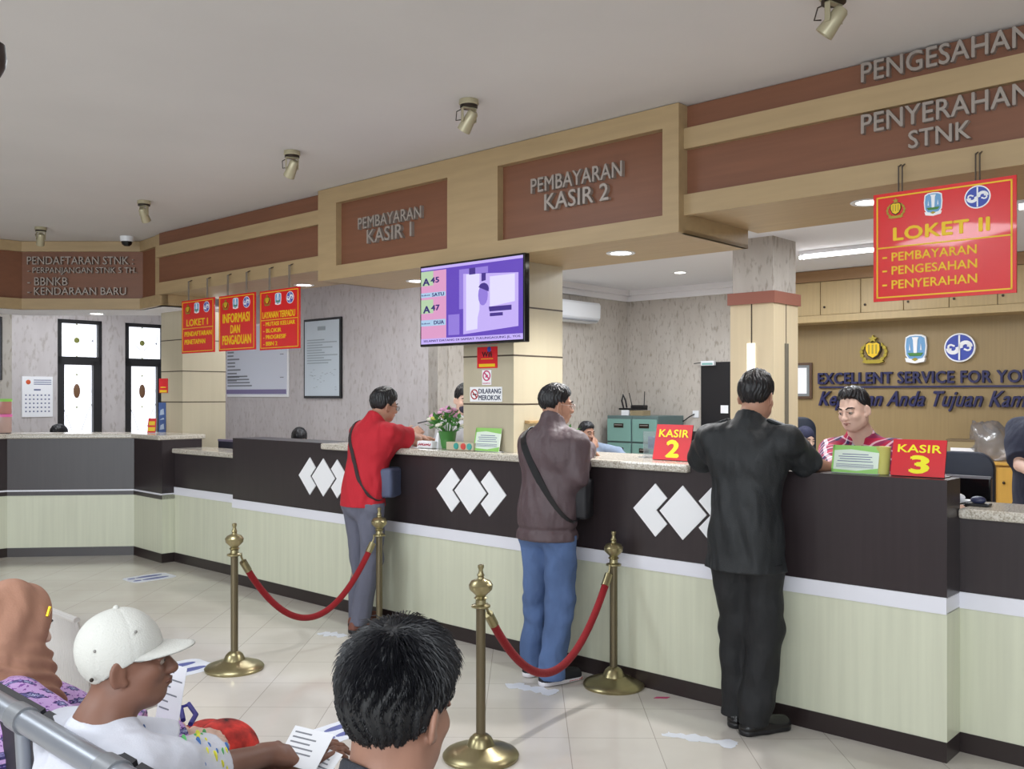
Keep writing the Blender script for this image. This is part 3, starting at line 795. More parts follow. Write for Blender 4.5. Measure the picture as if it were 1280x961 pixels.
# far column notices
cb = .4695
a0, a1, z0, z1 = on_face(199, 210, 473, 491, cb); w, h = a1-a0, z1-z0
t = thing('column_notice', 'small red notice with yellow foot on the far column', 'notice', fw((a0+a1)/2, cb, z0), TH)
MB().box(a0, a1, cb-.003, cb, z0, z1).build('sheet', M['redflat'], t, F)
MB().box(a0+w*.1, a0+w*.9, cb-.005, cb-.003, z0+h*.03, z0+h*.2).box(a0+w*.2, a0+w*.8, cb-.005, cb-.003, z0+h*.35, z0+h*.42).build('yellow_strip', M['yellow'], t, F)
a0, a1, z0, z1 = on_face(198.5, 207.5, 503, 541, cb); w, h = a1-a0, z1-z0
t = thing('banner_strip', 'narrow blue upright banner on the far column', 'banner', fw((a0+a1)/2, cb, z0), TH)
MB().box(a0, a1, cb-.003, cb, z0, z1).build('sheet', mat('banner_blue', (64, 92, 150), .5), t, F)
mb = MB()
for i, (v0, v1) in enumerate(((.1, .3), (.42, .5), (.58, .8))): mb.prism([(a0+w*.2, z0+h*v0), (a0+w*.8, z0+h*(v0+.03)), (a0+w*.7, z0+h*v1), (a0+w*.3, z0+h*(v1-.05))], cb-.005, cb-.003)
mb.build('figure_print', mat('banner_pale', (176, 192, 214), .5), t, F)

# ================================================================== frames on the notice wall
def lines_print(mb, a0, a1, z0, z1, y, n, seed):
    r = random.Random(seed)
    for i in range(n):
        z = z1-(z1-z0)*(i+.5)/n; e = a0+(a1-a0)*r.uniform(.45, 1.0)
        mb.box(a0, e, y-.002, y, z-(z1-z0)/n*.22, z+(z1-z0)/n*.22)
wb = T_W1
a0, a1, z0, z1 = rect((283, 405, 497), (362, 405, 495), wb)
t = thing('notice_board', 'wide white framed notice board with printed text behind the hanging signs', 'board', fw((a0+a1)/2, wb, z0), TH)
MB().box(a0, a1, wb-.02, wb-.001, z0, z1).build('frame', M['whitepaint'], t, F, bevel=.004)
MB().box(a0+.03, a1-.03, wb-.023, wb-.02, z0+.03, z1-.03).build('sheet', mat('notice_paper', (214, 218, 230), .4), t, F)
mb = MB(); lines_print(mb, a0+.07, a0+.40, z0+.2, z1-.1, wb-.023, 14, 3); lines_print(mb, a0+.07, a0+.7, z0+.13, z0+.3, wb-.023, 4, 5)
mb.box(a1-.18, a1-.1, wb-.025, wb-.023, z0+.55, z0+.56).box(a1-.18, a1-.1, wb-.025, wb-.023, z0+.25, z0+.26)
mb.build('printed_text', M['greyprint'], t, F)
MB().box(a0+.04, a1-.04, wb-.025, wb-.023, z0+.04, z0+.10).build('purple_band', mat('notice_band', (130, 120, 160), .5), t, F)
a0, a1, z0, z1 = rect((382, 399.5, 497.5), (428.5, 396, 498), wb)
t = thing('certificate_frame', 'black framed certificate on the wall left of the red shirt man', 'frame', fw((a0+a1)/2, wb, z0), TH)
MB().box(a0, a1, wb-.03, wb-.001, z0, z1).build('frame', M['black'], t, F, bevel=.004)
MB().box(a0+.03, a1-.03, wb-.034, wb-.029, z0+.03, z1-.03).build('sheet', mat('certificate_paper', (196, 206, 214), .25), t, F)
mb = MB(); lines_print(mb, a0+.08, a1-.06, z0+.42, z1-.25, wb-.034, 10, 8); mb.box((a0+a1)/2-.08, (a0+a1)/2+.08, wb-.036, wb-.034, z1-.15, z1-.1)
for i in range(24):
    r = random.Random(i); x = a0+.07+r.random()*(a1-a0-.16); zz = z0+.1+r.random()*.26; mb.box(x, x+.03, wb-.036, wb-.034, zz, zz+.006)
mb.build('printed_text', mat('certificate_print', (150, 160, 166), .5), t, F)
# framed certificate beside the clad column on the tan wall
a0, a1, z0, z1 = rect((990, 454, 499), (1016, 453, 497.5), bw)
t = thing('certificate_frame', 'brown framed certificate on the tan wall beside the column', 'frame', fw((a0+a1)/2, bw, z0), TH)
MB().box(a0, a1, bw-.03, bw-.001, z0, z1).build('frame', mat('frame_brown', (84, 60, 42), .4), t, F, bevel=.004)
MB().box(a0+.03, a1-.03, bw-.033, bw-.029, z0+.03, z1-.03).build('mat_board', mat('mat_grey', (120, 124, 126), .5), t, F)
MB().box(a0+.06, a1-.06, bw-.036, bw-.032, z0+.06, z1-.06).build('sheet', M['paperwhite'], t, F)
# calendar on the window wall
t0, t1 = tw(27), tw(65.5); z1, z0 = zw(46, 470.5), zw(46, 521)
G1 = F
aw = S_WIN
t = thing('wall_calendar', 'white month calendar with an orange badge left of the windows', 'calendar', fw(aw, (t0+t1)/2, z0), TH)
MB().box(aw+.001, aw+.012, t0, t1, z0, z1).build('sheet', M['paperwhite'], t, F)
w, h = t1-t0, z1-z0
mb = MB()
for i in range(7):
    for j in range(5):
        y = t0+w*(.1+.125*i); z = z0+h*(.12+.1*j); mb.box(aw+.012, aw+.014, y, y+w*.05, z, z+h*.035)
for k in range(3): mb.box(aw+.012, aw+.014, t0+w*.38, t0+w*.95, z1-h*(.1+.05*k), z1-h*(.08+.05*k))
mb.box(aw+.012, aw+.014, t0+w*.38, t0+w*.6, z1-h*.35, z1-h*.31)
mb.build('date_grid', mat('date_print', (110, 116, 150), .6), t, F)
MB().sphere((aw+.012, t0+w*.2, z1-h*.14), (.004, w*.08, w*.08), 14, 8).build('badge', mat('badge_orange', (206, 84, 40), .5), t, F)

# ================================================================== lamps
def downlight(px, py, zs, first=[None], watt=9):
    Y = (zs-EYE)*FPX/(CY-py); p = Vector(((px-CX)*Y/FPX, Y, zs))
    return p
DL = [(776, 316, BB, 'round downlight in the beige soffit above the man in the brown jacket'), (522, 351, BB, 'round downlight in the soffit behind the television'),
      (380, 356, 2.542, 'round downlight in the soffit above the framed certificate'), (1086, 252.5, 2.542, 'round downlight in the soffit at the left edge of the LOKET II sign'),
      (850, 340.5, 3.0, 'round downlight in the office ceiling above the green cabinets'), (121, 392, BB, 'round downlight in the soffit above the stained glass windows')]
d0 = None
for px, py, z, lab in DL:
    p = downlight(px, py, z)
    if d0 is None:
        d0 = thing('downlight', lab, 'ceiling light', p, 0)
        T = Matrix.Translation(p)
        MB().lathe([(.062, -.004), (.085, -.006), (.088, -.001), (.062, 0), (.062, -.004)], n=28, cap=False).build('trim_ring', M['plasticwhite'], d0, T, smooth=True)
        MB().lathe([(.001, -.003), (.062, -.003), (.062, -.001), (.001, -.001)], n=28).build('diffuser', M['lamp_on'], d0, T)
    else: dup(d0, p, 0, lab)
    l = bpy.data.lights.new('downlight_light', 'SPOT'); l.energy = 125 if z == BB and px == 776 else 38; l.spot_size = 2.4; l.spot_blend = .8; l.shadow_soft_size = .06
    o = bpy.data.objects.new('downlight_light', l); COL.objects.link(o); o.location = p+Vector((0, 0, -.02))
# fluorescent battens on the office ceiling
zt = 2.94
tb = None
for px, py, lab, L in ((1000, 322, 'fluorescent tube batten on the office ceiling behind the LOKET II sign', 1), (1268, 260, 'fluorescent tube batten on the office ceiling at the right edge', 1)):
    Y = (zt-EYE)*FPX/(CY-py); p = Vector(((px-CX)*Y/FPX, Y, 3.0))
    c = p+E1*0.62
    if tb is None:
        tb = thing('tube_lamp', lab, 'ceiling light', c, TH); T = Matrix.Translation(c) @ Matrix.Rotation(TH, 4, 'Z')
        MB().box(-.62, .62, -.03, .03, -.04, -.001).build('batten', M['plasticwhite'], tb, T, bevel=.004)
        MB().tube([(-.59, 0, -.06), (.59, 0, -.06)], .017, 12).build('tube', M['tube_on'], tb, T, smooth=True)
        mb = MB().box(-.62, -.585, -.018, .018, -.08, -.03).box(.585, .62, -.018, .018, -.08, -.03); mb.build('lamp_holder', M['plasticwhite'], tb, T)
    else: dup(tb, c, TH, lab)
# ceiling spots in a row before the fascia
SP = [(586, 125, 'nearest whole ceiling spot, above the KASIR 2 panel', .5), (365, 189, 'ceiling spot before the KASIR 1 panel, second from the near one', .4), (180, 251, 'ceiling spot above the far left corner of the fascia', -.5), (51, 284, 'smallest ceiling spot, farthest left above the PENDAFTARAN fascia', .2), (1042, -9, 'ceiling spot cut by the top edge above the right fascia', .6)]
s0_ = None
for px, py, lab, rz in SP:
    Y = (3.116-EYE)*FPX/(CY-py); p = Vector(((px-CX)*Y/FPX, Y, 3.116))
    if s0_ is None:
        s0_ = thing('ceiling_spot', lab, 'spotlight', p, rz); T = Matrix.Translation(p) @ Matrix.Rotation(rz, 4, 'Z')
        MB().lathe([(.050, -.002), (.052, -.022), (.046, -.028), (.001, -.028)][::-1]+[(.050, -.001)], n=24).build('base_plate', M['spotbody'], s0_, T, smooth=True)
        MB().lathe([(.001, -.040), (.046, -.040), (.046, -.028), (.001, -.028)], n=24).build('collar', M['darkmetal'], s0_, T, smooth=True)
        mb = MB().box(-.040, -.034, -.012, .012, -.115, -.035).box(.034, .040, -.012, .012, -.115, -.035).box(-.04, .04, -.012, .012, -.046, -.038)
        mb.build('yoke', M['spotbody'], s0_, T, bevel=.002)
        T2 = T @ Matrix.Translation((0.0, 0, -.108)) @ Matrix.Rotation(math.radians(38), 4, 'X') @ Matrix.Rotation(math.radians(14), 4, 'Y')
        MB().lathe([(.020, .055), (.028, .045), (.031, .0), (.036, -.05), (.036, -.058), (.030, -.058), (.026, -.045), (.001, -.04)], n=24).build('lamp_head', M['spotbody'], s0_, T2, smooth=True)
        MB().tube([(-.02, .0, -.04), (-.055, .03, -.06), (-.05, .05, -.10), (-.01, .05, -.09)], .003, 6).build('cable', M['darkmetal'], s0_, T, smooth=True)
    else: dup(s0_, p, rz, lab)
# dome camera
p = Vector((gx(158.5, 8.95)[0], 8.95, 3.116))
t = thing('dome_camera', 'white dome security camera on the ceiling above the far left fascia', 'camera', p)
T = Matrix.Translation(p)
MB().lathe([(.001, -.05), (.055, -.05), (.062, -.035), (.064, -.001), (.001, -.001)], n=24).build('base', M['plasticwhite'], t, T, smooth=True)
MB().lathe([(.001, -.095), (.025, -.092), (.045, -.075), (.052, -.05), (.001, -.048)], n=24).build('dome', M['blackgloss'], t, T, smooth=True)
# hanging loudspeaker at the very left edge
Ys = 3.0; p = pw(-14, 72, Ys)
t = thing('pendant_speaker', 'dark brown object hanging from the ceiling at the left edge', 'loudspeaker', p+Vector((0, 0, -.06)))
T = Matrix.Translation(p)
MB().lathe([(.001, -.058), (.035, -.056), (.048, -.03), (.052, .0), (.047, .045), (.03, .055), (.001, .056)], n=24).build('body', mat('speaker_brown', (58, 46, 44), .5), t, T, smooth=True)
MB().tube([(0, 0, .05), (0, 0, 3.116-p.z)], .006, 8).build('stem', M['darkmetal'], t, T)

# ================================================================== overhead cabinets on the tan wall
cf = T_BACK-.35
bx = [fa(x, 390, cf)[0] for x in (1025.5, 1076, 1130, 1186, 1247)]
pitch = (bx[-1]-bx[0])/4
zt_, zb_ = fa(1130, 343, cf)[1], fa(1130, 388, cf)[1]
zs_ = fa(1130, 397, cf)[1]
struct(MB().box(-3.98, 4.9, cf-.02, T_BACK, zs_, zb_).build('trim_11', M['cabinet'], None, F))
struct(MB().box(-3.98, 4.9, cf-.015, T_BACK-.06, zt_, 2.995).build('trim_12', mat('cornice_board', (150, 116, 80), .4), None, F))
names = ['first', 'second', 'third', 'fourth', 'fifth', 'sixth', 'seventh']
oc = None
for i in range(-2, 5):
    a = bx[0]+pitch*i
    lab = '%s wooden overhead cabinet on the tan back wall counted from the column' % names[i+2]
    p = fw(a+pitch/2, T_BACK-.001, zb_)
    if oc is None:
        oc = thing('wall_cabinet', lab, 'cabinet', p, TH, 'overhead cabinets along the back wall')
        MB().box(a+.001, a+pitch-.001, cf+.02, T_BACK-.002, zb_+.001, zt_-.001).build('carcass', M['tan'], oc, F)
        dr = MB().box(a+.004, a+pitch-.004, cf, cf+.02, zb_+.004, zt_-.004).build('door', M['cabinet'], oc, F, bevel=.003)
        MB().lathe([(.001, -.02), (.011, -.018), (.013, -.01), (.006, -.004), (.006, 0)], n=12, M=F @ Matrix.Translation((a+.05, cf, zb_+.09)) @ Matrix.Rotation(-PI/2, 4, 'X')).build('knob', M['darkmetal'], dr, W, smooth=True)
    else: dup(oc, p, TH, lab)

# ================================================================== office things
# filing cabinets in the back corner
cbf = 5.58
ax = fa(821.5, 540, cbf)[0]
wcab = ax-fa(789, 540, cbf)[0]
ztc = fa(805, 520, cbf)[1]
fc = None
for i, lab in enumerate(('green steel filing cabinet, right one in the back corner', 'green steel filing cabinet, left one in the back corner')):
    p = fw(ax-wcab*(i+.5), cbf+.31, 0)
    if fc is None:
        fc = thing('filing_cabinet', lab, 'filing cabinet', p, TH, 'filing cabinets in the back corner'); T = Matrix.Translation(p) @ Matrix.Rotation(TH, 4, 'Z')
        hw = wcab/2-.002
        MB().box(-hw, hw, -.29, .31, 0, ztc).build('body', M['tealdark'], fc, T, bevel=.004)
        dh = (ztc-.08)/4
        for k in range(4):
            z0 = .05+dh*k
            d = MB().box(-hw+.012, hw-.012, -.31, -.289, z0+.012, z0+dh-.012).build('drawer', M['teal'], fc, T, bevel=.004)
            MB().box(-.075, .075, -.315, -.305, z0+dh*.60, z0+dh*.78).build('handle_recess', M['darkmetal'], d, T, bevel=.002)
            MB().box(-.06, .06, -.319, -.312, z0+dh*.70, z0+dh*.73).build('pull', M['chrome'], d, T)
    else: dup(fc, p, TH, lab)
# router and boxes on the cabinets
zc = ztc+.001
a, _ = fa(793, 510, 5.8)
t = thing('router', 'black router with two antennas on the filing cabinets', 'router', fw(a, 5.8, zc+.07), TH); T = F @ Matrix.Translation((a, 5.8, zc+.07))
MB().box(-.20, .16, -.07, .07, 0, .025).build('stand', M['plasticblack'], t, T, bevel=.004)
MB().box(-.02, .17, -.06, .06, .025, .065).build('body', M['plasticblack'], t, T, bevel=.008)
MB().tube([(-.03, 0, .03), (-.09, .01, .22)], .006, 8).build('antenna', M['plasticblack'], t, T)
MB().tube([(.15, 0, .03), (.16, 0, .24)], .006, 8).build('antenna', M['plasticblack'], t, T)
MB().tube([(-.17, 0, .02), (-.2, 0, .12), (-.18, 0, .2), (-.14, .0, .12), (-.12, 0, .03)], .012, 8).build('holder', M['plasticblack'], t, T)
mb = MB().box(-.13, -.01, -.07, .07, 0, .068); single('carton', 'white carton under the router on the filing cabinets', 'box', mb, M['paperwhite'], F @ Matrix.Translation((a-.03, 5.8, zc)), bevel=.002)
mb = MB().box(.02, .22, -.09, .09, 0, .065); t = single('carton', 'flat brown carton under the right end of the router', 'box', mb, mat('carton_brown', (150, 134, 104), .7), F @ Matrix.Translation((a-.03, 5.8, zc)), bevel=.002)
# wall socket with lead
a, z = fa(870, 517.5, T_BACK)
t = thing('wall_socket', 'white wall socket with a black lead right of the filing cabinets', 'socket', fw(a, T_BACK, z-.05), TH); T = F @ Matrix.Translation((a, T_BACK, z))
MB().box(-.045, .045, -.014, -.001, -.045, .045).build('plate', M['plasticwhite'], t, T, bevel=.004)
MB().tube([(-.01, -.02, 0), (-.06, -.05, -.03), (-.14, -.07, -.09), (-.22, -.06, -.10)], .008, 8).build('lead', M['plasticblack'], t, T, smooth=True)
# dark doorway with exit lamp
a0, z1 = fa(878, 453, T_BACK-.01); a1 = -4.05
dd = struct(MB().box(a0, a1, T_BACK-.045, T_BACK-.002, 0, z1).build('door_1', mat('dark_door', (24, 23, 27), .4), None, F))
a2, zq = fa(905, 511, T_BACK-.045)
single('door_paper', 'white sheet taped to the dark door', 'paper', MB().box(a2-.045, a2+.06, T_BACK-.05, T_BACK-.046, zq-.055, zq+.045), M['paperwhite'], F)
a2, zq = fa(887, 454, T_BACK-.05)
t = thing('exit_lamp', 'small white and teal emergency lamp over the dark door', 'lamp', fw(a2, T_BACK-.05, zq-.03), TH); T = F @ Matrix.Translation((a2, T_BACK-.06, zq))
MB().box(-.10, .09, -.04, .012, -.03, .03).build('housing', M['plasticwhite'], t, T, bevel=.006)
MB().box(-.08, .07, -.043, -.039, -.02, .004).build('panel', mat('lamp_teal', (130, 180, 176), .4), t, T)
MB().tube([(-.10, -.01, .01), (-.17, -.01, .004), (-.22, .0, .0)], .006, 6).build('lead', M['plasticblack'], t, T)
# air conditioner on the side wall
def ts(px, a):
    k = (px-CX)/FPX
    return (k*(C0.y+a*E1.y)-C0.x-a*E1.x)/(E2.x-k*E2.y)
aa = S_SIDE+.22
t1 = ts(751, aa); Y = C0.y+aa*E1.y+t1*E2.y
z1 = EYE+(CY-379)*Y/FPX; z0 = EYE+(CY-404)*Y/FPX
t = thing('air_conditioner', 'white split air conditioner high on the side wall beside the near column', 'air conditioner', fw(S_SIDE, t1-.42, z0), TH)
MB().prism([(0, 0), (.16, 0), (.215, .06), (.22, z1-z0-.03), (.2, z1-z0), (0, z1-z0)], 0, .84).build('body', M['plasticwhite'], t, F @ Matrix.Translation((S_SIDE+.001, t1-.84, z0)), bevel=.008, smooth=True)
MB().box(.165, .212, .05, .79, .012, .03).build('outlet', mat('outlet_grey', (140, 142, 146), .5), t, F @ Matrix.Translation((S_SIDE, t1-.84, z0)))
# sideboard at the right with its load
sb = 5.75
a0 = fa(1226, 580, sb)[0]; zt2 = fa(1250, 577.5, sb)[1]
t = thing('sideboard', 'orange wooden sideboard against the back wall at the right edge', 'cabinet', fw(a0+.8, sb+.2, 0), TH)
a00 = a0-.35
MB().box(a00, a0+1.6, sb+.02, T_BACK-.01, 0, zt2-.03).build('body', M['orangewood'], t, F)
MB().box(a00-.02, a0+1.62, sb-.02, T_BACK-.005, zt2-.03, zt2).build('top', M['orangewood'], t, F, bevel=.004)
for k in range(4):
    x = a00+.02+k*.48
    d = MB().box(x, x+.46, sb, sb+.02, .08, zt2-.05).build('door', M['orangewood'], t, F, bevel=.004)
    MB().sphere((x+.06, sb-.012, zt2-.2), .014, 10, 6).build('knob', M['darkmetal'], d, F, smooth=True)
a, _ = fa(1205, 560, 5.95); 
t = thing('document_box', 'cardboard box with white label on the sideboard', 'box', fw(a, 5.95, zt2), TH); T = F @ Matrix.Translation((a, 5.95, zt2+.001))
MB().box(-.14, .14, -.1, .1, 0, .20).build('body', mat('box_card', (150, 132, 96), .7), t, T, bevel=.003)
MB().box(-.10, .13, -.103, -.1, .02, .12).build('label', M['paperwhite'], t, T)
MB().box(-.145, .145, -.105, .105, .185, .205).build('lid', mat('box_lid', (110, 92, 66), .7), t, T, bevel=.003)
# crumpled clear plastic bag
a, _ = fa(1240, 560, 5.95)
rr = random.Random(5)
mb = MB().sphere((0, 0, .145), (.22, .16, .16), 28, 16)
for i, v in enumerate(mb.v):
    n = math.sin(v[0]*31+v[2]*17)*.5+math.sin(v[1]*41-v[2]*29+1)*.5+math.sin(v[0]*67+v[1]*53)*.35
    k = 1+.16*n; top = max(0, v[2]-.2)
    mb.v[i] = (v[0]*k-.9*top, v[1]*k, max(0, v[2]*k+top*.9))
single('plastic_bag', 'crumpled clear plastic bag on the sideboard', 'bag', mb, mat('clear_film', (205, 200, 200), .15, trans=.8), F @ Matrix.Translation((a, 5.95, zt2+.001)), smooth='all')
# desk partition behind the low counter (dark)
pb = .62
zp = fa(320, 551.5, pb)[1]
t = thing('desk_partition', 'dark desk partition with a pale edge behind the far left part of the counter', 'partition', fw(-5.6, pb, 0), TH)
MB().box(-7.0, -4.6, pb, pb+.04, 0, zp-.02).build('panel', mat('partition_dark', (40, 40, 56), .4), t, F)
MB().box(-7.0, -4.6, pb-.005, pb+.045, zp-.02, zp).build('edge_rail', mat('partition_edge', (120, 112, 134), .4), t, F)

# office chairs (dark)
def office_chair(label, p, rz, zb0, zb1, wd_, m):
    t = thing('office_chair', label, 'chair', p, rz); T = Matrix.Translation(p) @ Matrix.Rotation(rz, 4, 'Z')
    rc = .13; hw_ = wd_/2
    pl_ = [(-hw_, zb0), (hw_, zb0)]+[(hw_-rc+rc*math.cos(i*PI/16), zb1-rc+rc*math.sin(i*PI/16)) for i in range(9)]+[(-hw_+rc+rc*math.cos(PI/2+i*PI/16), zb1-rc+rc*math.sin(PI/2+i*PI/16)) for i in range(9)]
    MB().prism(pl_, -.26, -.19).build('backrest', m, t, T, bevel=.015, seg=2, smooth=True)
    MB().box(-wd_/2, wd_/2, -.24, .24, .42, .50).build('seat', m, t, T, bevel=.03, seg=3, smooth=True)
    MB().tube([(0, 0, .08), (0, 0, .43)], .025, 10).build('column', M['darkmetal'], t, T)
    MB().box(-.03, .03, -.25, -.2, .43, zb0+.05).build('back_support', M['darkmetal'], t, T)
    mb = MB()
    for k in range(5):
        q = 2*PI*k/5; mb.tube([(0, 0, .09), (.26*math.cos(q), .26*math.sin(q), .06)], [.025, .015], 8)
        mb.sphere((.26*math.cos(q), .26*math.sin(q), .03), .03, 8, 6)
    mb.build('base', M['plasticblack'], t, T)
M['leather'] = mat('navy_leather', (36, 42, 56), .35)
a, zz = fa(1196, 566, 3.0)
office_chair('dark leather office chair behind the KASIR 3 stand', fw(a-.02, 3.0), TH+PI, .55, zz, .44, M['leather'])
# monitor seen from behind on the right
mb_ = 1.15
a0, z1 = fa(1182, 593, mb_); a1, _ = fa(1240, 593, mb_)
t = thing('monitor', 'back of a black monitor behind the right low counter', 'monitor', fw((a0+a1)/2, mb_, .76), TH)
MB().box(a0, a1, mb_-.02, mb_+.02, z1-.36, z1).build('housing', M['blackgloss'], t, F, bevel=.01)
MB().box(a0+.002, a1-.002, mb_-.022, mb_+.0, z1-.012, z1+.002).build('top_edge', mat('monitor_edge', (120, 122, 130), .4), t, F)
am = (a0+a1)/2
MB().box(am-.03, am+.03, mb_, mb_+.05, .78, z1-.2).build('neck', M['plasticblack'], t, F)
MB().box(am-.12, am+.12, mb_-.08, mb_+.12, .761, .78).build('foot', M['plasticblack'], t, F, bevel=.005)
t = thing('desk', 'cashier desk hidden behind the right low counter', 'desk', fw(am, .95, 0), TH)
MB().box(a0-.02, 3.1, .66, 1.6, .72, .76).build('desktop', M['orangewood'], t, F)
for xx, yy in ((a0+.03, .7), (a0+.03, 1.55), (3.05, .7), (3.05, 1.55)): MB().box(xx-.025, xx+.025, yy-.025, yy+.025, 0, .72).build('leg', M['darkmetal'], t, F)
# things on the right low counter
zl = 1.086
a, _ = fa(1223, 634, .30)
t = thing('webcam', 'small dark blue webcam with a cord hanging over the right low counter', 'webcam', fw(a, .30, zl), TH); T = F @ Matrix.Translation((a, .30, zl))
MB().box(-.05, .05, -.03, .03, 0, .012).build('foot', M['plasticblack'], t, T, bevel=.004)
MB().sphere((0, 0, .026), (.034, .022, .018), 14, 8).build('body', mat('webcam_blue', (52, 56, 84), .4), t, T, smooth=True)
MB().tube([(-.04, 0, .012), (-.085, -.08, .006), (-.1, -.163, .004), (-.1, -.172, -.03), (-.1, -.166, -.2)], .004, 6).build('cord', M['plasticblack'], t, T, smooth=True)
a, _ = fa(1194, 632, .33)
mb = MB().box(-.05, .05, -.03, .03, 0, .02).sphere((-.01, 0, .03), (.035, .025, .018), 10, 6)
single('paper_clump', 'small white crumpled paper beside the KASIR 3 block on the low counter', 'paper', mb, M['paperwhite'], F @ Matrix.Translation((a+.02, .33, zl)), smooth=True)

# ================================================================== things on the main worktop
ZT = 1.226
# KASIR stands: slanted card in a clear holder
def kasir(label, num, pl, pr, b, zb):
    a0, a1, z0, z1 = rect(pl, pr, b); w = a1-a0; h = z1-zb
    t = thing('counter_stand', label, 'sign stand', fw((a0+a1)/2, b, zb), TH)
    tilt = math.radians(-14)
    T = F @ Matrix.Translation(((a0+a1)/2, b-.02, zb+.003)) @ Matrix.Rotation(tilt, 4, 'X')
    hh = h/math.cos(tilt)
    MB().box(-w/2, w/2, 0, .004, 0, hh).build('card', M['redflat'], t, T)
    MB().text('KASIR', -w*.40, w*.42, hh*.64, hh*.86, -.002, 0, bold=.018).build('text_line', M['lemon'], t, T)
    MB().text(num, -w*.16, w*.22, hh*.07, hh*.57, -.002, 0, bold=.04).build('number', M['lemon'], t, T)
    MB().box(-w/2, w/2, .004, .007, 0, hh).build('backing', M['plasticblack'], t, T)
    MB().box(-w/2, w/2, 0, .10, 0, .004).build('foot', M['plasticblack'], t, F @ Matrix.Translation(((a0+a1)/2, b-.015, zb)))
kasir('red KASIR 2 card on a slanted stand left of the man in black', '2', (818, 533, 571.5), (863, 530, 573.5), .16, ZT)
kasir('red KASIR 3 card on a slanted stand at the counter end', '3', (1115, 552, 598), (1182, 549, 601), .10, 1.219)
# info cards, green and white
M['cardgreen'] = mat('card_green', (150, 206, 110), .3)
M['cardpale'] = mat('card_pale', (226, 238, 224), .3)
def info_card(label, pl, pr, b, zb):
    a0, a1, z0, z1 = rect(pl, pr, b); w = a1-a0; h = z1-zb
    t = thing('info_card', label, 'card stand', fw((a0+a1)/2, b, zb), TH)
    tilt = math.radians(-12)
    T = F @ Matrix.Translation(((a0+a1)/2, b-.02, zb+.003)) @ Matrix.Rotation(tilt, 4, 'X')
    MB().box(-w/2, w/2, 0, .004, 0, h).build('card', M['cardpale'], t, T)
    mb = MB().prism([(-w/2, h), (-w/2, h*.80), (-w*.1, h*.86), (w/2, h*.76), (w/2, h)], -.001, 0).prism([(-w/2, 0), (-w/2, h*.12), (w*.05, h*.08), (w/2, h*.2), (w/2, 0)], -.001, 0)
    mb.box(-w/2, -w*.46, -.001, 0, 0, h)
    mb.build('green_border', M['cardgreen'], t, T)
    mb = MB()
    for i, s_ in enumerate((.28, .36, .33, .38)): mb.box(-w*s_, w*s_, -.0015, 0, h*(.665-.085*i), h*(.69-.085*i))
    for i in range(3): mb.box(-w*.40, w*.40, -.0015, 0, h*(.30-.05*i), h*(.315-.05*i))
    mb.build('printed_text', mat('card_ink', (104, 108, 150), .5), t, T)
    MB().box(-w/2, w/2, 0, .08, 0, .004).build('foot', M['plasticwhite'], t, F @ Matrix.Translation(((a0+a1)/2, b-.015, zb)))
info_card('green bordered info card standing before the near column', (594, 535, 563), (626, 535, 563), .07, ZT)
info_card('green bordered info card between the man in black and the KASIR 3 stand', (1041, 557, 596), (1099, 557, 597), .09, 1.219)
# clear acrylic holder behind KASIR 2
a, _ = fa(815, 560, .30)
t = thing('acrylic_holder', 'clear acrylic leaflet holder behind the KASIR 2 card', 'holder', fw(a, .30, ZT), TH); T = F @ Matrix.Translation((a, .30, ZT))
MB().box(-.06, .06, 0, .004, 0, .15).box(-.06, .06, -.05, 0, 0, .004).build('shell', mat('clear_acrylic', (230, 236, 240), .05, trans=.85), t, T)
MB().box(-.03, .03, .005, .007, .05, .12).build('leaflet', mat('leaflet_blue', (150, 170, 205), .5), t, T)
# survey box with coloured buttons
a0, z0 = fa(561, 560, .06); a1, _ = fa(595, 560, .06)
t = thing('survey_box', 'small beige box with teal and red buttons left of the info card', 'box', fw((a0+a1)/2, .06, ZT), TH); T = F @ Matrix.Translation(((a0+a1)/2, .06, ZT)); w = (a1-a0)
MB().prism([(0, 0), (0, 0), (0, 0)], 0, 0) if False else None
MB().box(-w/2, w/2, -.025, .025, 0, .052).build('body', mat('survey_beige', (196, 186, 160), .5), t, T, bevel=.004)
for u, m_ in ((-.12, mat('button_teal', (70, 160, 150), .4)), (.14, mat('button_red', (214, 84, 76), .4)), (.36, mat('button_cyan', (80, 168, 160), .4))):
    MB().lathe([(.001, -.006), (.020, -.006), (.022, 0), (.001, 0)], n=16, M=T @ Matrix.Translation((u*w, -.025, .027)) @ Matrix.Rotation(-PI/2, 4, 'X')).build('button', m_, t, W, smooth=True)
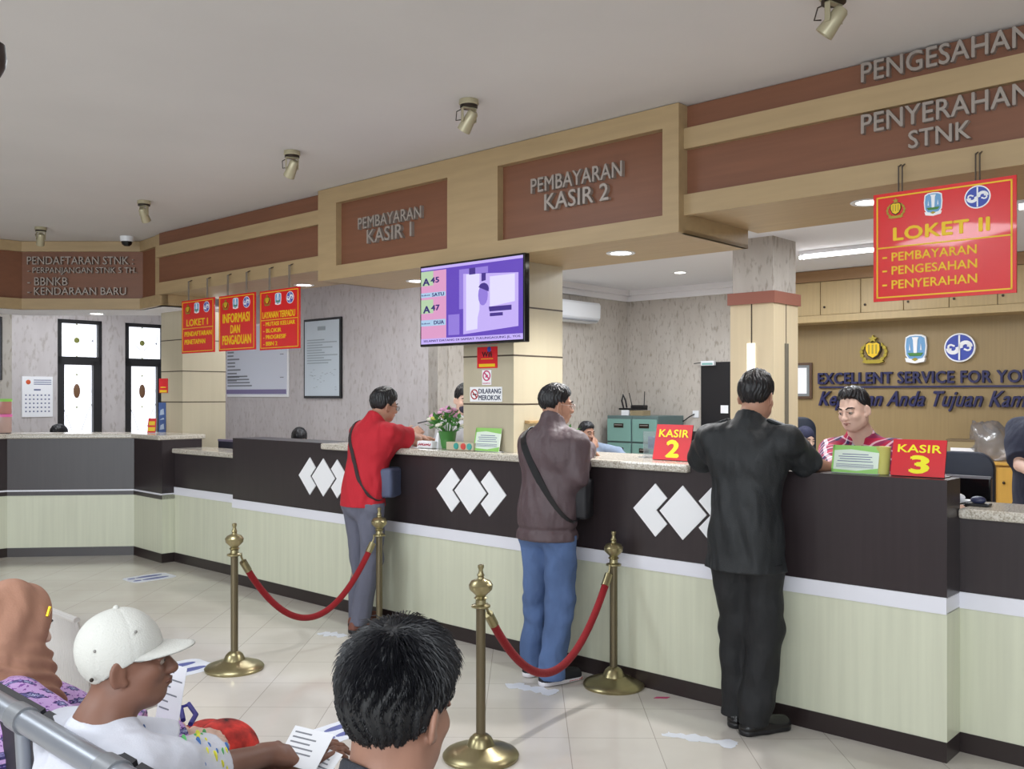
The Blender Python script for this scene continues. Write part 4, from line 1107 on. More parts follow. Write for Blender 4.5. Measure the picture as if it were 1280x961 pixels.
# flower pot
a, _ = fa(559.5, 560, .16)
t = thing('flower_pot', 'green pot of pink and white artificial flowers on the worktop', 'potted flowers', fw(a, .16, ZT), TH); T = F @ Matrix.Translation((a, .16, ZT))
MB().lathe([(.001, 0), (.045, 0), (.062, .11), (.066, .115), (.06, .115), (.05, .02), (.001, .02)], n=24).build('pot', mat('pot_green', (70, 130, 62), .4), t, T, smooth=True)
rr = random.Random(11)
lf = MB(); st = MB(); fl = {'pink': MB(), 'white': MB(), 'yellow': MB()}
for i in range(34):
    q = rr.uniform(0, 2*PI); el = rr.uniform(.15, 1.35); R_ = rr.uniform(.11, .16)
    tip = Vector((math.cos(q)*math.cos(el)*R_, math.sin(q)*math.cos(el)*R_, .12+math.sin(el)*R_))
    base = Vector((math.cos(q)*.02, math.sin(q)*.02, .10)); st.tube([base, (base+tip)/2+Vector((0, 0, .01)), tip], .002, 5)
    for k in range(2):
        c = base.lerp(tip, rr.uniform(.55, 1.0)); d = Vector((rr.uniform(-1, 1), rr.uniform(-1, 1), rr.uniform(-.2, .9))).normalized()
        s_ = d.orthogonal().normalized(); L = rr.uniform(.04, .065)
        lf.add([c, c+d*L*.5+s_*L*.24, c+d*L, c+d*L*.5-s_*L*.24, c+d*L*.5+d.cross(s_)*.006], [(0, 1, 4), (1, 2, 4), (2, 3, 4), (3, 0, 4)])
    if i % 2 == 0 or el > .9:
        kind = 'pink' if tip.z > .205 else ('white' if rr.random() < .75 else 'yellow')
        for j in range(7):
            an = 2*PI*j/7; fl[kind].sphere((tip.x+.013*math.cos(an), tip.y+.013*math.sin(an), tip.z+rr.uniform(-.004, .008)), (.011, .011, .009), 8, 5)
        fl[kind].sphere(tuple(tip+Vector((0, 0, .006))), .011, 8, 5)
lf.build('leaves', M['green'], t, T); st.build('stems', M['green'], t, T)
fl['pink'].build('pink_flowers', mat('petal_pink', (222, 168, 200), .6), t, T, smooth=True)
fl['white'].build('white_flowers', mat('petal_white', (232, 232, 214), .6), t, T, smooth=True)
if fl['yellow'].v: fl['yellow'].build('yellow_flowers', mat('petal_yellow', (214, 210, 110), .6), t, T, smooth=True)
# folded white card left of the pot, flowered tissue packet
a, _ = fa(547, 560, .10)
single('folded_card', 'small folded white card left of the flower pot', 'card', MB().add([(-.025, -.02, 0), (.025, -.02, 0), (.012, 0, .105), (-.005, 0, .105), (-.025, .02, 0), (.025, .02, 0)], [(0, 1, 2, 3), (5, 4, 3, 2), (0, 3, 4), (1, 5, 2), (0, 4, 5, 1)]), M['paperwhite'], F @ Matrix.Translation((a, .10, ZT)))
a, _ = fa(534, 561, .06)
t = thing('tissue_packet', 'white tissue packet with red print beside the red shirt man', 'tissues', fw(a, .06, ZT), TH); T = F @ Matrix.Translation((a, .06, ZT))
MB().box(-.075, .075, -.03, .03, 0, .05).build('packet', M['paperwhite'], t, T, bevel=.012, seg=3, smooth=True)
mb = MB()
for i in range(7):
    x = -.06+.018*i; mb.prism([(x, .02+.004*(i % 3)), (x+.02, .036), (x+.014, .018)], -.033, -.029)
mb.build('print', mat('print_red', (170, 60, 80), .5), t, T)
# plant beside the column's bright face (behind the man in the brown jacket)
a, _ = fa(672, 560, .45)
t = thing('small_plant', 'small green leafy plant behind the man in the brown jacket', 'plant', fw(-2.42, .40, ZT), TH); T = F @ Matrix.Translation((-2.42, .40, ZT))
MB().lathe([(.001, 0), (.04, 0), (.055, .09), (.05, .09), (.04, .004), (.001, .004)], n=20).build('pot', mat('pot_white', (222, 214, 196), .5), t, T, smooth=True)
lf = MB(); rr = random.Random(4)
for i in range(26):
    q = rr.uniform(0, 2*PI); d = Vector((math.cos(q), math.sin(q), rr.uniform(.6, 2.2))).normalized(); s_ = d.cross(Vector((0, 0, 1))).normalized(); L = rr.uniform(.08, .15); c = Vector((0, 0, .08))
    lf.add([c, c+d*L*.5+s_*.02, c+d*L+Vector((0, 0, -.02)), c+d*L*.5-s_*.02, c+d*L*.55+Vector((0, 0, .008))], [(0, 1, 4), (1, 2, 4), (2, 3, 4), (3, 0, 4)])
lf.build('leaves', M['green'], t, T)
t = single('wall_shelf', 'little brown bracket on the bright face of the near column', 'bracket', MB().box(-2.603, -2.56, .2, .34, 1.405, 1.425), mat('bracket_brown', (170, 140, 96), .5), F, bevel=.003)
# yellow cup behind the info card
a, _ = fa(1107, 590, .16)
single('paper_cup', 'yellow paper cup between the info card and the KASIR 3 stand', 'cup', MB().lathe([(.001, 0), (.028, 0), (.036, .125), (.038, .128), (.034, .126), (.026, .006), (.001, .006)], n=24), mat('cup_yellow', (206, 200, 110), .45), F @ Matrix.Translation((a, .125, 1.219)), smooth=True)
# jars on the transfer counter, red and yellow card
zj = 1.206
def jar(label, z, h, r, lid, fill):
    p = Vector((gx(3, 9.42)[0], 9.42, zj+z))
    t = thing('plastic_jar', label, 'jar', p); T = Matrix.Translation(p)
    MB().lathe([(.001, .0), (r*.92, 0), (r, .01), (r, h-.03), (r*.001, h-.03)], n=24).build('body', fill, t, T, smooth=True)
    MB().lathe([(.001, h-.03), (r*1.05, h-.03), (r*1.05, h-.002), (.001, h-.001)], n=24).build('lid', lid, t, T, smooth=True)
jar('clear jar with a pink lid, lower one of the stack at the left edge', 0, .19, .085, mat('lid_pink', (226, 110, 170), .4), mat('jar_fill', (190, 160, 150), .2))
jar('clear jar with a green lid, upper one of the stack at the left edge', .19, .155, .085, mat('lid_green', (140, 200, 90), .4), mat('jar_fill_red', (188, 130, 120), .2))
p = pw(188, 541, 9.15)
t = thing('counter_stand', 'small red and yellow card on the far transfer counter beside the column', 'sign stand', (p.x, 9.35, zj)); T = Matrix.Translation((p.x-.05, 9.30, zj)) @ Matrix.Rotation(-.2, 4, 'X')
MB().box(-.04, .04, 0, .004, 0, .15).build('card', M['redflat'], t, T); MB().box(-.035, .035, -.002, 0, .02, .06).box(-.03, .03, -.002, 0, .08, .12).build('yellow_print', M['yellow'], t, T)
MB().box(-.04, .04, 0, .06, 0, .004).build('foot', M['plasticwhite'], t, Matrix.Translation((p.x-.05, 9.30, zj)))
single('phone', 'small dark phone lying beside the jars on the far counter', 'phone', MB().box(-.06, .06, -.035, .035, 0, .004), M['plasticblack'], Matrix.Translation((gx(12, 9.36)[0]+.0, 9.25, zj)), bevel=.004)

# ================================================================== stanchions and ropes
def stanchion_parts(t, T):
    MB().lathe([(.001, 0), (.165, 0), (.168, .012), (.160, .022), (.125, .035), (.085, .046), (.062, .056), (.048, .085), (.034, .098), (.022, .105), (.001, .106)], n=40).build('base', M['brass'], t, T, smooth=True)
    MB().tube([(0, 0, .10), (0, 0, .655)], .021, 20).build('pole', M['brasspole'], t, T, smooth=True)
    MB().lathe([(.001, .652), (.024, .652), (.042, .658), (.042, .666), (.024, .672), (.022, .69), (.030, .697), (.022, .705), (.001, .706)], n=28).build('collar', M['brass'], t, T, smooth=True)
    MB().lathe([(.001, .70), (.020, .702), (.026, .712), (.050, .735), (.053, .755), (.042, .772), (.016, .782), (.013, .79), (.017, .797), (.012, .806), (.009, .82), (.014, .832), (.013, .842), (.001, .846)], n=28).build('finial', M['brass'], t, T, smooth=True)
ST = [(gnd(293, 836), 'brass rope post standing behind the man in the white cap'), (gnd(601, 946), 'nearest brass rope post beside the dark haired man'), (gnd(767, 857), 'brass rope post right of the man in the brown jacket'), (Vector((-.877, 6.13, 0)), 'brass rope post right beside the man in the red shirt')]
st0 = None
for p, lab in ST:
    if st0 is None:
        st0 = thing('rope_post', lab, 'rope post', p, 0, 'brass rope posts'); stanchion_parts(st0, Matrix.Translation(p))
    else: dup(st0, p, 0, lab)
def rope(p0, p1, sag, label):
    d = (p1-p0).normalized(); A = p0+d*.045; B = p1-d*.045
    pts = []
    for i in range(41):
        u = i/40; q = A.lerp(B, u); q.z = .63-.03*0-sag*(1-(2*u-1)**2)*1.0; pts.append(q)
    m = pts[20]
    t = thing('barrier_rope', label, 'rope', Vector((m.x, m.y, m.z-.02)))
    MB().tube(pts[1:-1], .0195, 14).build('velvet', M['velvet'], t, W, smooth='all')
    for e, nb, pp in ((pts[0], pts[3], p0), (pts[-1], pts[-4], p1)):
        MB().tube([e.lerp(nb, .12), e.lerp(nb, .62)], .022, 12).build('end_cap', M['brass'], t, W, smooth=True)
        hk = Vector((pp.x, pp.y, .660)); hk = hk.lerp(Vector((e.x, e.y, .66)), .95)
        MB().tube([e.lerp(nb, .3), e+Vector((0, 0, .012)), hk+Vector((0, 0, .006)), hk.lerp(Vector((pp.x, pp.y, .66)), .1)], .006, 8).build('hook', M['brass'], t, W, smooth=True)
rope(ST[0][0], ST[3][0], .42, 'red velvet rope hanging before the man in the red shirt')
rope(ST[1][0], ST[2][0], .40, 'red velvet rope hanging before the man in the brown jacket')

# ================================================================== stickers on the floor
M['stick_white'] = mat('sticker_white', (226, 230, 240), .35); M['stick_blue'] = mat('sticker_blue', (88, 98, 164), .4)
def sticker(label, px, py, w, h, rz, feet=True):
    p = gnd(px, py); t = thing('floor_sticker', label, 'floor sticker', p, rz); T = Matrix.Translation(p) @ Matrix.Rotation(rz, 4, 'Z')
    n = 20; pl = []
    for i in range(n):
        q = 2*PI*i/n; c, s_ = math.cos(q), math.sin(q)
        pl.append((w/2*math.copysign(abs(c)**.4, c), h/2*math.copysign(abs(s_)**.4, s_)))
    MB().slab(pl, .0005, .002).build('sheet', M['stick_white'], t, T)
    if feet:
        for k in (-1, 1):
            mb = MB(); mb.slab([(k*w*.2+w*.11*math.cos(2*PI*i/16), .06*h+h*.30*math.sin(2*PI*i/16)) for i in range(16)], .002, .003)
            mb.slab([(k*w*.19+w*.08*math.cos(2*PI*i/12), -.34*h+h*.09*math.sin(2*PI*i/12)) for i in range(12)], .002, .003)
            mb.build('footprint', M['stick_blue'], t, T)
sticker('white floor sticker with blue footprints, farthest one by the angled counter', 187, 722, .30, .40, TH)
sticker('white floor sticker with blue footprints in front of the cap', 225, 836, .30, .36, TH)
sticker('white floor sticker with blue footprints, partly hidden by the dark hair', 428, 913, .22, .30, TH)
def torn(label, px, py, w, h, rz, seed):
    p = gnd(px, py); r = random.Random(seed); t = None
    mb = MB()
    for k in range(4):
        cx = (k-1.5)*w/4.2; n = 16; ph = r.uniform(0, 6)
        mb.slab([(cx+w*.17*math.cos(2*PI*i/n)*(1+.3*math.sin(5*i+ph)), r.uniform(-.1, .1)*h+h*.4*math.sin(2*PI*i/n)*(1+.3*math.sin(7*i+ph))) for i in range(n)], .0004+.0002*k, .0012+.0002*k)
    single('worn_sticker', label, 'floor sticker', mb, M['stick_white'], Matrix.Translation(p) @ Matrix.Rotation(rz, 4, 'Z'))
torn('worn white sticker behind the feet of the man in the red shirt', 416, 793, .20, .12, -.5, 1)
torn('worn white sticker behind the trainers of the man in the brown jacket', 665, 861, .30, .11, -.55, 2)
torn('worn white sticker behind the black shoes of the man in black', 876, 924, .34, .10, -.45, 3)
p = gnd(826, 872); single('floor_scrap', 'tiny pink scrap on the floor at the counter foot', 'scrap', MB().slab([(-.04, -.01), (.03, -.015), (.05, .01), (-.02, .012)], .0004, .002), mat('scrap_pink', (190, 60, 110), .6), Matrix.Translation(p))

A_ = Vector((-10.5, 9.6, 0)); d_ = (Vector((pc.x, pc.y, 0))-A_).normalized(); k_ = (3-CX)/FPX
s_ = (k_*A_.y-A_.x)/(d_.x-k_*d_.y); q_ = A_+d_*s_
T = Matrix.Translation(q_) @ Matrix.Rotation(math.atan2(d_.y, d_.x), 4, 'Z')
z1_, z0_ = EYE-(396-CY)*q_.y/FPX, EYE-(475-CY)*q_.y/FPX
t = thing('wall_board', 'dark framed board cut by the left edge on the far corner wall', 'board', q_+Vector((0, 0, z0_)))
MB().box(-.55, 0, -.03, -.001, z0_, z1_).build('frame', M['black'], t, T, bevel=.004)
MB().box(-.51, -.04, -.034, -.03, z0_+.04, z1_-.04).build('panel', mat('board_dark', (40, 40, 48), .3), t, T)
# ================================================================== people: smooth distance fields turned into one skin
def nv(v): return np.array(v, dtype=np.float32)
def unit(v):
    v = np.array(v, dtype=float); return v/np.linalg.norm(v)
class Field:
    def __init__(s): s.p = []
    def cap(s, p0, p1, r0, r1=None, k=.02, flat=None, cut=None, mode='u'):
        p0 = np.array(p0, float); p1 = np.array(p1, float); r1 = r0 if r1 is None else r1
        if flat is not None: ax = unit(flat[0]); ra = flat[1]
        d = p1-p0; L2 = max(1e-9, float(d @ d))
        def fn(X, Y, Z):
            x, y, z = X-p0[0], Y-p0[1], Z-p0[2]
            t = np.clip((x*d[0]+y*d[1]+z*d[2])/L2, 0, 1)
            x = x-t*d[0]; y = y-t*d[1]; z = z-t*d[2]
            if flat is not None:
                c = (x*ax[0]+y*ax[1]+z*ax[2])*(1/ra-1)
                x = x+c*ax[0]; y = y+c*ax[1]; z = z+c*ax[2]
            v = np.sqrt(x*x+y*y+z*z)-(r0+(r1-r0)*t)
            if flat is not None: v = v*min(1, ra*1.15)
            if cut is not None:
                for q, n in cut:
                    n = unit(n); v = np.maximum(v, (X-q[0])*n[0]+(Y-q[1])*n[1]+(Z-q[2])*n[2])
            return v
        m = max(r0, r1)*max(1, flat[1] if flat else 1)
        s.p.append((mode, fn, np.minimum(p0, p1)-m, np.maximum(p0, p1)+m, k)); return s
    def ell(s, c, r, R=None, o=None, k=.02, mode='u', cutfn=None):
        """ellipsoid; R, o place it in a turned frame (centre c given in that frame)"""
        c = np.array(c, float); r = np.array(r, float)
        R_ = np.eye(3) if R is None else R; o_ = np.zeros(3) if o is None else np.array(o, float)
        wc = R_ @ c+o_
        def fn(X, Y, Z):
            x, y, z = X-o_[0], Y-o_[1], Z-o_[2]
            a = R_[0, 0]*x+R_[1, 0]*y+R_[2, 0]*z; b = R_[0, 1]*x+R_[1, 1]*y+R_[2, 1]*z; g = R_[0, 2]*x+R_[1, 2]*y+R_[2, 2]*z
            u, v, w = (a-c[0])/r[0], (b-c[1])/r[1], (g-c[2])/r[2]
            k0 = np.sqrt(u*u+v*v+w*w); k1 = np.sqrt((u/r[0])**2+(v/r[1])**2+(w/r[2])**2)
            dd = k0*(k0-1)/np.maximum(k1, 1e-6)
            if cutfn is not None: dd = np.maximum(dd, cutfn(a, b, g))
            return dd
        ext = np.abs(R_) @ r
        s.p.append((mode, fn, wc-ext, wc+ext, k)); return s
    def box(s, c, h, rad, R=None, o=None, k=.02, mode='u'):
        c = np.array(c, float); h = np.array(h, float)-rad
        R_ = np.eye(3) if R is None else R; o_ = np.zeros(3) if o is None else np.array(o, float)
        def fn(X, Y, Z):
            x, y, z = X-o_[0], Y-o_[1], Z-o_[2]
            a = np.abs(R_[0, 0]*x+R_[1, 0]*y+R_[2, 0]*z-c[0])-h[0]; b = np.abs(R_[0, 1]*x+R_[1, 1]*y+R_[2, 1]*z-c[1])-h[1]; g = np.abs(R_[0, 2]*x+R_[1, 2]*y+R_[2, 2]*z-c[2])-h[2]
            return np.sqrt(np.maximum(a, 0)**2+np.maximum(b, 0)**2+np.maximum(g, 0)**2)+np.minimum(np.maximum(a, np.maximum(b, g)), 0)-rad
        ext = np.abs(R_) @ (h+rad); wc = R_ @ c+o_
        s.p.append((mode, fn, wc-ext, wc+ext, k)); return s
    def clip(s, q, n):
        q = np.array(q, float); n = unit(n)
        s.p.append(('c', lambda X, Y, Z: (X-q[0])*n[0]+(Y-q[1])*n[1]+(Z-q[2])*n[2], None, None, 0)); return s
    def cutby(s, fn):
        s.p.append(('c', fn, None, None, 0)); return s
    def wrinkle(s, A, f, seed, st=(1, 1, 1)):
        r = random.Random(seed); ph = [r.uniform(0, 6.3) for _ in range(9)]
        dirs = [unit((r.uniform(-1, 1), r.uniform(-1, 1), r.uniform(-1, 1))*np.array(st)) for _ in range(3)]
        def fn(X, Y, Z):
            v = 0
            for i, d in enumerate(dirs):
                ff = f*(1+.37*i)
                u = ff*(X*d[0]*st[0]+Y*d[1]*st[1]+Z*d[2]*st[2])+1.6*np.sin(ff*.45*(X+Z*.6)+ph[i])+1.2*np.sin(ff*.5*(Y-Z*.5)+ph[i+3])
                v = v+np.sin(u+ph[i+6])/(1+.4*i)
            return A*v/2
        s.p.append(('w', fn, None, None, 0)); return s
    def combine(s, cur, v, mode, k):
        if mode == 'u':
            if k <= 0: return np.minimum(cur, v)
            h = np.maximum(k-np.abs(cur-v), 0)/k; return np.minimum(cur, v)-h*h*k*.25
        if mode == 's':
            if k <= 0: return np.maximum(cur, -v)
            h = np.maximum(k-np.abs(cur+v), 0)/k; return np.maximum(cur, -v)+h*h*k*.25
        if mode == 'c': return np.maximum(cur, v)
        return cur+v
    def at(s, P):
        P = np.asarray(P, dtype=float).reshape(-1, 3); X, Y, Z = P[:, 0], P[:, 1], P[:, 2]
        cur = np.full(len(P), 1.0)
        for mode, fn, lo, hi, k in s.p: cur = s.combine(cur, fn(X, Y, Z), mode, k)
        return cur
    def mesh(s, h):
        us = [p for p in s.p if p[0] == 'u']
        lo = np.min([p[2] for p in us], axis=0)-.03; hi = np.max([p[3] for p in us], axis=0)+.03
        n = np.ceil((hi-lo)/h).astype(int)+1
        ax = [(lo[i]+h*np.arange(n[i])).astype(np.float32) for i in range(3)]
        Fd = np.full(n, .2, np.float32)
        for mode, fn, l, u, k in s.p:
            if l is None: sl = (slice(0, n[0]), slice(0, n[1]), slice(0, n[2]))
            else:
                m = k+.02+2*h
                i0 = np.clip(np.floor((l-m-lo)/h).astype(int), 0, n); i1 = np.clip(np.ceil((u+m-lo)/h).astype(int)+1, 0, n)
                if (i1 <= i0).any(): continue
                sl = tuple(slice(a, b) for a, b in zip(i0, i1))
            X, Y, Z = ax[0][sl[0]][:, None, None], ax[1][sl[1]][None, :, None], ax[2][sl[2]][None, None, :]
            Fd[sl] = s.combine(Fd[sl], fn(X, Y, Z).astype(np.float32), mode, k)
        return surfnet(Fd, lo, h)
def surfnet(Fd, lo, h):
    S = Fd < 0
    c = np.zeros([d-1 for d in Fd.shape], np.uint8)
    offs = [(i, j, k) for i in (0, 1) for j in (0, 1) for k in (0, 1)]
    sh = c.shape
    for i, j, k in offs: c += S[i:i+sh[0], j:j+sh[1], k:k+sh[2]]
    idx = np.argwhere((c > 0) & (c < 8))
    V = np.stack([Fd[idx[:, 0]+i, idx[:, 1]+j, idx[:, 2]+k] for i, j, k in offs], 1)
    acc = np.zeros((len(idx), 3)); cnt = np.zeros(len(idx))
    for a in range(8):
        for b in range(a+1, 8):
            oa, ob = np.array(offs[a]), np.array(offs[b])
            if abs(oa-ob).sum() != 1: continue
            m = (V[:, a] < 0) != (V[:, b] < 0)
            t = V[m, a]/(V[m, a]-V[m, b])
            acc[m] += oa+(ob-oa)*t[:, None]; cnt[m] += 1
    verts = lo+h*(idx+acc/cnt[:, None])
    ids = np.full(sh, -1, np.int32); ids[tuple(idx.T)] = np.arange(len(idx))
    faces = []
    for d in range(3):
        e, f = (d+1) % 3, (d+2) % 3
        s0 = [slice(None)]*3; s1 = [slice(None)]*3
        s0[d] = slice(0, -1); s1[d] = slice(1, None)
        A, B = S[tuple(s0)], S[tuple(s1)]
        q = np.argwhere(A != B)
        q = q[(q[:, e] > 0) & (q[:, f] > 0) & (q[:, e] < sh[e]) & (q[:, f] < sh[f])]
        if not len(q): continue
        flip = A[tuple(q.T)]
        def g(de, df):
            r = q.copy(); r[:, e] -= de; r[:, f] -= df; return ids[tuple(r.T)]
        Q = np.stack([g(1, 1), g(0, 1), g(0, 0), g(1, 0)], 1)
        Q[~flip] = Q[~flip][:, ::-1]
        faces.append(Q)
    return verts, np.concatenate(faces)
def mesh_obj(name, vf, m, parent=None, loc=None, rz=0.0, smooth=True):
    v, f = vf
    me = bpy.data.meshes.new(name)
    me.from_pydata(np.asarray(v).tolist(), [], np.asarray(f).tolist() if not isinstance(f, list) else f)
    for x in (m if isinstance(m, (list, tuple)) else [m]): me.materials.append(x)
    if smooth: me.polygons.foreach_set('use_smooth', [True]*len(me.polygons))
    o = bpy.data.objects.new(name, me); COL.objects.link(o)
    if parent is not None: o.parent = parent
    else: o.location = loc; o.rotation_euler = (0, 0, rz)
    return o
def rotm(yaw=0, pitch=0, roll=0):
    """yaw left, pitch up, roll to the right (degrees)"""
    return np.array((Matrix.Rotation(math.radians(yaw), 3, 'Z') @ Matrix.Rotation(math.radians(pitch), 3, 'X') @ Matrix.Rotation(math.radians(roll), 3, 'Y')))

def stand(h=1.70):
    k = h/1.70
    J = dict(hip=(.085, 0, .90), knee=(.088, .015, .48), ank=(.085, -.02, .085), pelvis=(0, 0, .95), waist=(0, .01, 1.07), chest=(0, .0, 1.27),
             neck=(0, -.015, 1.45), head=(0, .012, 1.585), sh=(.172, -.008, 1.372), el=(.225, -.04, 1.11), wr=(.23, .06, .86))
    o = {}
    for n, p in J.items():
        p = np.array(p)*k
        if n in ('hip', 'knee', 'ank', 'sh', 'el', 'wr'):
            o[n+'R'] = p.copy(); o[n+'L'] = p*np.array((-1, 1, 1))
        else: o[n] = p
    o['k'] = k; o['R'] = rotm(); o['footyaw'] = (8, -8)   # left, right
    return o
def lean(J, deg, at='pelvis', twist=0, side=0):
    """tilt everything above the hips forward by deg"""
    c = J[at].copy(); R = rotm(twist, -deg, side)
    for n in ('waist', 'chest', 'neck', 'head', 'shR', 'shL', 'elR', 'elL', 'wrR', 'wrL'):
        w = .5 if n == 'waist' else 1.0
        J[n] = c+(R @ (J[n]-c)) if w == 1 else c+.5*(R @ (J[n]-c))+.5*(J[n]-c)
    return J
def ik(sh, wr, hint, l1=.285, l2=.255):
    """elbow between shoulder and wrist, bulging to the hint side"""
    sh = np.array(sh, float); wr = np.array(wr, float); d = wr-sh; L = np.linalg.norm(d)
    if L > (l1+l2)*.995: wr = sh+d/L*(l1+l2)*.995; d = wr-sh; L = np.linalg.norm(d)
    a = (l1*l1-l2*l2+L*L)/(2*L); hh = math.sqrt(max(0, l1*l1-a*a)); u = d/L
    b = np.array(hint, float); b = b-u*(b @ u); b = b/np.linalg.norm(b)
    return sh+u*a+b*hh, wr

def add_head(S, c, R, s=1.0, neck_to=None, eyes=True):
    o = np.array(c, float)
    def E(p, r, k=.02, mode='u', rot=None): S.ell(np.array(p)*s, np.array(r)*s, R if rot is None else R @ rot, o, k*s, mode) if rot is None else S.ell((0, 0, 0), np.array(r)*s, R @ rot, o+R @ (np.array(p)*s), k*s, mode)
    def Cp(p, q, r0, r1, k=.012, mode='u'): S.cap(o+R @ (np.array(p)*s), o+R @ (np.array(q)*s), r0*s, r1*s, k*s, mode=mode)
    E((0, -.014, .036), (.074, .094, .083))
    E((0, .026, -.028), (.060, .066, .086), .03)
    E((0, .052, -.082), (.036, .034, .028), .03)
    for x in (-1, 1):
        E((x*.045, .012, -.062), (.018, .036, .026), .035)
        E((x*.040, .060, -.022), (.020, .022, .018), .025)
        E((x*.032, .094, .004), (.019, .014, .012), .014, 's')
        E((x*.029, .076, .004), (.0155, .0155, .012), .004)
        Cp((x*.012, .086, .022), (x*.046, .074, .026), .0085, .006, .012)
        E((x*.012, .096, -.030), (.009, .011, .008), .008)
        rot = rotm(x*-18, 0, 0)
        E((x*.079, -.008, -.006), (.0075, .021, .034), .006, rot=rotm(x*30, -8, 0))
        E((x*.087, -.004, -.005), (.005, .011, .020), .004, 's', rot=rotm(x*30, -8, 0))
        E((x*.073, .004, -.030), (.007, .009, .010), .006)
    Cp((0, .086, .012), (0, .107, -.026), .0075, .0125, .014)
    E((0, .104, -.028), (.012, .012, .010), .008)
    E((0, .088, -.052), (.022, .014, .008), .008)
    E((0, .086, -.062), (.019, .014, .008), .008)
    Cp((-.024, .094, -.0568), (.024, .094, -.0568), .0012, .0012, .004, 's')
    if neck_to is not None:
        S.cap(o+R @ (np.array((0, -.022, -.05))*s), neck_to, .051*s, .056*s, .03)
def hand(S, w, d, nrm, side, curl=25, spread=.0, L=1.0, grip=None):
    """palm and five fingers; nrm = out of the back of the hand; side = +1 when the thumb is on the d x nrm side"""
    w = np.array(w, float); d = unit(d); nrm = np.array(nrm, float); nrm = unit(nrm-d*(nrm @ d)); lat = np.cross(d, nrm)
    R = np.stack([lat, d, nrm], 1)
    S.box((0, .045*L, 0), (.038*L, .046*L, .0135*L), .012*L, R, w, .012)
    S.cap(w-d*.02, w+d*.02, .026*L, .028*L, .02, (nrm, .75))
    for i, (x, ln) in enumerate(((-.029, .060), (-.0098, .072), (.0098, .070), (.029, .054))):
        x *= side*-1; b = w+d*.086*L+lat*x*L
        dd = unit(d+lat*x*spread*20); q = b.copy(); ang = 0
        for j, fr_ in enumerate((.42, .32, .26)):
            ang += math.radians(curl*(1.0 if j else .7))
            e = q+(dd*math.cos(ang)-nrm*math.sin(ang))*ln*fr_*L*1.15
            S.cap(q, e, (.0088-.0008*j)*L, (.0082-.0010*j)*L, .004); q = e
    b = w+d*.022*L+lat*side*.030*L
    e = b+(d*.55+lat*side*.75-nrm*.25)*.042*L; S.cap(b, e, .0125*L, .0105*L, .010)
    f = e+(d*.92+lat*side*.15-nrm*.35)*.030*L; S.cap(e, f, .0100*L, .0085*L, .004)
    g = f+(d*.95-lat*side*.1-nrm*.3)*.022*L; S.cap(f, g, .0085*L, .0068*L, .004)
    return S
def body(J, hands=None, feet=False, s=1.0):
    S = Field(); k = J['k']
    fy = np.array((0, 1, 0.0))
    def tl(n, m): return J[n]*(1-.5)+J[m]*.5
    S.cap(J['pelvis']-(.055, 0, .0), J['pelvis']+(.055, 0, 0), .105*k, .105*k, .05)
    S.cap(J['pelvis'], J['waist'], .125*k, .118*k, .05, (fy, .78))
    S.cap(J['waist'], J['chest'], .122*k, .14*k, .06, (fy, .74))
    sd = (J['shR']-J['shL']); sd = sd/np.linalg.norm(sd)
    S.cap(J['chest']-sd*.06+(0, 0, .03), J['chest']+sd*.06+(0, 0, .03), .098*k, .098*k, .06)
    S.cap(J['shL']*.72+J['shR']*.28+(0, 0, .0), J['shR']*.72+J['shL']*.28+(0, 0, .0), .066*k, .066*k, .06)
    add_head(S, J['head'], J['R'], J.get('hs', .97)*k, J['neck'])
    S.cap(J['neck']+(0, 0, .0), J['chest']*.35+J['neck']*.65, .056*k, .075*k, .05)
    for sd_ in 'RL':
        S.cap(J['sh'+sd_], J['el'+sd_], .048*k, .038*k, .04)
        S.cap(J['el'+sd_], J['wr'+sd_], .039*k, .026*k, .015)
        S.cap(J['hip'+sd_], J['knee'+sd_], .070*k, .052*k, .04)
        S.cap(J['knee'+sd_], J['ank'+sd_], .054*k, .036*k, .02)
        m = J['knee'+sd_]*.68+J['ank'+sd_]*.32
        S.ell(m+(0, -.014, 0), (.05*k, .052*k, .09*k), k=.03)
        yw = J['footyaw'][0 if sd_ == 'L' else 1]; fd = np.array((-math.sin(math.radians(yw)), math.cos(math.radians(yw)), 0))
        fd = J.get('footdir'+sd_, fd)
        if feet or True:
            a = J['ank'+sd_]; S.cap(a+(0, 0, -.035), a+fd*.13+(0, 0, -.055), .036*k, .028*k, .03)
        if hands and sd_ in hands:
            H_ = hands[sd_]; hand(S, J['wr'+sd_], H_['d'], H_['n'], H_.get('side', 1), H_.get('curl', 25), L=k)
        else:
            dd = unit(J['wr'+sd_]-J['el'+sd_]); hand(S, J['wr'+sd_], dd, np.cross(dd, (1, 0, .3)) if abs(dd[0]) < .9 else (0, 0, 1), 1, 28, L=k)
    return S
def limb_shirt(S, J, sd, frac, g, k, flare=0.0, cut=True):
    """sleeve down to a share of the arm: 0..1 upper arm, 1..2 forearm"""
    a, b, c = J['sh'+sd], J['el'+sd], J['wr'+sd]; kk = J['k']
    e = a+(b-a)*min(1, frac); d = unit(b-a)
    S.cap(a, e+d*.03*(frac < 1), .056*kk+g, .047*kk+g+flare, k, cut=[(e, d)] if frac < 1 else None)
    if frac > 1:
        d = unit(c-b); e = b+(c-b)*(frac-1)
        S.cap(b, e+d*.03, .046*kk+g, .033*kk+g+flare, .025, cut=[(e, d)])
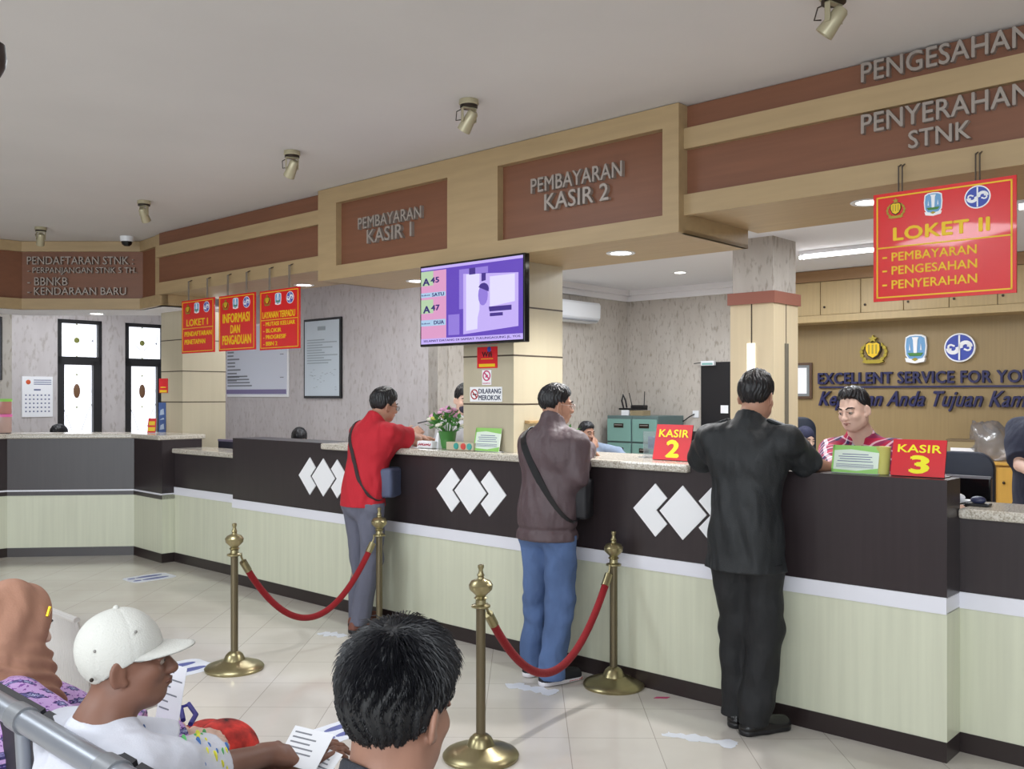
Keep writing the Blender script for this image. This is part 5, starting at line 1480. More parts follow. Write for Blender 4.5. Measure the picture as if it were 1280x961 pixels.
def shirt(J, hem, sleeve=(.6, .6), g=.016, flare=.012, hem_r=.02, collar=True, untuck=True, wr=(.006, 26, 1), belly=.0, top_open=False):
    S = Field(); k = J['k']; fy = np.array((0, 1, 0.0))
    sd = (J['shR']-J['shL']); sd = sd/np.linalg.norm(sd)
    S.cap(J['chest']-sd*.065+(0, 0, .015), J['chest']+sd*.065+(0, 0, .015), .100*k+g, .100*k+g, .06)
    S.cap(J['waist'], J['chest'], .130*k+g, .146*k+g, .07, (fy, .78))
    S.cap(J['waist']+(0, belly, 0), J['pelvis']+(0, 0, -.0), .128*k+g, .138*k+g, .06, (fy, .80))
    if belly: S.ell(J['waist']+(0, .06+belly, 0), (.12, .09, .12), k=.08)
    S.cap(J['pelvis'], J['pelvis']+(0, 0, hem-J['pelvis'][2]-.06), .138*k+g, .142*k+g+hem_r, .06, (fy, .80))
    S.cap(J['shL']*.80+J['shR']*.20+(0, 0, .004), J['shR']*.80+J['shL']*.20+(0, 0, .004), .056*k+g*.6, None, .07)
    S.cap(J['neck']*.8+J['chest']*.2, J['neck']+(0, 0, -.015), .085*k, .066*k, .05)
    for i, s_ in enumerate('LR'): limb_shirt(S, J, s_, sleeve[i], g*.8, .05, flare)
    if wr: S.wrinkle(*wr)
    S.clip((0, 0, hem), (0, 0, -1))
    if collar:
        up = unit(J['head']-J['neck']); b = J['neck']+up*-.012
        hc_ = .052 if collar is True else collar
        S.cap(b-up*.03, b+up*(hc_+.03)+(0, -.004, 0), .082*k, .072*k, .010, cut=[(b+up*hc_, up+np.array((0, .35, 0)))])
    return S
def trousers(J, hem=.06, g=.014, wide=.0, wr=(.006, 30, 3), top=None, hemdir=None):
    S = Field(); k = J['k']; fy = np.array((0, 1, 0.0))
    S.cap(J['pelvis']+(0, 0, .04), J['pelvis']+(0, 0, -.05), .128*k+g, .135*k+g, .05, (fy, .80))
    S.ell(J['pelvis']+(0, -.035, -.07), (.13*k+g, .085*k+g, .10*k), k=.05)
    for s_ in 'LR':
        S.cap(J['hip'+s_], J['knee'+s_], .088*k+g, .062*k+g+wide*.5, .035)
        d = unit(J['ank'+s_]-J['knee'+s_])
        S.cap(J['knee'+s_], J['ank'+s_]+d*.03, .061*k+g+wide*.5, .048*k+g+wide, .03)
    if wr: S.wrinkle(*wr)
    if hem is not None: S.clip((0, 0, hem), (0, 0, -1))
    if top is not None: S.clip((0, 0, top), (0, 0, 1))
    return S
def shoe(a, fd, k=1.0, L=.27, hi=.085):
    """upper and sole fields for one shoe, ankle at a, pointing along fd"""
    a = np.array((a[0], a[1], 0)); fd = unit(fd); lt = np.array((fd[1], -fd[0], 0)); R = np.stack([lt, fd, np.array((0, 0, 1.0))], 1)
    U = Field(); c = a+fd*.0
    U.cap(c+fd*-.035+(0, 0, .045), c+fd*.03+(0, 0, hi-.035), .036, .040, .03)
    U.cap(c+fd*.03+(0, 0, .055), c+fd*.15+(0, 0, .035), .042, .034, .03, ((0, 0, 1), .85))
    U.cap(c+fd*-.04+(0, 0, .03), c+fd*.15+(0, 0, .03), .040, .040, .02)
    U.clip((0, 0, .022), (0, 0, -1))
    B = Field()
    B.cap(c+fd*-.042+(0, 0, .016), c+fd*.05+(0, 0, .016), .041, .040, .02); B.cap(c+fd*.05+(0, 0, .016), c+fd*.155+(0, 0, .016), .040, .038, .02)
    B.clip((0, 0, .002), (0, 0, -1)); B.clip((0, 0, .028), (0, 0, 1))
    return U, B
def hair_field(J, style='short', seed=0):
    s = J.get('hs', .97)*J['k']; R = J['R']; o = J['head']
    S = Field()
    ys = np.array([-.13, -.085, -.06, -.035, -.012, .012, .03, .05, .075, .09])*s
    lines = dict(short=[-.075, -.072, -.06, -.028, .018, .022, .022, .058, .078, .082], high=[-.07, -.068, -.045, -.010, .030, .026, .050, .090, .106, .108],
                 thick=[-.09, -.088, -.075, -.030, .018, .010, .020, .050, .066, .07], full=[-.09, -.088, -.075, -.030, .018, .010, .020, .050, .066, .07])[style]
    zs_ = np.array(lines)*s
    def cf(a, b, g): return np.interp(b, ys, zs_)-g
    th = dict(short=.012, high=.012, full=.018, thick=.018)[style]
    r = np.array((.074+th*.65, .094+th*.8, .083+th))*s
    if style == 'thick': S.ell(np.array((0, -.014, .036))*s, r, R, o, .01, 'u', cf)
    elif style == 'full': S.ell(np.array((0, -.013, .040))*s, np.array((.083, .105, .098))*s, R, o, .01, 'u', cf)
    else: S.ell(np.array((0, -.013, .041))*s, np.array((.079, .1005, .091))*s, R, o, .01, 'u', cf)
    if style == 'high': S.ell(np.array((0, -.004, .088))*s, np.array((.060, .066, .046))*s, R, o, .03, 'u')
    else: S.ell(np.array((0, .010, .085))*s, np.array((.060, .068, .042+(.012 if style != 'short' else 0)))*s, R, o, .03, 'u')
    if style == 'high': S.ell(np.array((.0, .036, .114))*s, np.array((.044, .030, .018))*s, R, o, .03, 'u')
    def strands(X, Y, Z):
        x, y, z = X-o[0], Y-o[1], Z-o[2]
        a = R[0, 0]*x+R[1, 0]*y+R[2, 0]*z; b = R[0, 1]*x+R[1, 1]*y+R[2, 1]*z; g = R[0, 2]*x+R[1, 2]*y+R[2, 2]*z
        q = np.arctan2(a, b+.03)
        return .0022*np.sin(q*26+3*np.sin(g*60+seed)+2*np.sin(b*45))+.0018*np.sin(a*210+2*np.sin(b*70+seed))
    S.p.append(('w', strands, None, None, 0))
    return S
SKIN = dict(tan=mat('skin_tan', (176, 132, 110), .5, noise=(9, .06)), fair=mat('skin_fair', (216, 180, 162), .5, noise=(9, .04)), dark=mat('skin_dark', (122, 84, 68), .5, noise=(9, .07)), shade=mat('skin_shaded', (150, 110, 92), .5, noise=(9, .06)))  # last skin is darkened for the shade the nearest man sits in
M['hair'] = mat('black_hair', (20, 19, 23), .38, bump=(90, .35, (1, 1, .3)))
M['eye'] = mat('eye_white', (158, 144, 134), .3); M['iris'] = mat('eye_dark', (30, 22, 20), .15); M['brow'] = mat('eyebrow_hair', (30, 24, 24), .7); M['lip'] = mat('lips', (158, 104, 94), .45); M['lip_dark'] = mat('lips_dark', (104, 66, 56), .45)
def fabric(name, c, rough=.85, b=.25, sc=220): return mat(name, c, rough, bump=(sc, b), bump2=(9, .55, (1, 1, .45)), noise=(6, .06))
def person(label, S, h, skin, p, rz, cat='person'):
    o = mesh_obj('person', S.mesh(h), SKIN[skin], None, p, rz)
    return tag(o, label, cat)
def face_bits(o, J, brows=True, lips=True, eyes=True, lm='lip'):
    s = J.get('hs', .97)*J['k']; R = J['R']; c = J['head']
    P = lambda q: tuple(c+R @ (np.array(q)*s))
    Mx = Matrix.Identity(4)
    for x in (-1, 1):
        if eyes:
            e = MB().sphere(P((x*.030, .0795, .0035)), .0128*s, 14, 10).build('eye', M['eye'], o, world_of(o), smooth='all')
            MB().sphere(P((x*.0305, .0880, .0028)), .0054*s, 12, 8).build('iris', M['iris'], e, world_of(o), smooth='all')
            MB().tube([P((x*.014, .0885, .009)), P((x*.024, .0915, .0135)), P((x*.036, .0895, .0135)), P((x*.047, .079, .008))], .0046*s, 8).build('eyelid', o.data.materials[0], e, world_of(o), smooth='all')
        if brows:
            MB().tube([P((x*.012, .0955, .026)), P((x*.028, .0945, .0325)), P((x*.046, .082, .031)), P((x*.055, .070, .026))], [.0032*s, .0045*s, .004*s, .0015*s], 8).build('eyebrow', M['brow'], o, world_of(o), smooth='all')
    if lips:
        MB().tube([P((-.023, .090, -.0565)), P((-.010, .1005, -.053)), P((0, .1005, -.0545)), P((.010, .1005, -.053)), P((.023, .090, -.0565))], [.001*s, .0036*s, .0034*s, .0036*s, .001*s], 8).build('lips', M[lm], o, world_of(o), smooth='all')
        MB().tube([P((-.021, .090, -.0580)), P((0, .0985, -.0625)), P((.021, .090, -.0580))], [.001*s, .0046*s, .001*s], 8).build('lips', M[lm], o, world_of(o), smooth='all')
def glasses(o, J, col):
    s = J.get('hs', .97)*J['k']; R = J['R']; c = J['head']
    P = lambda q: tuple(c+R @ (np.array(q)*s)); W_ = world_of(o)
    g = MB()
    for x in (-1, 1):
        g.tube([P((x*.034+.024*math.cos(t*PI/8)*1.0, .104-.004*abs(math.cos(t*PI/8)), .000+.017*math.sin(t*PI/8))) for t in range(17)], .0016*s, 6)
        g.tube([P((x*.058, .099, .006)), P((x*.074, .07, .008)), P((x*.080, -.005, .010)), P((x*.078, -.022, -.006))], .0016*s, 6)
    g.tube([P((-.010, .104, .004)), P((.010, .104, .004))], .0016*s, 6)
    gl = g.build('glasses', col, o, W_, smooth='all')
    for x in (-1, 1):
        MB().prism([(math.cos(t*PI/8)*.023*s, math.sin(t*PI/8)*.016*s) for t in range(16)], -.0004, .0004).xform(Matrix.Translation(P((x*.034, .1025, 0))) @ Matrix([list(r) for r in R]).to_4x4()).build('lens', M.setdefault('lens', mat('lens_clear', (236, 240, 240), .02, trans=.95)), gl, W_)
def ring_strap(S, c, e1, w, th, n=72, gap=.004, a0=0.0, a1=2*PI):
    """a flat strap lying on field S along the tilted plane through c spanned by e1 and +y"""
    c = np.array(c, float); e1 = unit(e1); e2 = np.array((0, 1.0, 0)); e2 = unit(e2-e1*(e1 @ e2)); nn = np.cross(e1, e2)
    rs = np.arange(.55, .02, -.004); pts = []
    for i in range(n+1):
        t = a0+(a1-a0)*i/n; d = e1*math.cos(t)+e2*math.sin(t)
        vv = S.at(c+np.outer(rs, d)); k = np.argmax(vv < gap); pts.append((c+d*rs[k], d))
    mb = MB(); vs = []; fs = []
    P0 = np.array([p for p, _ in pts]); 
    for _ in range(3): P0[1:-1] = (P0[:-2]+2*P0[1:-1]+P0[2:])/4
    for i, p in enumerate(P0):
        d = pts[i][1]
        for a, b in ((-w/2, 0), (w/2, 0), (w/2, th), (-w/2, th)): vs.append(tuple(p+nn*a+d*b))
    for i in range(n):
        for j in range(4): fs.append((i*4+j, i*4+(j+1) % 4, (i+1)*4+(j+1) % 4, (i+1)*4+j))
    fs += [(3, 2, 1, 0), tuple(n*4+j for j in range(4))]
    return mb.add(vs, fs), P0
# ================================================================== people at the counter
def loc(p, rz):
    """world -> local of a figure standing at p turned by rz"""
    Mi = (Matrix.Translation(p) @ Matrix.Rotation(rz, 4, 'Z')).inverted()
    return lambda q: np.array(Mi @ Vector(q))
HB = .0065
# ---- man in the red polo shirt
p1 = fw(-3.70, -.22); r1 = TH+math.radians(2); L1 = loc(p1, r1)
J = stand(1.66); lean(J, 14, twist=-4)
zt = 1.235
ae, _ = fa(521, 557, .13)
J['elR'] = L1(fw(ae, .13, zt+.035)); aw_, zw_ = fa(516, 543, .33); J['wrR'] = L1(fw(aw_, .33, zw_))
J['elR'] = J['elR']+(J['shR']-J['elR'])*.0
J['wrL'] = L1(fw(-3.62, .22, zt+.05)); J['elL'], J['wrL'] = ik(J['shL'], J['wrL'], (-1, -.3, -.6))
J['head'] = J['head']+np.array((0, .02, -.015)); J['R'] = rotm(-14, -10, 4)
J['footyaw'] = (4, -14); J['ankL'] = J['ankL']+(-.0, .05, 0); J['kneeL'] = J['kneeL']+(0, .05, 0); J['ankR'] = J['ankR']+(-.02, -.06, 0); J['kneeR'] = J['kneeR']+(0, -.01, 0)
S = body(J, dict(R=dict(d=(-.1, .8, .35), n=(.7, -.2, .6), side=-1, curl=34), L=dict(d=(.5, 1, -.1), n=(0, 0, 1), side=1, curl=18)))
o1 = person('man in a red polo shirt and grey trousers leaning on the counter', S, .006, 'tan', p1, r1)
sh_ = shirt(J, .835, (.66, .66), .018, .018, .030, .040, wr=(.007, 40, 2, (1, 1, .45)))
shirt1 = mesh_obj('polo_shirt', sh_.mesh(HB), fabric('polo_red', (186, 32, 46)), o1)
mesh_obj('trousers', trousers(J, .05, .010, .008, (.008, 30, 4), .86).mesh(HB), fabric('trousers_grey', (104, 106, 122)), o1)
mesh_obj('hair', hair_field(J, 'full', 1).mesh(.0045), M['hair'], o1)
glasses(o1, J, M['plasticblack']); face_bits(o1, J)
mb, P_ = ring_strap(sh_, J['chest']*.45+J['waist']*.55+(0, 0, .02), (-.52, .0, .85), .034, .004)
mb.build('bag_strap', mat('strap_brown', (52, 40, 42), .6), o1, world_of(o1), smooth=True)
bg = Field(); cb_ = J['waist']+np.array((.135, .10, -.05)); bg.box((0, 0, 0), (.05, .10, .10), .025, rotm(25), cb_).wrinkle(.003, 40, 9)
bagm = mesh_obj('sling_bag', bg.mesh(.006), mat('sling_grey', (84, 92, 118), .7), o1)
for s_, m_ in (('L', 1), ('R', 1)):
    fd = (-math.sin(math.radians(J['footyaw'][0 if s_ == 'L' else 1])), math.cos(math.radians(J['footyaw'][0 if s_ == 'L' else 1])), 0)
    U, B = shoe(J['ank'+s_], fd, hi=.07)
    so = mesh_obj('sandal', U.mesh(.005), mat('sandal_brown', (120, 72, 58), .6), o1); mesh_obj('sole', B.mesh(.005), M['plasticblack'], so)
# pen in his hand
w_ = J['wrR']+unit((-.1, .8, .35))*.10+np.array((0, 0, .02))
mp = Matrix.Translation(p1) @ Matrix.Rotation(r1, 4, 'Z')
single('pen', 'dark pen held by the man in the red polo shirt', 'pen', MB().tube([mp @ Vector(w_+np.array((-.03, .0, .02))), mp @ Vector(w_+np.array((.09, .05, .05)))], .0045, 8), M['plasticblack'])
# paper slip on the worktop before him
single('paper_slip', 'white paper slip under the forearms of the man in red', 'paper', MB().box(-.13, .10, -.10, .10, 0, .0012), M['paperwhite'], F @ Matrix.Translation((-3.50, .12, 1.2265)) @ Matrix.Rotation(.2, 4, 'Z'))

# ---- man in the brown jacket
p2 = fw(-2.05, -.235); r2 = TH+math.radians(4); L2 = loc(p2, r2)
J = stand(1.665); lean(J, 7, twist=-4)
J['elR'] = L2(pw(719, 596, 5.12)); J['wrR'] = L2(fw(-2.04, .12, 1.28))
J['wrL'] = L2(fw(-2.12, .12, 1.262)); J['elL'], J['wrL'] = ik(J['shL'], J['wrL'], (-.8, -.3, -.9))
for n in ('shR', 'shL'): J[n] = J[n]+np.array((0, .01, -.035))
J['R'] = rotm(-33, -4, 2); J['head'] = J['head']+np.array((-.015, .01, -.02))
J['footyaw'] = (2, -20)
J['ankL'] = J['ankL']+(-.02, .03, 0); J['kneeL'] = J['kneeL']+(-.01, .03, 0); J['ankR'] = J['ankR']+(.0, -.05, 0); J['kneeR'] = J['kneeR']+(.0, .0, 0)
S = body(J, dict(R=dict(d=(-.5, .8, -.1), n=(.1, 0, 1), side=-1, curl=20), L=dict(d=(.6, .8, -.1), n=(0, 0, 1), side=1, curl=20)))
o2 = person('man in a dark brown jacket and blue jeans standing at the counter', S, .006, 'tan', p2, r2)
jk = shirt(J, .785, (1.93, 1.93), .026, .006, .022, .050, wr=(.007, 36, 6, (1, 1, .5)))
J_ = J
jk.p.append(('w', lambda X, Y, Z: .010*np.exp(-((Z-.845)/.012)**2)-.006*np.exp(-((Z-.80)/.03)**2), None, None, 0))
mesh_obj('jacket', jk.mesh(HB), mat('jacket_brown', (84, 68, 72), .55, bump=(60, .12), bump2=(9, .6, (1, 1, .5))), o2)
mesh_obj('jeans', trousers(J, .035, .012, .014, (.009, 30, 7), .81).mesh(HB), mat('denim_blue', (84, 108, 152), .85, noise=(5, .22, (1, 1, .5)), bump=(260, .2), bump2=(11, .5, (1, 1, .6))), o2)
mesh_obj('hair', hair_field(J, 'short', 2).mesh(.0045), M['hair'], o2)
glasses(o2, J, mat('frame_pale', (196, 176, 166), .3)); face_bits(o2, J)
mb, P_ = ring_strap(jk, J['chest']*.45+J['waist']*.55+(0, 0, .02), (-.55, .0, .83), .045, .004)
mb.build('bag_strap', M['plasticblack'], o2, world_of(o2), smooth=True)
bg = Field(); cb_ = J['waist']+np.array((.16, .10, -.04)); bg.box((0, 0, 0), (.045, .09, .11), .02, rotm(20), cb_).wrinkle(.003, 40, 9)
mesh_obj('shoulder_bag', bg.mesh(.006), mat('bag_black', (26, 25, 30), .6), o2)
for i, s_ in enumerate('LR'):
    y_ = J['footyaw'][i]; fd = np.array((-math.sin(math.radians(y_)), math.cos(math.radians(y_)), 0))
    U, B = shoe(J['ank'+s_], fd)
    so = mesh_obj('trainer', U.mesh(.005), mat('trainer_black', (30, 30, 36), .7), o2)
    mesh_obj('sole', B.mesh(.005), mat('sole_white', (228, 224, 228), .5), so)
    c_ = np.array((J['ank'+s_][0], J['ank'+s_][1], 0)); lt = np.array((fd[1], -fd[0], 0))
    rd = Field(); rd.cap(c_+fd*.07+(0, 0, .016), c_+fd*.16+(0, 0, .016), .0405, .0385, .01); rd.clip((0, 0, .009), (0, 0, -1)); rd.clip((0, 0, .016), (0, 0, 1))
    mesh_obj('sole_stripe', rd.mesh(.004), mat('sole_red', (206, 84, 84), .5), so)
    lc = MB()
    for k in range(4):
        q = c_+fd*(.045+.022*k)+np.array((0, 0, .094-.012*k)); lc.tube([q-lt*.024-(0, 0, .01), q, q+lt*.024-(0, 0, .01)], .003, 6)
    lc.build('laces', M['whitepaint'], so, world_of(o2), smooth=True)

# ---- man in black
p3 = fw(-.855, -.185); r3 = TH+math.radians(10); L3 = loc(p3, r3)
J = stand(1.705); lean(J, 5)
J['shR'] = J['shR']+(.012, 0, 0); J['shL'] = J['shL']-(.012, 0, 0)
ah, zh = fa(1034, 592, .05)
J['elR'] = L3(pw(1008, 576, 4.44)); J['wrR'] = L3(pw(1045, 588, 4.60))
J['elL'] = L3(pw(879, 573, 4.70)); J['wrL'] = L3(fw(-1.02, .14, 1.275))
J['R'] = rotm(-6, -8, 0); J['head'] = J['head']+np.array((.028, .01, -.012)); J['neck'] = J['neck']+np.array((.012, 0, 0))
J['footyaw'] = (14, -38); J['ankL'] = J['ankL']+(.035, .04, 0); J['kneeL'] = J['kneeL']+(.03, .03, 0); J['ankR'] = J['ankR']+(-.02, -.04, 0)
S = body(J, dict(R=dict(d=(.6, .8, -.05), n=(0, 0, 1), side=-1, curl=12), L=dict(d=(.8, .6, -.05), n=(0, 0, 1), side=1, curl=15)))
o3 = person('man in a black shirt and black trousers standing at the counter', S, .006, 'tan', p3, r3)
sh_ = shirt(J, .755, (1.18, 1.02), .022, .010, .034, .034, wr=(.008, 36, 11, (1, 1, .4)))
mesh_obj('shirt', sh_.mesh(HB), mat('shirt_black', (25, 28, 31), .6, bump=(180, .15), bump2=(8, .7, (1, 1, .4))), o3)
mesh_obj('trousers', trousers(J, .05, .014, .014, (.009, 26, 13), .80).mesh(HB), mat('trousers_black', (20, 21, 24), .7, bump=(180, .15), bump2=(9, .6, (1, 1, .5))), o3)
mesh_obj('hair', hair_field(J, 'full', 5).mesh(.0045), M['hair'], o3)
for i, s_ in enumerate('LR'):
    y_ = J['footyaw'][i]; fd = np.array((-math.sin(math.radians(y_)), math.cos(math.radians(y_)), 0))
    U, B = shoe(J['ank'+s_], fd)
    so = mesh_obj('dress_shoe', U.mesh(.005), mat('shoe_leather', (18, 17, 18), .22), o3); mesh_obj('sole', B.mesh(.005), M['plasticblack'], so)
zs3 = np.arange(1.65, 1.2, -.002)
for sg, s_ in ((1, 'R'), (-1, 'L')):
    q = J['sh'+s_]*.80+J['neck']*.20; cl = np.stack([np.full(len(zs3), q[0]), np.full(len(zs3), q[1]+.01), zs3], 1); kz = int(np.argmax(sh_.at(cl) < 0))
    MB().box(-.055, .055, -.026, .026, -.006, .006).xform(Matrix.Translation(cl[kz]) @ Matrix.Rotation(math.radians(sg*20), 4, 'Y')).build('epaulette', mat('shirt_black_flap', (28, 31, 34), .6), o3, world_of(o3), bevel=.004)
pk = J['pelvis']+np.array((-.15, -.02, -.19))
MB().box(pk[0]-.012, pk[0]+.012, pk[1]-.004, pk[1]+.004, pk[2]-.02, pk[2]+.02).build('key_fob', M['chrome'], o3, world_of(o3), bevel=.003)

# ---- cashier in the plaid shirt
def plaid():
    m = bpy.data.materials.new('plaid_cotton'); m.use_nodes = True; nt = m.node_tree; P = nt.nodes['Principled BSDF']; P.inputs['Roughness'].default_value = .85
    tc = nt.nodes.new('ShaderNodeTexCoord'); mp = nt.nodes.new('ShaderNodeMapping'); mp.inputs['Rotation'].default_value = (.15, .25, .6)
    nt.links.new(tc.outputs['Object'], mp.inputs['Vector'])
    sp = nt.nodes.new('ShaderNodeSeparateXYZ'); nt.links.new(mp.outputs['Vector'], sp.inputs['Vector'])
    def ramp(src, period, stops):
        d = nt.nodes.new('ShaderNodeMath'); d.operation = 'DIVIDE'; d.inputs[1].default_value = period; nt.links.new(src, d.inputs[0])
        f = nt.nodes.new('ShaderNodeMath'); f.operation = 'FRACT'; nt.links.new(d.outputs[0], f.inputs[0])
        r = nt.nodes.new('ShaderNodeValToRGB'); r.color_ramp.interpolation = 'CONSTANT'; e = r.color_ramp.elements
        e[0].position = stops[0][0]; e[0].color = rgb(*stops[0][1]); e[1].position = stops[1][0]; e[1].color = rgb(*stops[1][1])
        for q, c in stops[2:]: x = e.new(q); x.color = rgb(*c)
        nt.links.new(f.outputs[0], r.inputs['Fac']); return r.outputs['Color']
    st = [(0, (186, 36, 74)), (.24, (48, 40, 84)), (.44, (236, 226, 236)), (.54, (160, 30, 64)), (.68, (48, 40, 84)), (.84, (236, 226, 236)), (.91, (186, 36, 74))]
    a = ramp(sp.outputs['X'], .11, st); b = ramp(sp.outputs['Z'], .11, st)
    x = nt.nodes.new('ShaderNodeMix'); x.data_type = 'RGBA'; x.inputs['Factor'].default_value = .5
    nt.links.new(a, x.inputs[6]); nt.links.new(b, x.inputs[7]); nt.links.new(x.outputs[2], P.inputs['Base Color'])
    return m
p4 = pw(1094, 600, 5.18); p4.z = 0; r4 = math.radians(148); L4 = loc(p4, r4)
J = stand(1.70); lean(J, 20, twist=8)
tgt = L4(pw(1068, 513, 4.92)); dlt = tgt-J['head']
for n in ('head', 'neck', 'chest', 'shR', 'shL', 'waist'):
    J[n] = J[n]+dlt*(1.0 if n == 'head' else (.72 if n == 'neck' else (.5 if n in ('chest', 'shR', 'shL') else .25)))
J['R'] = rotm(-22, -12, 4); J['hs'] = .93
for n in ('shR', 'shL', 'chest'): J[n] = J[n]+np.array((0, 0, -.05))
J['neck'] = J['neck']+np.array((0, 0, -.025))
J['wrR'] = L4(fw(-.58, .24, 1.19)); J['elR'], J['wrR'] = ik(J['shR'], J['wrR'], (1, -.2, -.5))
J['wrL'] = L4(fw(-.10, .55, 1.02)); J['elL'], J['wrL'] = ik(J['shL'], J['wrL'], (-1, -.3, -.3))
S = body(J)
o4 = person('cashier in a red and white plaid shirt leaning over behind the counter', S, .005, 'fair', p4, r4)
sh_ = shirt(J, .80, (1.55, 1.55), .016, .006, .01, False, wr=(.004, 24, 3))
up = unit(J['head']-J['neck']); b_ = J['neck']
sh_.cap(b_-up*.045, b_+up*.015, .078, .068, .02, cut=[(b_+up*.014, up)])
fd_ = unit(J['R'] @ np.array((0, 1, 0)))
sh_.cap(J['neck']+np.array((0, .085, -.03)), J['neck']+np.array((0, .14, -.12)), .042, .006, .012, mode='s')
mesh_obj('plaid_shirt', sh_.mesh(.0055), plaid(), o4)
mesh_obj('trousers', trousers(J, .05).mesh(.012), fabric('trousers_navy', (40, 42, 58)), o4)
mesh_obj('hair', hair_field(J, 'high', 7).mesh(.0042), M['hair'], o4)
face_bits(o4, J)
for s_ in 'LR':
    U, B = shoe(J['ank'+s_], (0, 1, 0)); so = mesh_obj('shoe', U.mesh(.008), M['plasticblack'], o4)

# ---- officer in navy at the right edge
p5 = pw(1304, 600, 5.65); p5.z = 0; r5 = TH+PI-.35; L5 = loc(p5, r5)
J = stand(1.70)
wp = pw(1300, 596, 5.38); J['wrR'] = L5(wp); J['elR'], J['wrR'] = ik(J['shR'], J['wrR'], (1, -.3, -.8))
S = body(J)
o5 = person('person in a navy short sleeved shirt cut by the right edge of the view', S, .007, 'fair', p5, r5)
mesh_obj('shirt', shirt(J, .78, (.85, .85), .02, .012, .01, True, wr=(.006, 22, 5)).mesh(.008), fabric('shirt_navy', (34, 38, 58)), o5)
mesh_obj('trousers', trousers(J, .05).mesh(.012), fabric('trousers_navy_dark', (30, 32, 46)), o5)
mesh_obj('hair', hair_field(J, 'short', 7).mesh(.006), M['hair'], o5); face_bits(o5, J)
for s_ in 'LR':
    U, B = shoe(J['ank'+s_], (0, 1, 0)); so = mesh_obj('shoe', U.mesh(.008), M['plasticblack'], o5)

# ---- seated figures in the offices
def sit(h=1.68, seat=.46):
    J = stand(h); k = J['k']; dz = seat+.09-J['hipR'][2]
    for n in ('pelvis', 'waist', 'chest', 'neck', 'head', 'shR', 'shL', 'elR', 'elL', 'wrR', 'wrL', 'hipR', 'hipL'): J[n] = J[n]+np.array((0, 0, dz))
    for s_, x in (('R', 1), ('L', -1)):
        J['knee'+s_] = np.array((x*.11, .42*k, seat+.07)); J['ank'+s_] = np.array((x*.10, .42*k, .085))
        J['wr'+s_] = np.array((x*.12, .28, seat+.18)); J['el'+s_], J['wr'+s_] = ik(J['sh'+s_], J['wr'+s_], (x*1, -.6, -.4))
    return J
def move_upper(J, d):
    for n in ('neck', 'head', 'chest', 'shR', 'shL', 'elR', 'elL', 'wrR', 'wrL'): J[n] = J[n]+np.array(d)
def seated(label, headpx, Y, rz, skin, shirtcol, style='short', hold=None, Rh=None, low=0, h=.008, bits=True):
    hp = pw(headpx[0], headpx[1], Y)
    J = sit(1.66)
    if Rh is not None: J['R'] = Rh
    dz = hp.z-J['head'][2]
    Rm = Matrix.Rotation(rz, 3, 'Z'); off = Rm @ Vector((J['head'][0], J['head'][1], 0))
    p = Vector((hp.x-off.x, hp.y-off.y, 0))
    for n in list(J):
        if isinstance(J[n], np.ndarray) and J[n].shape == (3,) and n[:3] not in ('ank',): J[n] = J[n]+np.array((0, 0, dz))
    if hold: hold(J)
    S = body(J)
    o = person(label, S, h, skin, p, rz)
    mesh_obj('shirt', shirt(J, J['pelvis'][2]-.10, (1.5, 1.5), .016, .006, .0, True, wr=(.005, 24, 3)).mesh(.009), fabric('shirt_cloth', shirtcol), o)
    mesh_obj('trousers', trousers(J, .05, wr=None).mesh(.011), fabric('trousers_cloth', (48, 54, 74)), o)
    if style: mesh_obj('hair', hair_field(J, style, 3).mesh(.006), M['hair'], o)
    if bits: face_bits(o, J)
    for s_ in 'LR':
        U, B = shoe(J['ank'+s_], (0, 1, 0)); mesh_obj('shoe', U.mesh(.008), M['plasticblack'], o)
    return o, J, p, rz
def hold_mouth(J):
    J['wrR'] = J['head']+np.array((.03, .15, -.14)); J['elR'], J['wrR'] = ik(J['shR'], J['wrR'], (.8, .3, -1))
    for n in ('shR', 'shL'): J[n] = J[n]+np.array((0, .0, .04))
    J['elL'] = J['shL']+np.array((-.20, .10, -.05)); J['wrL'] = J['elL']+np.array((-.02, .20, -.10))
o6, J6, p6, r6 = seated('man in grey blue shirt seated before the filing cabinets, hand at his mouth', (733, 541), 9.9, PI+math.radians(38), 'tan', (136, 150, 172), 'short', hold_mouth, rotm(0, -8, 0), h=.006)
q = p6-Vector((-math.sin(r6), math.cos(r6), 0))*.06
office_chair('dark office chair under the man in the grey blue shirt', p6-Vector((-math.sin(r6), math.cos(r6), 0))*.10, r6, .55, 1.02, .46, M['leather'])
o9, J9, p9, r9 = seated('dark haired clerk showing only the top of the head left of the man in red', (374, 550), 9.4, PI+math.radians(10), 'fair', (120, 130, 150), 'full', None, rotm(8, -28, 0))
office_chair('office chair under the clerk behind the far left counter part', p9-Vector((-math.sin(r9), math.cos(r9), 0))*.10, r9, .55, .95, .46, M['leather'])
o10, J10, p10, r10 = seated('dark haired clerk showing only the top of the head below the calendar', (74, 545), 10.3, PI-math.radians(20), 'fair', (150, 150, 160), 'full', None, rotm(0, -18, 0))
office_chair('office chair under the clerk behind the far transfer counter', p10-Vector((-math.sin(r10), math.cos(r10), 0))*.10, r10, .55, .95, .46, M['leather'])
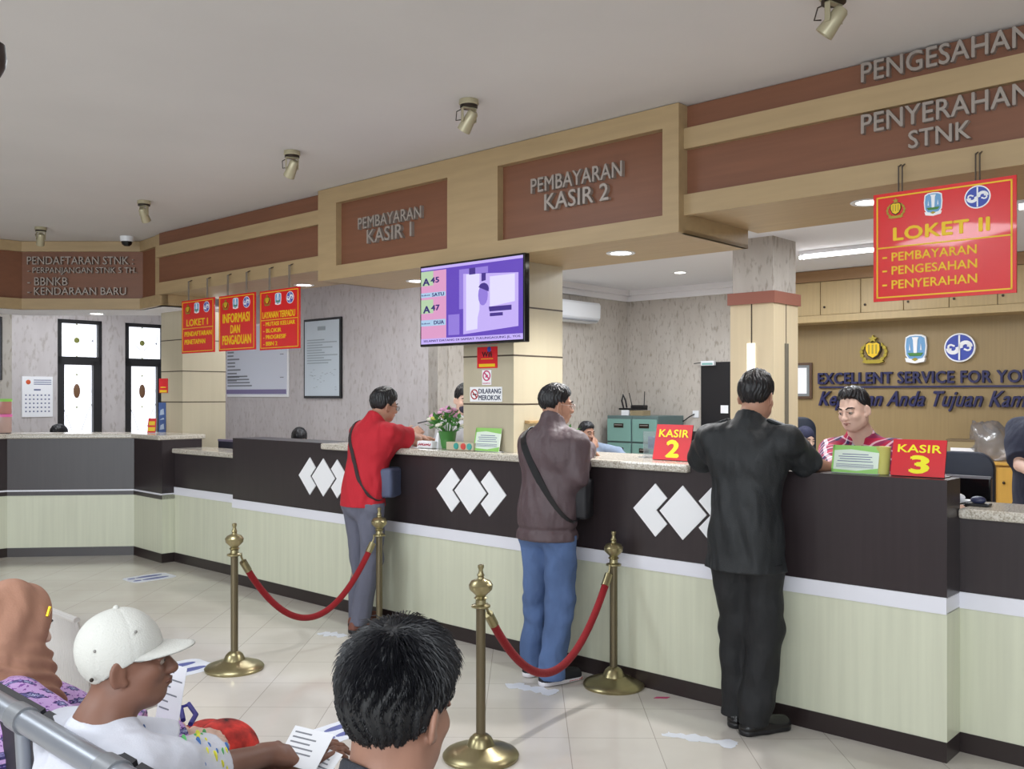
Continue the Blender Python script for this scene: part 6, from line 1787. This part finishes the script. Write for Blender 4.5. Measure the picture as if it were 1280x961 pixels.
# standing man half hidden by the near column
hp = pw(581, 503, 7.3); r8 = PI+math.radians(35); J = stand(1.66); J['R'] = rotm(-14, -10, 0)
off = Matrix.Rotation(r8, 3, 'Z') @ Vector((J['head'][0], J['head'][1], 0)); p8 = Vector((hp.x-off.x, hp.y-off.y, 0))
o8 = person('clerk in a dark mask half hidden behind the near column', body(J), .008, 'fair', p8, r8)
mesh_obj('shirt', shirt(J, .78, (1.5, 1.5), .018, .006, .0, True).mesh(.01), fabric('shirt_pale', (196, 196, 200)), o8)
mesh_obj('trousers', trousers(J, .05, wr=None).mesh(.012), fabric('trousers_cloth', (40, 42, 54)), o8)
mesh_obj('hair', hair_field(J, 'full', 3).mesh(.006), M['hair'], o8); face_bits(o8, J, lips=False)
mk = Field(); s_ = .97*J['k']; mk.ell(np.array((0, .05, -.06))*s_, np.array((.062, .062, .048))*s_, J['R'], J['head'], .02); mesh_obj('face_mask', mk.mesh(.005), fabric('mask_dark', (52, 48, 66)), o8)
for s_ in 'LR':
    U, B = shoe(J['ank'+s_], (0, 1, 0)); mesh_obj('shoe', U.mesh(.008), M['plasticblack'], o8)
# woman with the dark headscarf at the back
o7, J7, p7, r7 = seated('woman in a dark navy headscarf seated by the tan wall left of the cashier', (1007, 549), 9.0, PI+math.radians(25), 'fair', (44, 46, 70), None, None, rotm(-6, -14, 0))
hd_ = Field(); s_ = .97*J7['k']
hd_.ell(np.array((0, -.018, .03))*s_, np.array((.088, .105, .105))*s_, J7['R'], J7['head'], .02)
hd_.cap(J7['head']-(0, .02, .06), J7['neck']-(0, 0, .02), .085, .12, .04); hd_.cap(J7['neck']-(0, 0, .03), J7['chest']+(0, .02, .02), .12, .15, .05, ((0, 1, 0), .8))
hd_.ell(np.array((0, .085, -.02))*s_, np.array((.046, .05, .072))*s_, J7['R'], J7['head'], .012, 's')
mesh_obj('headscarf', hd_.mesh(.006), fabric('scarf_navy', (38, 40, 66)), o7)
office_chair('tall dark office chair behind the woman in the navy headscarf', Vector((p7.x-.04, p7.y+.10, 0)), PI, .55, EYE-(521-CY)*9.34/FPX, .50, M['leather'])

# ================================================================== waiting bench and the people on it
BT_ = -3.41; RZ_ = .855
def bench(label, t, rail_z, a0, a1, seats, m_rail, group=None, perforated=False):
    r = thing('waiting_bench', label, 'bench', fw((a0+a1)/2, t, 0), TH)
    if not perforated:
        MB().tube([(a0, t, rail_z), (a1, t, rail_z)], .027, 20).build('top_rail', m_rail, r, F, smooth=True)
        for x in seats[:-1]:
            xm = x+.225
            MB().tube([(xm-.03, t, rail_z), (xm+.03, t, rail_z)], .0315, 20).build('rail_joint', mat('joint_grey', (116, 118, 122), .4), r, F, smooth=True)
            MB().tube([(xm, t, rail_z-.02), (xm, t+.02, .45), (xm, t+.06, .36)], .016, 10).build('upright', m_rail, r, F, smooth=True)
    MB().box(a0, a1, t+.16, t+.22, .30, .36).build('beam', m_rail, r, F, bevel=.006)
    for x in seats:
        mb = MB()
        n = 10
        prof = [(.0, rail_z-.005), (.045, .66), (.06, .50), (.10, .435), (.22, .415), (.46, .44), (.50, .425)] if not perforated else [(.0, rail_z-.005), (.03, .66), (.045, .50), (.08, .435), (.2, .415), (.33, .43), (.36, .42)]
        vs = []
        if perforated:
            w_ = .49
            for k in range(25):
                xx = x-w_/2+w_*k/24
                mb.tube([(xx, t+a, b) for a, b in prof], .0085, 6)
            mb.tube([(x-w_/2, t, rail_z), (x+w_/2, t, rail_z)], .012, 8); mb.tube([(x-w_/2, t+.36, .42), (x+w_/2, t+.36, .42)], .012, 8)
            mb.build('seat_shell', m_rail, r, F, smooth=True)
        else:
            w_ = .215
            vs = [(x-w_, t+a+.03, b) for a, b in prof]+[(x+w_, t+a+.03, b) for a, b in prof]
            N = len(prof); mb.add(vs+[(v[0], v[1]+.025, v[2]+.012) for v in vs], [(i, i+1, N+i+1, N+i) for i in range(N-1)]+[(2*N+i, 3*N+i, 3*N+i+1, 2*N+i+1) for i in range(N-1)]
                  +[(i, 2*N+i, 2*N+i+1, i+1) for i in range(N-1)]+[(N+i, N+i+1, 3*N+i+1, 3*N+i) for i in range(N-1)]+[(0, N, 3*N, 2*N), (N-1, 3*N-1, 4*N-1, 2*N-1)])
            mb.build('seat_pad', mat('pad_black', (22, 22, 30), .55), r, F, smooth=True)
    for x in (a0+.3, a1-.3):
        MB().tube([(x, t+.19, .31), (x, t+.19, .03)], .022, 10).tube([(x, t-.05, .02), (x, t+.45, .02)], .02, 10).build('leg', m_rail, r, F, smooth=True)
    return r
bench('row of waiting seats with a grey top tube under the man in the white cap', BT_, RZ_, -2.2, .85, [-1.61, -1.16, -.71, -.26, .19, .64], mat('rail_grey', (140, 144, 152), .35, .5))
t_ = gnd(150, 0) if False else None
kk = pw(100, 777, 3.25); fl_ = F.inverted() @ kk
bench('shiny steel bench seen between the brown headscarf and the white cap', fl_.y, kk.z, fl_.x-1.1, fl_.x+.02, [fl_.x-.27, fl_.x-.80], mat('bench_steel', (205, 201, 197), .35, .3), perforated=True)

# ---- man in the white cap
pr = fw(-.711, -3.28); rr_ = TH; Lc = loc(pr, rr_)
J = sit(1.64, .36)
hc = Lc(pw(157, 827, 2.06))
J['head'] = hc; J['neck'] = hc+np.array((-.0, -.055, -.135)); J['chest'] = J['neck']+np.array((0, .0, -.17)); J['waist'] = np.array((0, .03, .56)); J['pelvis'] = np.array((0, .09, .46))
J['shR'] = J['neck']+np.array((.178, .0, -.058)); J['shL'] = J['neck']+np.array((-.178, .0, -.058))
for s_, x in (('R', 1), ('L', -1)): J['hip'+s_] = np.array((x*.085, .10, .44))
J['R'] = rotm(-32, 3, 2); J['hs'] = .95
J['kneeR'] = Lc(pw(372, 965, 2.52)); J['ankR'] = J['kneeR']+np.array((-.02, .05, -.42))
J['kneeL'] = Lc(pw(392, 952, 2.62)); J['ankL'] = J['kneeL']+np.array((.02, .05, -.42))
J['ankR'][2] = .085; J['ankL'][2] = .085
J['elR'] = Lc(pw(268, 962, 2.12)); J['wrR'] = Lc(pw(338, 942, 2.30))
J['wrL'] = Lc(pw(430, 975, 2.38)); J['elL'], J['wrL'] = ik(J['shL'], J['wrL'], (-1, 0, -1))
hdR = unit(Lc(pw(385, 946, 2.36))-J['wrR'])
S = body(J, dict(R=dict(d=hdR, n=(.25, -.15, .95), side=-1, curl=20), L=dict(d=(.35, .5, .4), n=(.1, -.3, .9), side=1, curl=28)))
oc_ = person('man in a white cap and white T-shirt seated looking to the right', S, .004, 'dark', pr, rr_)
tsf = shirt(J, .38, (.80, .80), .018, .02, .0, False, wr=(.006, 21, 21))
up = unit(J['head']-J['neck']); b_ = J['neck']+up*.004
tsf.cap(b_-up*.03, b_+up*.004, .073, .066, .015, cut=[(b_+up*.006, up)])
mesh_obj('t_shirt', tsf.mesh(.006), mat('t_shirt_white', (202, 203, 213), .85, bump=(240, .12), bump2=(8, .6)), oc_)
mesh_obj('shorts', (lambda Q: Q.clip(J['kneeR']*.82+J['hipR']*.18, unit(J['kneeR']-J['hipR'])))(trousers(J, None, .016, .01, (.005, 24, 3))).mesh(.009), fabric('shorts_grey', (90, 92, 104)), oc_)
hf = hair_field(J, 'short', 9); R = J['R']; s_ = .95*J['k']
CB = .022
def capcut(a, b, g): return (CB*s_+.10*(-b-.0)*.0+.16*(b))*1.0-g
hf.cutby(lambda X, Y, Z: (lambda x, y, z: (R[0, 2]*x+R[1, 2]*y+R[2, 2]*z)-.012)(X-J['head'][0], Y-J['head'][1], Z-J['head'][2]))
mesh_obj('hair', hf.mesh(.004), mat('hair_greying', (46, 42, 42), .6, bump=(90, .3)), oc_)
# cap: crown, brim, button, eyelets, seams
cp = Field()
def cc(a, b, g): return np.interp(b, np.array([-.12, -.08, 0, .05, .1])*s_, np.array([-.048, -.044, .006, .028, .034])*s_)-g
cp.ell(np.array((0, -.014, .036))*s_, np.array((.083, .100, .097))*s_, R, J['head'], .01, 'u', cc)
def seams(X, Y, Z):
    x, y, z = X-J['head'][0], Y-J['head'][1], Z-J['head'][2]
    a = R[0, 0]*x+R[1, 0]*y+R[2, 0]*z; b = R[0, 1]*x+R[1, 1]*y+R[2, 1]*z+.012; g = R[0, 2]*x+R[1, 2]*y+R[2, 2]*z
    q = np.arctan2(a, b)
    return .0016*np.exp(-(np.sin(q*3)/.10)**2)+.0012*np.sin(a*60+g*45)*np.sin(b*50)
cp.p.append(('w', seams, None, None, 0))
M['cap'] = mat('cap_cotton', (202, 201, 195), .85, bump=(260, .2))
capo = mesh_obj('cap', cp.mesh(.004), M['cap'], oc_)
P = lambda q: tuple(J['head']+R @ (np.array(q)*s_))
vs = []; fs = []; nu, nw = 18, 8
for lay in (0, 1):
    for i in range(nu+1):
        th_ = math.radians(-78+156*i/nu)
        for j in range(nw+1):
            w_ = j/nw; ri = .080; x0, y0 = ri*math.sin(th_)*1.0, -.014+.096*math.cos(th_)
            ext = .080*max(0, math.cos(th_))**.5
            y1 = y0+ext*w_; x1 = x0*(1-.10*w_)
            z1 = .034+.006*math.cos(th_)-.010*w_-1.3*x1*x1-.0035*lay
            vs.append(P((x1, y1, z1)))
n1 = (nu+1)*(nw+1)
for lay in (0, 1):
    for i in range(nu):
        for j in range(nw):
            q = lay*n1+i*(nw+1)+j; f_ = (q, q+1, q+nw+2, q+nw+1); fs.append(f_ if not lay else f_[::-1])
for i in range(nu):
    a = i*(nw+1)+nw; fs.append((a, a+nw+1, a+nw+1+n1, a+n1)); a = i*(nw+1); fs.append((a, a+n1, a+nw+1+n1, a+nw+1))
for i in (0, nu):
    for j in range(nw):
        a = i*(nw+1)+j; fs.append((a, a+1, a+1+n1, a+n1))
MB().add(vs, fs).build('brim', M['cap'], capo, world_of(oc_), smooth='all')
MB().sphere(P((0, -.014, .133)), .007, 12, 8).build('button', M['cap'], capo, world_of(oc_), smooth='all')
for x, y, z in ((.073, -.055, .035), (.066, .035, .068)):
    MB().sphere(P((x*1.0, y, z+.02)), .0035, 10, 8).build('eyelet', mat('eyelet_dark', (130, 128, 124), .5), capo, world_of(oc_), smooth='all')
MB().sphere(P((.072, -.066, -.012)), .0045, 10, 8).build('strap_stud', M['darkmetal'], capo, world_of(oc_), smooth='all')
face_bits(oc_, J, brows=False, lm='lip_dark')
# print on the front of the T-shirt
cols = [mat('print_yellow', (220, 214, 70), .8), mat('print_green', (90, 170, 100), .8), mat('print_blue', (70, 110, 170), .8)]
rs = np.arange(.45, .02, -.004)
for ci in range(3):
    mb = MB(); rg = random.Random(30+ci)
    for i in range(16):
        c_ = J['chest']+np.array((rg.uniform(-.04, .08), 0, rg.uniform(-.06, .10))); d = unit((rg.uniform(.1, 1.0), 1, rg.uniform(.1, .7)))
        vv = tsf.at(c_+np.outer(rs, d)); kx = int(np.argmax(vv < .0005)); q = c_+d*(rs[kx]-.001)
        mb.sphere(tuple(q), (rg.uniform(.005, .012), .0015, rg.uniform(.005, .014)), 10, 6)
    mb.build('shirt_print', cols[ci], oc_, world_of(oc_), smooth='all')['kind'] = 'stuff'
Ux, Bx = shoe(J['ankR'], (0, 1, 0)); mesh_obj('sandal', Ux.mesh(.008), M['plasticblack'], oc_)
Ux, Bx = shoe(J['ankL'], (0, 1, 0)); mesh_obj('sandal', Ux.mesh(.008), M['plasticblack'], oc_)
# paper slips in his hand
hand_w = pw(388, 940, 2.38)
def slip(label, c, w, h, rx, ry, rz, seed):
    T = Matrix.Translation(c) @ Matrix.Rotation(rz, 4, 'Z') @ Matrix.Rotation(rx, 4, 'X') @ Matrix.Rotation(ry, 4, 'Y')
    t = thing('paper_slip', label, 'paper', c, 0)
    MB().box(-w/2, w/2, -h/2, h/2, -.0004, .0004).build('sheet', M['paperwhite'], t, T)
    mb = MB(); rg = random.Random(seed)
    for i in range(6):
        y = h*(.36-.13*i); mb.box(-w*.42, -w*.42+w*rg.uniform(.3, .84), y-.0025, y+.0015, .0004, .0008)
    mb.build('printed_text', M['greyprint'], t, T)
    return t
slip('top white paper slip in the hand of the man with the white cap', pw(381, 935, 2.33), .13, .10, math.radians(44), .0, math.radians(-30), 3)
slip('lower white paper slip in the hand of the man with the white cap', pw(394, 954, 2.32), .12, .09, math.radians(40), .1, math.radians(-38), 5)

# ---- woman in the brown headscarf
pq = fw(-1.40, -3.26); Lw = loc(pq, TH)
J = sit(1.56, .36)
hc = Lw(pw(18, 782, 2.56))
J['head'] = hc; J['neck'] = hc+np.array((0, -.06, -.125)); J['chest'] = J['neck']+np.array((0, .0, -.17)); J['waist'] = np.array((0, .03, .55)); J['pelvis'] = np.array((0, .09, .45))
J['shR'] = J['neck']+np.array((.185, .0, -.045)); J['shL'] = J['neck']+np.array((-.185, .0, -.045))
for s_, x in (('R', 1), ('L', -1)): J['hip'+s_] = np.array((x*.085, .10, .44))
J['R'] = rotm(-4, -16, 2)
J['kneeR'] = Lw(pw(282, 942, 2.78)); J['kneeL'] = Lw(pw(258, 938, 2.90))
for s_ in 'RL': J['ank'+s_] = J['knee'+s_]+np.array((0, .03, 0)); J['ank'+s_][2] = .085
J['wrR'] = Lw(pw(232, 925, 2.55)); J['elR'], J['wrR'] = ik(J['shR'], J['wrR'], (.8, -.5, -.6), .27, .24)
J['wrL'] = Lw(pw(215, 930, 2.72)); J['elL'], J['wrL'] = ik(J['shL'], J['wrL'], (-1, 0, -.5), .27, .24)
S = body(J, dict(R=dict(d=(.15, .9, -.1), n=(.3, 0, .9), side=-1, curl=30), L=dict(d=(.5, .8, .2), n=(0, -.3, 1), side=1, curl=30)))
ow = person('woman in a brown headscarf and purple batik dress seated at the left edge', S, .005, 'fair', pq, TH)
def batik():
    m = bpy.data.materials.new('batik_purple'); m.use_nodes = True; nt = m.node_tree; P = nt.nodes['Principled BSDF']; P.inputs['Roughness'].default_value = .8
    tc = nt.nodes.new('ShaderNodeTexCoord'); mp = nt.nodes.new('ShaderNodeMapping'); mp.inputs['Rotation'].default_value = (0, .2, .35)
    nt.links.new(tc.outputs['Object'], mp.inputs['Vector'])
    sp = nt.nodes.new('ShaderNodeSeparateXYZ'); nt.links.new(mp.outputs['Vector'], sp.inputs['Vector'])
    def mt(op, a, b=None):
        n = nt.nodes.new('ShaderNodeMath'); n.operation = op
        for i, v in enumerate((a, b)):
            if v is None: continue
            if isinstance(v, (int, float)): n.inputs[i].default_value = v
            else: nt.links.new(v, n.inputs[i])
        return n.outputs[0]
    per = .034
    def cell(src): return mt('SUBTRACT', mt('FRACT', mt('DIVIDE', src, per)), .5)
    u, v = cell(sp.outputs['X']), cell(sp.outputs['Z'])
    iu, iv = mt('FLOOR', mt('DIVIDE', sp.outputs['X'], per)), mt('FLOOR', mt('DIVIDE', sp.outputs['Z'], per))
    par = mt('ABSOLUTE', mt('MODULO', mt('ADD', iu, iv), 2))          # alternate ovals
    e1 = mt('SQRT', mt('ADD', mt('POWER', mt('MULTIPLY', u, 2.5), 2), mt('POWER', mt('MULTIPLY', v, 3.6), 2)))
    e2 = mt('SQRT', mt('ADD', mt('POWER', mt('MULTIPLY', u, 4.6), 2), mt('POWER', mt('MULTIPLY', v, 2.5), 2)))
    rr = mt('ADD', mt('MULTIPLY', e1, par), mt('MULTIPLY', e2, mt('SUBTRACT', 1, par)))
    ang = mt('ARCTAN2', v, u); pet = mt('MULTIPLY', mt('SINE', mt('MULTIPLY', ang, 8)), .16)
    rr = mt('ADD', rr, pet)
    r = nt.nodes.new('ShaderNodeValToRGB'); r.color_ramp.interpolation = 'CONSTANT'; e = r.color_ramp.elements
    e[0].position = 0; e[0].color = rgb(190, 196, 226); e[1].position = .22; e[1].color = rgb(62, 58, 108)
    for q, c in ((.45, (150, 140, 200)), (.6, (58, 52, 104)), (.92, (196, 160, 212))): x = e.new(q); x.color = rgb(*c)
    nt.links.new(rr, r.inputs['Fac'])
    n = nt.nodes.new('ShaderNodeTexNoise'); n.inputs['Scale'].default_value = 95; nt.links.new(tc.outputs['Object'], n.inputs['Vector'])
    k = nt.nodes.new('ShaderNodeValToRGB'); k.color_ramp.interpolation = 'CONSTANT'; k.color_ramp.elements[0].color = (1, 1, 1, 1); k.color_ramp.elements[1].position = .6; k.color_ramp.elements[1].color = rgb(170, 120, 190)
    nt.links.new(n.outputs['Fac'], k.inputs['Fac'])
    x = nt.nodes.new('ShaderNodeMix'); x.data_type = 'RGBA'; x.blend_type = 'MULTIPLY'; x.inputs['Factor'].default_value = 1
    nt.links.new(r.outputs['Color'], x.inputs[6]); nt.links.new(k.outputs['Color'], x.inputs[7]); nt.links.new(x.outputs[2], P.inputs['Base Color'])
    return m
df = shirt(J, .36, (1.95, 1.95), .030, .012, .02, False, wr=(.006, 20, 4))
mesh_obj('batik_dress', df.mesh(.006), batik(), ow)
sk = trousers(J, .10, .016, .03, (.008, 30, 4)); sk.cap(J['kneeR'], J['kneeL'], .066, None, .05)
def redbatik():
    return mat('batik_red', (166, 40, 32), .8, noise=(20, .95))
mesh_obj('skirt', sk.mesh(.009), redbatik(), ow)
hj = Field(); s_ = .97*J['k']; R = J['R']
hj.ell(np.array((0, -.016, .028))*s_, np.array((.092, .112, .112))*s_, R, J['head'], .02)
hj.cap(J['head']+R @ np.array((0, -.012, -.02)), J['neck']+(0, .012, .0), .094, .112, .05)
hj.cap(J['neck']+(0, .012, .01), J['neck']+(0, .0, -.08), .112, .150, .06, ((0, 1, 0), .9))
for x in (-1, 1): hj.cap(J['neck']+(x*.07, 0, -.035), J['neck']+(x*.19, .01, -.065), .072, .066, .06)
hj.cap(J['neck']+(0, -.03, -.03), J['neck']+(0, -.05, -.13), .10, .125, .06)
hj.cap(J['neck']+(0, .06, -.03), J['neck']+(.02, .09, -.20), .10, .12, .06)
nk = J['neck'].copy()
hj.cutby(lambda X, Y, Z: (nk[2]-.062-.10*np.maximum(0, Y-nk[1])*3-.02*np.cos((X-nk[0])*14)) - Z)
hj.ell(np.array((0, .098, -.016))*s_, np.array((.050, .045, .074))*s_, R, J['head'], .015, 's')
def folds(X, Y, Z):
    x, y, z = X-J['neck'][0], Y-J['neck'][1], Z-J['neck'][2]
    w = 1/(1+np.exp((z-.05)*30))
    return .0065*np.sin(z*150-50*x+40*y+2.6*np.sin(x*23+1)+1.8*np.sin(y*30))*w+.0035*np.sin(z*34-y*70+2*np.sin(x*22))*(1-w)
hj.p.append(('w', folds, None, None, 0))
M['scarf'] = mat('scarf_brown', (166, 122, 101), .85, bump=(200, .1), bump2=(10, .5, (1, 1, .5)))
mesh_obj('headscarf', hj.mesh(.005), M['scarf'], ow)
q = J['head']+R @ (np.array((.081, .058, .068))*s_)
MB().box(-.006, .006, -.004, .004, -.014, .014).xform(Matrix.Translation(q) @ Matrix([list(r_) for r_ in R]).to_4x4() @ Matrix.Rotation(-.6, 4, 'Z')).build('scarf_pin', mat('pin_gold', (230, 180, 40), .25, .8), ow, world_of(ow), bevel=.002)
face_bits(ow, J)
for s__ in 'LR':
    Ux, Bx = shoe(J['ank'+s__], (0, 1, 0)); mesh_obj('sandal', Ux.mesh(.008), M['plasticblack'], ow)
slip('white form held upright by the woman in the batik dress', pw(214, 866, 2.50), .10, .15, math.radians(80), .12, math.radians(-42), 8)
sb_ = [pw(238, 905, 2.5), pw(245, 893, 2.55), pw(236, 880, 2.6), pw(226, 884, 2.6), pw(229, 900, 2.55)]
single('blue_strap', 'loose blue strap on the lap of the woman in the batik dress', 'strap', MB().tube(sb_, .007, 8), mat('strap_blue', (52, 46, 130), .6), smooth=True)

# ---- dark haired man nearest to the camera, seen from behind
pz = fw(.19, -3.28); Lz = loc(pz, TH)
J = sit(1.70, .44)
hc = Lz(pw(497, 886, 1.45))
dz = hc-J['head']
for n in ('head', 'neck', 'chest', 'shR', 'shL', 'waist', 'elR', 'elL', 'wrR', 'wrL'): J[n] = J[n]+dz*(.5 if n == 'waist' else 1)
J['R'] = rotm(12, -10, 2); J['hs'] = .95
for n in ('shR', 'shL', 'chest', 'elR', 'elL'): J[n] = J[n]+np.array((0, 0, -.085))
oz = person('dark haired man nearest to the camera seen from behind', body(J), .0045, 'shade', pz, TH)
mesh_obj('shirt', shirt(J, .42, (.7, .7), .018, .012, .0, True).mesh(.008), fabric('shirt_dark', (44, 46, 54)), oz)
mesh_obj('trousers', trousers(J, .05, wr=None).mesh(.011), fabric('trousers_dark', (40, 42, 52)), oz)
mesh_obj('hair_base', hair_field(J, 'thick', 4).mesh(.004), mat('hair_base_black', (12, 12, 15), .6), oz)
# combed strands
s_ = .95*J['k']; R = J['R']; hb = hair_field(J, 'thick', 4)
rg = np.random.RandomState(3); N = 9000
mb = MB(); vs = []; fs = []
cen = np.array((0, -.014, .046))*s_; rad = np.array((.086, .108, .100))*s_
D = rg.normal(size=(N*3, 3)); D /= np.linalg.norm(D, axis=1)[:, None]
Pn = cen+D*rad
ysl = np.array([-.13, -.085, -.06, -.035, -.012, .012, .03, .05, .075, .09])*s_; zsl = np.array([-.09, -.088, -.075, -.030, .018, .010, .020, .050, .066, .07])*s_
ok = Pn[:, 2] > np.interp(Pn[:, 1], ysl, zsl)+.006
Pn = Pn[ok][:N]; D = D[ok][:N]
crown = np.array((.008, -.055, .145))*s_
rs = np.arange(.03, -.05, -.002)
# snap the roots onto the hair surface
PW = Pn @ R.T+J['head']; DW = D @ R.T
best = np.full(len(PW), -.02)
vals = np.stack([hb.at(PW+DW*r_) for r_ in rs], 1)
kx = np.argmax(vals < 0, axis=1); PW = PW+DW*(rs[kx]-.001)[:, None]
for i in range(len(PW)):
    nrm = DW[i]; ql = Pn[i]
    out = ql-crown; out = R @ out; out = out-nrm*(out @ nrm); out /= (np.linalg.norm(out)+1e-6)
    jit = rg.normal(size=3)*.22; t_ = out+jit; t_ -= nrm*(t_ @ nrm); t_ /= np.linalg.norm(t_)+1e-6
    top = max(0, min(1, (ql[2]-.02)/.08))
    L = (.016+.022*top)*rg.uniform(.7, 1.25); lift = (.04+.20*top)*rg.uniform(.3, 1.4)
    sd = np.cross(nrm, t_)*rg.uniform(.0006, .0012)
    a = PW[i]-nrm*.002; b = a+t_*L*.55+nrm*(L*lift*.62+.003); c = a+t_*L+nrm*(L*lift*.7+.001)
    k = len(vs); vs += [tuple(a-sd), tuple(a+sd), tuple(b-sd*.8+nrm*0), tuple(b+sd*.8), tuple(b+nrm*.0016), tuple(c)]
    fs += [(k, k+1, k+3, k+2), (k, k+2, k+4), (k+1, k+4, k+3), (k, k+4, k+1), (k+2, k+5, k+4), (k+3, k+4, k+5), (k+2, k+3, k+5)]
hm = mesh_obj('hair', (vs, fs), mat('hair_strands', (17, 17, 22), .42, spec=.5), oz, smooth=False)
hm['kind'] = 'stuff'
face_bits(oz, J)
for s__ in 'LR':
    Ux, Bx = shoe(J['ank'+s__], (0, 1, 0)); mesh_obj('shoe', Ux.mesh(.008), M['plasticblack'], oz)
